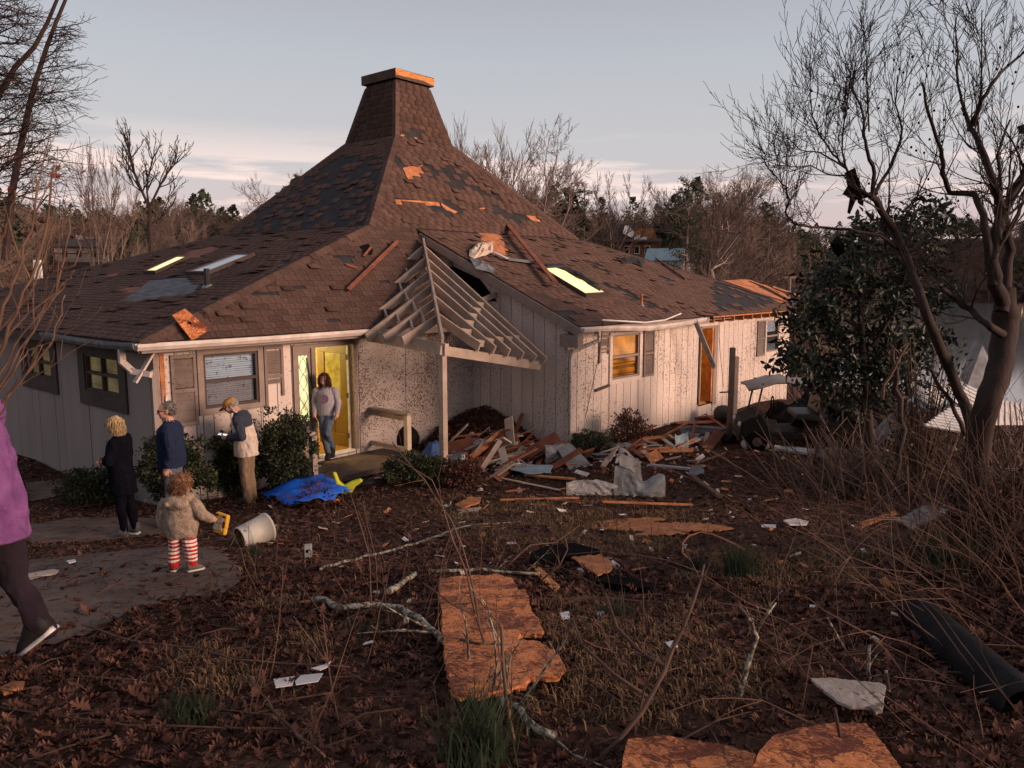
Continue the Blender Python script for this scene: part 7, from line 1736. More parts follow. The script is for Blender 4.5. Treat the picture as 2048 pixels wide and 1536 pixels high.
# crumpled sheet metal: a strip folded over and over
def crumple(px, w_px, y_amp, m, label, seed, cat='metal', name='bent_sheet', hgt=.28, yaw=.1):
    R_ = random.Random(seed); a = G(px[0], px[1], .02); b2 = G(px[0] + w_px, px[1] + y_amp, .02); d = (b2 - a); L = d.length; d.normalize(); nrm = V(0, 0, 1); back = d.cross(nrm)
    cols, rows = 26, 10; vs = []; sd_ = V(seed * 7.3, seed * 3.1, 0)
    for i in range(cols + 1):
        for j in range(rows + 1):
            t, s = i / cols, j / rows; k1 = mnoise.noise(sd_ + V(t * 2.6 * L, s * .8, 0)); k2 = mnoise.noise(sd_ + V(t * 1.9 * L + 9, s * 1.1, 4)); cr_ = abs(mnoise.noise(sd_ + V(t * 6 * L + s * 2, s * 2.4 - t, 8)))
            top = hgt * (.75 + .55 * k1); bend = .55 * top * (k2 + .35); h = top * (math.sin(min(1.0, s * (1.1 + .5 * k2)) * 1.45)); y = bend * s * s + .10 * k2 + .07 * cr_
            vs.append(d * (L * t + .06 * k1 * s) + nrm * (h + .015 * cr_) - back * y)
    fs = [(i * (rows + 1) + j, (i + 1) * (rows + 1) + j, (i + 1) * (rows + 1) + j + 1, i * (rows + 1) + j + 1) for i in range(cols) for j in range(rows)]
    b = MB(); b.add(vs, fs); o = b.build(name, m); o.location = a; md = o.modifiers.new('t', 'SOLIDIFY'); md.thickness = .006; return tag(o, label, cat)
crumple((1132, 992), 110, 2, M_palemetal, 'crumpled pale sheet metal lying flat end towards the left', 5, hgt=.24)
crumple((1228, 994), 102, 2, M_metalgrey, 'crumpled grey sheet metal with folded right end', 8, hgt=.40)
crumple((1245, 985), 45, -10, M_metalgrey, 'upright torn fin of grey sheet metal', 9, hgt=.62)
crumple((1090, 930), 40, -4, M_palemetal, 'twisted white gutter piece at the edge of the debris heap', 11, hgt=.42)
crumple((1362, 868), 110, 2, M_metalgrey, 'long sagging grey vinyl sheet before the wing wall', 12, hgt=.22)
crumple((1350, 902), 28, 0, M_bluemetal2, 'pale upright vinyl strip beside the round duct', 13, hgt=.42)
crumple((1548, 905), 190, 16, M_whitemetal, 'long pale siding strips crushed on the ground by the golf cart', 14, hgt=.14)
crumple((1640, 925), 120, -18, M_metalgrey, 'grey siding strips bending up beside the fallen trunk', 15, hgt=.22)
def pipe(name, p, q, r, m, label, cat, lift=.1, hole=True, l1=None):
    a, b2 = G(*p, lift), G(*q, lift if l1 is None else l1); c = (a + b2) / 2; d = (b2 - a).normalized(); b = MB(); b.tube([a - c, b2 - c], r, 14, cap=False); b.tube([b2 - c, a - c], r * .9, 14, m=1, cap=False)
    for e in (a - c, b2 - c):
        u = d.orthogonal().normalized(); w_ = d.cross(u); vs = [e + (u * math.cos(t) + w_ * math.sin(t)) * rr for rr in (r, r * .9) for t in [2 * math.pi * i / 14 for i in range(14)]]; b.add(vs, [(i, (i + 1) % 14, 14 + (i + 1) % 14, 14 + i) for i in range(14)])
    o = b.build(name, [m, M_black], None, True); o.location = c; return tag(o, label, cat)
pipe('duct', (1338, 842), (1365, 838), .10, M_whitemetal, 'short white round duct end beside the brown steps', 'duct', .16)
pipe('duct', (1374, 885), (1400, 888), .11, M_metalgrey, 'grey square ended duct in front of the sagging vinyl', 'duct', .12)
pipe('culvert_pipe', (1835, 1235), (2060, 1440), .14, mat('black_plastic_pipe', (.010, .0105, .013), .75, (.005, .005, .006), 6, spec=.12, bump=.9, bscale=7), 'big black plastic pipe at the lower right edge', 'pipe', .02)
# fallen grey trunk
plank((1545, 896), (1692, 922), .26, .012, M_palemetal, 'long pale siding strip lying flat below the golf cart', .10, .10)
plank((1560, 905), (1700, 930), .16, .012, M_metalgrey, 'second grey siding strip lying just in front of the pale one', .06, .06)
P = [G(1690, 922, .06), G(1700, 932, .05), at(1800, 858, 13.6), at(1795, 815, 14.0)]; b = MB(); b.prism(P, V(.02, .03, .01)); tag(b.build('bent_siding', M_gutterdark), 'grey siding sheet bending up to the right under the magnolia', 'siding')
stick('fallen_trunk', [(1735, 995), (1790, 985), (1840, 970), (1880, 960)], .05, .03, M_twig, 'frayed pale branch lying among the brambles', 'branch', lift=.15, twigs=8)
stick('fallen_trunk', [(1762, 800), (1768, 770), (1790, 735), (1815, 690)], .022, .012, M_twig, 'thin crooked trunk among the brambles before the white roofing', 'trunk', dep=9.5, twigs=4)
stick('fallen_trunk', [(1790, 960), (1805, 860), (1795, 780), (1785, 700)], .045, .03, M_crape, 'crooked dark stem in front of the magnolia', 'trunk', dep=9.8, twigs=6)
stick('fallen_trunk', [(1930, 870), (1900, 800), (1860, 740), (1850, 735)], .03, .012, M_crape, 'dark thin stem leaning beside the leaning crape myrtle stem', 'trunk', dep=7.9, twigs=5)
# white metal roofing sheets behind the brambles, ribbed
def ribbed(corners, d0, label, ribs=6):
    P = [at(x, y, d0 + dd) for (x, y, dd) in corners]; n = (P[1] - P[0]).cross(P[3] - P[0]).normalized(); b = MB(); b.prism(P, n * .01)
    for i in range(ribs + 1):
        t = i / ribs; b.beam(P[0].lerp(P[1], t), P[3].lerp(P[2], t), .035, .03, n)
    return tag(b.build('metal_roofing', M_whitemetal), label, 'metal')
ribbed([(1818, 800, 0), (1868, 768, .5), (1915, 780, .6), (1862, 825, .1)], 11.5, 'white ribbed metal roofing sheet left of the crape myrtle trunk')
ribbed([(1905, 800, 0), (1932, 772, .4), (1968, 790, .5), (1950, 830, .1)], 11.0, 'second white ribbed roofing sheet behind the crape myrtle trunk')
ribbed([(1850, 850, 0), (1900, 815, .4), (1990, 830, .5), (1960, 870, .1)], 10.5, 'low white ribbed sheet crushed under the roots of the crape myrtle', 8)
ribbed([(1990, 800, 0), (2040, 805, .4), (2048, 850, .5), (1985, 850, .1)], 11.2, 'white roofing scrap at the right edge behind the brambles', 5)
b = MB(); P = [at(1935, 770, 14), at(1965, 690, 14.5), at(1985, 730, 14.5), at(1990, 790, 14)]; b.prism(P, V(.3, .8, 0)); tag(b.build('overturned_boat', M_gutterdark), 'grey upturned hull shape by the lake behind the crape myrtle', 'boat')
# yellow bag at the wing door, black drum and post
p0 = G(1398, 832); b = MB(); b.sphere((0, 0, .13), (.34, .16, .135), 16, 10); o = b.build('feed_bag', mat('yellow_feed_bag', (.55, .36, .03), .5, (.48, .30, .02), 5), None, True); o.location = p0 + V(0, .1, .12); o.rotation_euler = (0, 0, .3); tag(o, 'plump yellow feed bag with red prints lying at the wing doorstep', 'bag')
for (x, z, s) in ((-.16, .13, .06), (.12, .16, .05), (-.18, .06, .03), (.18, .08, .04)):
    q = MB(); q.sphere((x, -.145 + .3 * x * x * 2, z), (s, .03, s * .9), 8, 6); q.build('red_print', M_busred, o, True)
b = MB(); b.sphere((0, 0, .2), (.26, .24, .22), 14, 10); o = b.build('feed_bag', mat('dark_grey_sack', (.06, .055, .05), .8, (.03, .028, .026), 5), None, True); o.location = G(1425, 850) + V(.35, .3, .05); tag(o, 'dark sack slumped between the yellow bag and the post', 'bag')
g = G(1462, 872); wp = empty('gate_post', g, 'square timber post with its dark and lit sides coloured in, before the wing wall', 'post'); pxm = g.y / FPX
hgt = 2.05; b = MB(); b.box((-.04, 0, hgt / 2), (.10, .14, hgt)); b.build('post', M_trimdark, wp); b = MB(); b.box((.055, .0, hgt / 2 - .1), (.085, .13, hgt - .2)); b.build('lit_side', M_lumber, wp)  # lighter half stands for the post's sunlit side, dark half for the shaded one
b = MB(); b.beam((-.3, 0, 1.02), (-.09, 0, 1.03), .03, .03); b.build('bracket', M_trimdark, wp)
# golf cart, knocked askew under the magnolia
g = G(1580, 895); gc = empty('golf_cart', g, 'dark golf cart with pale roof crushed under the magnolia', 'golf cart', rz=-.15)
M_cart = mat('black_cart_body', (.008, .007, .007), .7, (.005, .005, .005), spec=.15)
b = MB(); b.prism([V(-1.15, -.55, .25), V(1.15, -.55, .25), V(1.2, -.55, .62), V(.4, -.55, .68), V(.3, -.55, .45), V(-.45, -.55, .42), V(-.7, -.55, .80), V(-1.1, -.55, .62)], V(0, 1.1, 0)); bevel(b.build('body', M_cart, gc), .04, 2)
for x in (-.78, .80):
    for y in (-.56, .42):
        b = MB(); b.tube([V(x, y, .21), V(x, y + .16, .21)], .215, 18); w_ = b.build('wheel', M_black, gc); b = MB(); b.tube([V(x, y - .012, .21), V(x, y + .02, .21)], .10, 12); b.build('rim', M_trimdark, w_)
b = MB(); b.box((.25, 0, .74), (.5, 1.0, .14)); b.box((.52, 0, 1.02), (.14, 1.0, .46), (0, .2, 0)); bevel(b.build('seat', mat('black_vinyl_seat', (.022, .02, .019), .5), gc), .04, 2)
vs = []; fs = []
for i in range(9):
    for j in range(5):
        x = -1.0 + 2.1 * i / 8; y = -.6 + 1.2 * j / 4; vs.append(V(x, y, 1.38 + .12 * math.sin(math.pi * i / 8) ** .6 - .05 * abs(j - 2) / 2 + (.06 if i in (2, 3) else 0)))
for i in range(8):
    for j in range(4): fs.append((i * 5 + j, i * 5 + j + 1, (i + 1) * 5 + j + 1, (i + 1) * 5 + j))
b = MB(); b.add(vs, fs); rf = b.build('roof', mat('cart_roof', (.36, .30, .26), .6, (.28, .23, .2), 4), gc, True); md = rf.modifiers.new('t', 'SOLIDIFY'); md.thickness = .05
for (x0, x1) in ((-.75, -.7), (.9, .85)):
    for y in (-.52, .52): b = MB(); b.tube([V(x0 - .1 * (x0 < 0), y, .6), V(x1, y, 1.44)], .02, 6); b.build('strut', M_trimdark, gc)
b = MB(); b.tube([V(-.45, -.25 + .16 * math.cos(t), .98 + .16 * math.sin(t)) for t in [2 * math.pi * i / 14 for i in range(15)]], .015, 5); b.tube([V(-.62, -.25, .6), V(-.45, -.25, .98)], .015, 5); b.build('steering_wheel', M_black, gc)
for y in (-.4, .4): b = MB(); b.sphere((-1.12, y, .55), (.04, .09, .06), 10, 7); b.build('headlight', M_whitemetal, gc)
b = MB(); b.box((1.05, 0, .72), (.4, .95, .3)); b.build('rear_basket', M_black, gc)
# grill shape and dark clutter in front of the cart
g = G(1690, 905); b = MB(); b.box((0, 0, .36), (.9, .55, .6)); b.sphere((0, 0, .72), (.46, .28, .2), 12, 8); o = b.build('barbecue_grill', M_cart); o.location = g; o.rotation_euler = (0, R(12), -.2); tag(o, 'black barbecue grill tipped beside the golf cart', 'grill')
slab('siding_scrap', [(1720, 858), (1790, 862), (1785, 880), (1725, 874)], M_tan, 'small tan cushion lying by the grill', 'cushion', .14, .09, 1)
slab('gutter_length', [(1640, 832), (1790, 836), (1790, 842), (1640, 838)], M_whitemetal, 'white gutter length lying behind the golf cart', 'gutter', .15, .04)
# bags
def lump(px, py, r, m, name, label, cat, seed, lift=0):
    b = MB(); b.sphere((0, 0, r[2] * .8), r, 20, 14); nv = []
    for v in b.v: v = Vector(v); nv.append(tuple(v + Vector(mnoise.noise_vector(v * 7 + V(seed, 0, 0))) * r[2] * .5 + Vector(mnoise.noise_vector(v * 22)) * .02))
    b.v = nv; o = b.build(name, m); o.location = G(px, py, lift); return tag(o, label, cat)
lump(1510, 897, (.31, .2, .13), M_bagpl, 'plastic_bag', 'white plastic bag with grey print right of the post', 'bag', 1)
lump(1415, 888, (.26, .16, .10), M_pinkins, 'insulation_wad', 'pinkish white insulation wad left of the post', 'insulation', 2)
lump(1457, 885, (.17, .15, .12), M_cart, 'black_bowl', 'round black bowl at the foot of the post', 'bowl', 3)
lump(760, 966, (.11, .08, .06), M_lilac, 'crumpled_cloth', 'crumpled pale cloth at the end of the leaf blower tube', 'cloth', 4)
lump(729, 945, (.07, .05, .03), M_white, 'crumpled_paper', 'white paper scrap behind the leaf blower tube', 'paper', 5)
lump(960, 983, (.05, .04, .035), M_white, 'crumpled_paper', 'white striped cup lying in the mulch', 'paper', 6)
lump(1038, 986, (.04, .03, .05), M_white, 'crumpled_paper', 'small white knob in the mulch, right of the striped cup', 'paper', 7)
lump(926, 925, (.06, .04, .09), M_white, 'broken_crock', 'broken white crock beside the tilted orange plank', 'crock', 8)
lump(1070, 905, (.10, .06, .05), M_bagpl, 'crumpled_paper', 'white foam scrap in the debris by the wing corner', 'paper', 9, .1)
lump(958, 905, (.12, .1, .16), M_lilac, 'crumpled_cloth', 'grey cloth under the tilted orange plank', 'cloth', 10)
lump(637, 952, (.09, .06, .10), mat('mint_plastic', (.42, .52, .44), .5), 'mint_container', 'mint coloured container behind the blue tarp', 'container', 11)
# black tyre-like planter behind the railing
b = MB(); b.sphere((0, 0, .28), (.34, .26, .30), 16, 12); o = b.build('black_planter', M_cart, None, True); o.location = G(800, 915) + V(0, .55, 0); tag(o, 'round black planter behind the porch railing', 'planter')
# leaf heap in the corner of the wing, against both walls
b = MB(); hc = H2W((7.3, -.5, 0)); r_ = random.Random(6); vs = []; fs = []; nx = 22
for i in range(nx + 1):
    for j in range(nx + 1):
        a, c = 5.0 + 2.58 * i / nx, -2.3 + 2.65 * j / nx; h = .78 * max(0, 1 - math.hypot((a - 7.6) / 1.9, (c + .05) / 2.0)) ** .9 + .12 * max(0, mnoise.noise(V(a * 2, c * 2, 0))); p = H2W((a, c, 0)); vs.append(V(p.x, p.y, float(gz(p.x, p.y)) + h - .03 + r_.uniform(0, .03)))
for i in range(nx):
    for j in range(nx): fs.append((i * (nx + 1) + j, (i + 1) * (nx + 1) + j, (i + 1) * (nx + 1) + j + 1, i * (nx + 1) + j + 1))
b.add(vs, fs); tag(b.build('leaf_heap', M_ground, None, True), 'heap of dead leaves and soil blown into the corner by the porch', 'leaf heap')
vs, fs, ts = [], [], []; o_ = 0; v0, f0 = leaf_template(.5, False)
for _ in range(3600):
    a, c = r_.uniform(4.9, 7.57), r_.uniform(-2.4, .34); h = .78 * max(0, 1 - math.hypot((a - 7.6) / 1.9, (c + .05) / 2.0)) ** .9 + .12 * max(0, mnoise.noise(V(a * 2, c * 2, 0))); p = H2W((a, c, 0))
    M_ = np.array(Euler((r_.gauss(0, .6), r_.gauss(0, .6), r_.uniform(0, 6.28))).to_matrix()); q = (v0 * r_.uniform(.05, .12)) @ M_.T; q += np.array([p.x, p.y, float(gz(p.x, p.y)) + h + .02]); vs.append(q); fs.append(f0 + o_); o_ += len(v0); ts.append(np.full(len(f0), r_.uniform(0, .6)))
tag(link('heaped_leaves', npmesh('heaped_leaves', np.concatenate(vs), np.concatenate(fs), M_leaf, np.concatenate(ts))), kind='stuff')
# blue tarp spread on the mulch
def cloth(poly, m, name, label, seed, res=26, puff=.10, lift=.06, hfn=None):
    cx = sum(p[0] for p in poly) / len(poly); cy = sum(p[1] for p in poly) / len(poly); W_ = [(G(*p).x, G(*p).y) for p in poly]
    xs = [p[0] for p in W_]; ys = [p[1] for p in W_]; b = MB(); idx = {}; sx = (max(xs) - min(xs)) / res; sy = (max(ys) - min(ys)) / res; s_ = min(sx, sy) if min(sx, sy) > .015 else .02
    def edge(x, y):
        d = 9
        for (x0, y0), (x1, y1) in zip(W_, W_[1:] + W_[:1]):
            dx, dy = x1 - x0, y1 - y0; t = max(0, min(1, ((x - x0) * dx + (y - y0) * dy) / (dx * dx + dy * dy))); d = min(d, math.hypot(x - x0 - t * dx, y - y0 - t * dy))
        return d
    def vid(a, c):
        if (a, c) not in idx:
            x, y = min(xs) + a * s_, min(ys) + c * s_; n1 = mnoise.noise(V(x * 2.2, y * 2.2, seed)); n2 = abs(mnoise.noise(V(x * 5 + y * 2, y * 4 - x, seed + 3))); h = lift + puff * (n1 * .7 + .5) * min(1, edge(x, y) / .2) - .05 * n2 + (hfn(x, y) if hfn else 0)
            idx[(a, c)] = len(b.v); b.v.append((x, y, float(gz(x, y)) + max(.012, h)))
        return idx[(a, c)]
    for a in range(int((max(xs) - min(xs)) / s_) + 1):
        for c in range(int((max(ys) - min(ys)) / s_) + 1):
            if inpoly(min(xs) + (a + .5) * s_, min(ys) + (c + .5) * s_, W_): b.f.append((vid(a, c), vid(a + 1, c), vid(a + 1, c + 1), vid(a, c + 1))); b.m.append(0); b.t.append(.5)
    o = b.build(name, m, None, True); md = o.modifiers.new('t', 'SOLIDIFY'); md.thickness = .008; return tag(o, label, 'tarp')
tp = cloth([(524, 1000), (600, 982), (628, 966), (655, 976), (698, 992), (690, 1008), (604, 1032), (570, 1022), (540, 1014)], M_tarp, 'blue_tarp', 'bright blue tarp spread over the mulch behind the bucket', 2, puff=.12, lift=.12, hfn=lambda x, y: .09 * max(0, 1 - abs(mnoise.noise(V(x * 1.1 + y * .5, y * .7, 4))) * 3.2) + .04 * max(0, 1 - abs(mnoise.noise(V(x * 1.8 - y, y * 1.3, 8))) * 4))
c1, c2 = G(604, 996, .20), G(634, 988, .22); b = MB(); b.beam(c1, c2, .03, .012); b.build('tarp_slit', M_black, tp)
cl = cloth([(836, 928), (866, 912), (888, 906), (896, 926), (870, 940), (850, 938)], M_tarpdull, 'blue_cloth', 'dull blue tarp bundle draped at the foot of the porch post', 5, puff=.36, lift=.2)
# leaf blower
g = G(697, 990, .03); bl = empty('leaf_blower', g, 'lime yellow leaf blower with black tube lying behind the blue tarp', 'leaf blower', rz=.1)
def vpr(mb, pts, y0, y1): mb.prism([V(x, y0, z) for x, z in pts], V(0, y1 - y0, 0))
b = MB(); vpr(b, [(-.24, .36), (-.19, .35), (-.14, .20), (-.06, .14), (.05, .20), (.20, .24), (.24, .20), (.12, .12), (.06, .02), (-.04, -.02), (-.12, .02), (-.17, .10)], -.06, .06); bevel(b.build('motor_housing', M_limeyel, bl), .018, 2)
b = MB(); vpr(b, [(.0, .045), (.09, .09), (.10, .075), (.01, .03)], -.068, -.06); b.build('battery', M_whitemetal, bl)
b = MB(); vpr(b, [(-.12, .10), (-.08, .12), (-.06, .09), (-.10, .06)], -.066, -.06); b.build('grille', M_black, bl)
b = MB(); b.tube([V(.10, .05, .12), V(.32, .22, .11), V(.58, .40, .10)], [.05, .06, .045], 12); b.build('tube', M_cart, bl, True)
# bucket on its side
g = G(508, 1090); bk = empty('bucket', g + V(0, 0, .14), 'white plastic bucket lying on its side in the leaves', 'bucket')
ax = V(.62, .66, .14).normalized(); bk.rotation_euler = ax.to_track_quat('Z', 'Y').to_euler()
def rev(prof, n=28, close=True):
    vs = []; fs = []
    for r, z in prof: vs += [V(r * math.cos(2 * math.pi * i / n), r * math.sin(2 * math.pi * i / n), z) for i in range(n)]
    for k in range(len(prof) - 1):
        for i in range(n): fs.append((k * n + i, k * n + (i + 1) % n, (k + 1) * n + (i + 1) % n, (k + 1) * n + i))
    if close: fs.append(tuple((len(prof) - 1) * n + i for i in range(n)))
    return vs, fs
b = MB(); b.add(*rev([(.118, -.17), (.126, -.172), (.130, -.16), (.136, -.08), (.139, -.078), (.139, -.066), (.136, -.064), (.158, .155), (.166, .158), (.166, .185), (.155, .188)])); b.build('shell', M_bucket, bk, True)
b = MB(); b.add(*rev([(.1175, -.169), (.128, -.05), (.135, .06)], 24)); b.build('stained_inside', mat('yellow_stained_plastic', (.30, .20, .07), .7, (.16, .10, .03), 8), bk, True)
b = MB(); b.tube([bk.rotation_euler.to_matrix().inverted() @ v for v in (V(-.14, -.15, .02), V(-.2, -.2, -.1), V(-.05, -.22, -.12), V(.1, -.14, -.08))], .004, 5); b.build('wire_handle', M_metalgrey, bk)
# outdoor socket box in the leaves
g = G(617, 1118); eb = empty('electrical_box', g, 'small grey electrical box standing in the leaves', 'box', rz=.25); b = MB(); b.box((0, 0, .075), (.075, .09, .15)); bevel(b.build('case', mat('pale_grey_plastic', (.40, .40, .38), .6, (.32, .32, .30), 8), eb), .006, 2)
b = MB(); b.box((-.01, -.047, .10), (.022, .006, .03)); b.build('socket', M_black, eb); b = MB(); b.tube([V(.01, -.05, .12), V(.03, -.07, .10), V(.02, -.06, .06)], .004, 5); b.build('cable', M_black, eb)
# orange hose loop
pts = [(1365, 1115), (1366, 1095), (1378, 1080), (1400, 1073), (1425, 1077), (1450, 1088), (1470, 1098), (1490, 1110)]; P = [G(x, y, .05) for x, y in pts]; P = [G(1380, 1128, .03)] + P; k = []
for p, q in zip(P, P[1:]): k += [p.lerp(q, j / 3) for j in range(3)]
k.append(P[-1]); b = MB(); b.tube(k, .011, 8); tag(b.build('garden_hose', mat('orange_hose', (.55, .20, .10), .5, (.45, .15, .07)), None, True), 'curl of orange hose sticking up from the lawn', 'hose')
# things lying on the roof
def roofplank(k, p, q, wd, th, m, label, lift=.05, cat='plank', name='roof_plank'):
    a, b2 = H2W(onR(k, *p, lift)), H2W(onR(k, *q, lift)); n = pln(k)[1]; nw = V(n.x * cY - n.y * sY, n.x * sY + n.y * cY, n.z); c = (a + b2) / 2; b = MB(); b.beam(a - c, b2 - c, wd, th, nw); o = b.build(name, m); o.location = c; return tag(o, label, cat)
roofplank('low_front', (692, 586), (792, 488), .08, .035, M_redwood, 'thin red brown plank lying on the roof left of the porch frame', .09)
roofplank('wing_front', (1000, 445), (1106, 578), .15, .035, M_redwood, 'long red brown plank lying down the roof beside the lit skylight', .16)
roofplank('wing_front', (985, 420), (1020, 465), .06, .03, M_redwood, 'thin upper batten in line with the long roof plank', .12)
roofplank('wing_front', (1310, 520), (1370, 562), .05, .05, M_twig, 'broken branch lying on the roof of the wing', .06, 'branch', 'roof_branch')
for a_, b_2 in (((740, 498), (725, 516)), ((690, 532), (712, 540))): roofplank('low_front', a_, b_2, .05, .02, M_redwood, 'little wooden splinter %s on the front roof' % ('by the punched hole' if a_[0] == 740 else 'left of the thin plank'), .05, 'splinter')
P = [H2W(onR('low_front', x, y, .10)) for x, y in ((341, 640), (367, 627), (415, 668), (380, 690))]; c = sum(P, V(0, 0, 0)) / 4; b = MB(); b.prism([p - c for p in P], V(.0, -.012, .012)); o = b.build('strand_board', M_osb); o.location = c; tag(o, 'square orange strand board piece hanging over the gutter', 'board')
q = c + V(0, -.02, .02); b = MB(); b.sphere((0, 0, 0), (.035, .02, .025), 8, 6); nk = b.build('knot_hole', M_black, o); nk.location = (0, -.015, .01)
def roofcloth(k, poly, m, name, label, amp, cat):
    P = [onR(k, x, y, 0) for x, y in poly]; p0, n = pln(k); c = sum(P, V(0, 0, 0)) / len(P); b = MB(); N_ = 7; vs = [c + n * amp]
    ring = []
    for a, b2 in zip(P, P[1:] + P[:1]):
        for s in range(3): ring.append(a.lerp(b2, s / 3))
    vs_all = []; L_ = 5
    for l in range(1, L_ + 1):
        for i, p in enumerate(ring): vs_all.append(c + (p - c) * (l / L_) + n * (amp * (.5 + .8 * mnoise.noise(p * 3 + V(l * .8, 0, 0))) * (1 - (l / L_) ** 3) + .03 + (amp * .4 * abs(mnoise.noise(p * 5)) if l == L_ else 0)))
    r_n = len(ring); fs = [(0, 1 + i, 1 + (i + 1) % r_n) for i in range(r_n)]
    for l in range(L_ - 1):
        for i in range(r_n): fs.append((1 + l * r_n + i, 1 + (l + 1) * r_n + i, 1 + (l + 1) * r_n + (i + 1) % r_n, 1 + l * r_n + (i + 1) % r_n))
    b.add([H2W(v) for v in vs + vs_all], fs); o = b.build(name, m); md = o.modifiers.new('t', 'SOLIDIFY'); md.thickness = .01; return tag(o, label, cat)
roofcloth('wing_front', [(938, 506), (952, 492), (985, 489), (984, 508), (970, 514), (946, 521), (937, 516)], mat('cream_house_wrap', (.55, .44, .34), .8, (.45, .36, .28), 6), 'house_wrap', 'crumpled cream house wrap on the roof above the rake', .20, 'wrap')
roofcloth('wing_front', [(937, 518), (950, 520), (965, 528), (990, 540), (985, 548), (950, 540)], M_gutterdark, 'torn_flashing', 'torn dark grey flashing below the cream house wrap', .10, 'flashing')
roofplank('wing_front', (985, 512), (1012, 525), .12, .02, M_whitemetal, 'short white flashing strip beside the cream house wrap', .10, 'flashing', 'metal_flashing')
roofplank('wing_front', (1012, 524), (1078, 532), .14, .02, M_metalgrey, 'grey flashing strip running to the lit skylight', .08, 'flashing', 'metal_flashing')
roofcloth('wing_front', [(1080, 530), (1120, 530), (1165, 552), (1212, 590), (1205, 594), (1150, 562), (1110, 540)], M_felt, 'curled_felt', 'black curled felt along the upper side of the lit skylight', .16, 'felt')
roofcloth('wing_front', [(1235, 520), (1262, 515), (1288, 522), (1284, 536), (1262, 528), (1245, 530)], M_felt, 'curled_felt', 'black curled felt flap far along the wing roof', .14, 'felt')
# cables hanging from the wing eave
def cable(pix, r, label):
    P = [H2W(onH(x, y, (0, BW - .05 - .15 * i, 0), YU)) for i, (x, y) in enumerate(pix)]; b = MB(); b.tube(P, r, 5); return tag(b.build('loose_cable', M_black), label, 'cable')
cable([(1206, 640), (1200, 700), (1185, 770), (1170, 838)], .006, 'thin dark cable hanging across the wing wall to the ground')
cable([(1438, 640), (1440, 700), (1447, 775)], .006, 'thin cable hanging beside the wing door')
o = MB(); p = H2W(V(A0 + .42, WB - .04, 1.12)); q = H2W(V(A0 + 1.46, WB - .04, 1.20)); o.beam(H2W(V(A0 + .95, WB - .045, 1.14)), H2W(V(A0 + 1.5, WB - .045, 1.20)), .03, .06); tag(o.build('wall_batten', M_trimdark), 'short dark batten stuck on the wing wall left of the amber window', 'batten')

# further broken pieces heaped by the porch post and the wing corner
MORE = [((905, 880), (960, 868), .10, M_orangewood, 'orange lath at the back of the heap by the post'), ((960, 935), (1010, 915), .12, M_redwood, 'red brown lath low in the heap before the post'), ((975, 870), (1030, 890), .09, M_lumber, 'grey lath crossing the middle of the heap'), ((1010, 925), (1075, 900), .12, M_orangewood, 'orange brown board in the middle of the heap'), ((1035, 905), (1085, 915), .07, M_lumberedge, 'cream lath in the heap below the wing corner'), ((940, 855), (985, 838), .08, M_lumberedge, 'pale splinter stuck in the leaf heap'), ((1075, 935), (1095, 895), .10, M_redwood, 'dark red board end beside the twisted gutter'), ((1105, 900), (1135, 870), .10, M_orangewood, 'orange splinter leaning at the wing corner'), ((1160, 900), (1210, 905), .10, M_redwood, 'red brown board half under the grey green bush'), ((1270, 915), (1300, 880), .07, M_redwood, 'red brown lath standing in the debris below the brown bush'), ((1255, 900), (1290, 925), .16, M_redwood, 'red brown panel piece in front of the brown bush'), ((915, 958), (960, 950), .06, M_orangewood, 'orange lath in the mulch before the nandina'), ((1010, 990), (1050, 978), .07, M_redwood, 'short red brown lath in the mulch'), ((1180, 880), (1200, 862), .06, M_lumber, 'grey lath standing in the grey green bush'), ((1400, 930), (1450, 915), .05, M_twig, 'pale stick on the mulch below the plastic bag')]
for i, (p, q, wd, m, lb) in enumerate(MORE): plank(p, q, wd, .025, m, lb, .06, .10 + .12 * ((i * 37) % 3 == 0), roll=rng.uniform(-.6, .6))
b = MB()
for i in range(260):
    px_, py_ = rng.uniform(890, 1420), 0; py_ = rng.gauss(915, 28) if px_ < 1120 else rng.gauss(910, 26)
    q = G(px_, py_, .05); s = rng.uniform(.02, .09); b.box(q, (s, s * rng.uniform(.3, 3.5), .012), (rng.gauss(0, .5), rng.gauss(0, .5), rng.uniform(0, 6.28)), rng.choice((0, 0, 1, 2, 3, 4)), rng.random())
tag(b.build('wreckage_bits', [M_orangewood, M_lumberedge, M_lumber, M_redwood, M_bagpl]), kind='stuff')

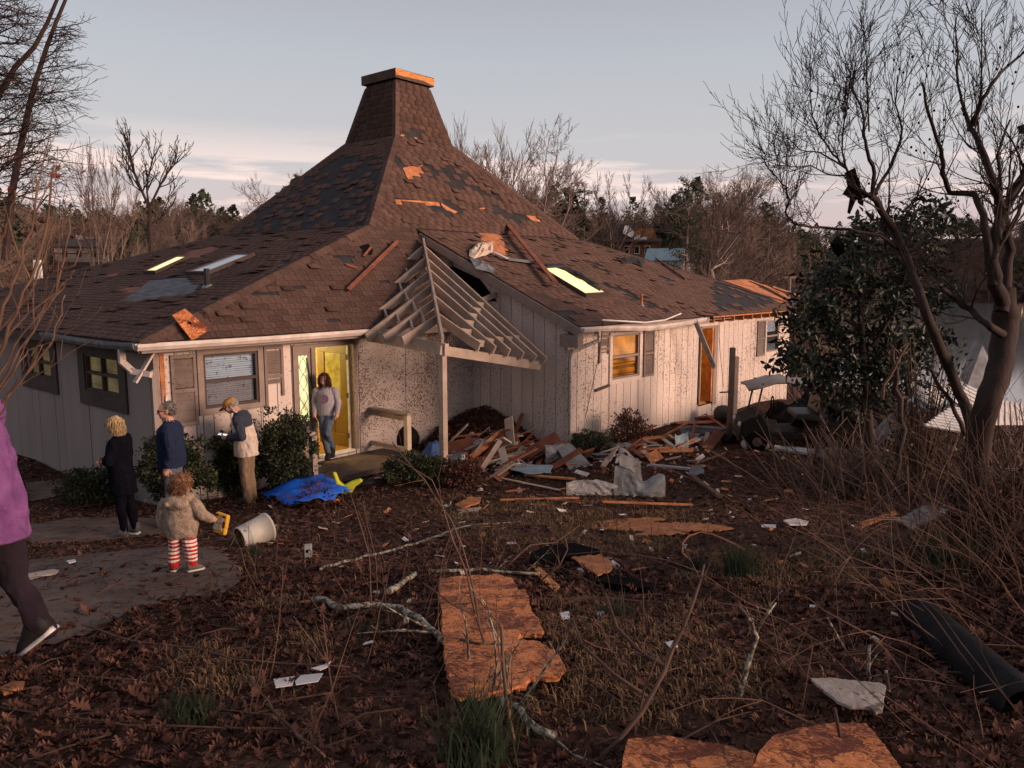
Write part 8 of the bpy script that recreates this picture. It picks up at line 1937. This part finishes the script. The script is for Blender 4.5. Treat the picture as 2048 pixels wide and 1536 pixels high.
# loose broken boards, many of a kind, tumbled from the porch corner to the wing door
for i in range(120):
    px_ = rng.choice((rng.gauss(1010, 55), rng.gauss(1010, 55), rng.uniform(1080, 1420))); py_ = rng.gauss(905, 24) if px_ < 1110 else rng.gauss(900, 20)
    g_ = G(px_, py_, .04); L = rng.uniform(.22, .95); a = rng.uniform(-.9, .9) + (0 if rng.random() < .7 else 1.5); tl = abs(rng.gauss(.18, .32)); d = V(math.cos(a) * math.cos(tl), math.sin(a) * math.cos(tl), math.sin(tl)) * L
    b = MB(); wd = rng.choice((.05, .09, .09, .14, .22)); b.beam(-d * .15, d * .85, wd, rng.choice((.012, .02, .035)), V(rng.gauss(0, .5), rng.gauss(0, .5), 1).normalized(), 0, rng.random())
    o = b.build('broken_board', rng.choice((M_orangewood, M_redwood, M_redwood, M_lumber, M_lumberedge, M_tan))); o.location = g_ + V(0, 0, wd * .2); tag(o, 'broken board among the wreckage heaped along the wing walls', 'board', 'broken boards in the wreckage')
for i in range(26):
    px_ = rng.uniform(900, 1430); py_ = rng.gauss(908, 22); g_ = G(px_, py_, .05); s = rng.uniform(.10, .26); b = MB(); a = rng.uniform(0, 6.28)
    pts = [V(math.cos(t + a) * s * rng.uniform(.6, 1.2), math.sin(t + a) * s * rng.uniform(.4, 1), 0) for t in (0, 1.3, 2.6, 3.6, 5.0)]; M_ = Euler((rng.gauss(0, .5), rng.gauss(.0, .5), 0)).to_matrix(); b.prism([M_ @ p for p in pts], V(0, 0, .008)); o = b.build('torn_shingle', rng.choice((M_felt, M_shingle, M_felt, M_metalgrey))); o.location = g_ + V(0, 0, s * .25); tag(o, 'torn roofing scrap among the wreckage heaped along the wing walls', 'scrap', 'roofing scraps in the wreckage')

cloth([(1530, 850), (1600, 835), (1700, 838), (1790, 848), (1770, 892), (1680, 905), (1580, 898)], mat('black_tarp', (.006, .006, .007), .9, (.004, .004, .004), spec=.05), 'black_tarp', 'black tarp added for the dark mass below the magnolia', 9, puff=.55, lift=.25)  # tarp added to fill out the big dark mass beside the cart
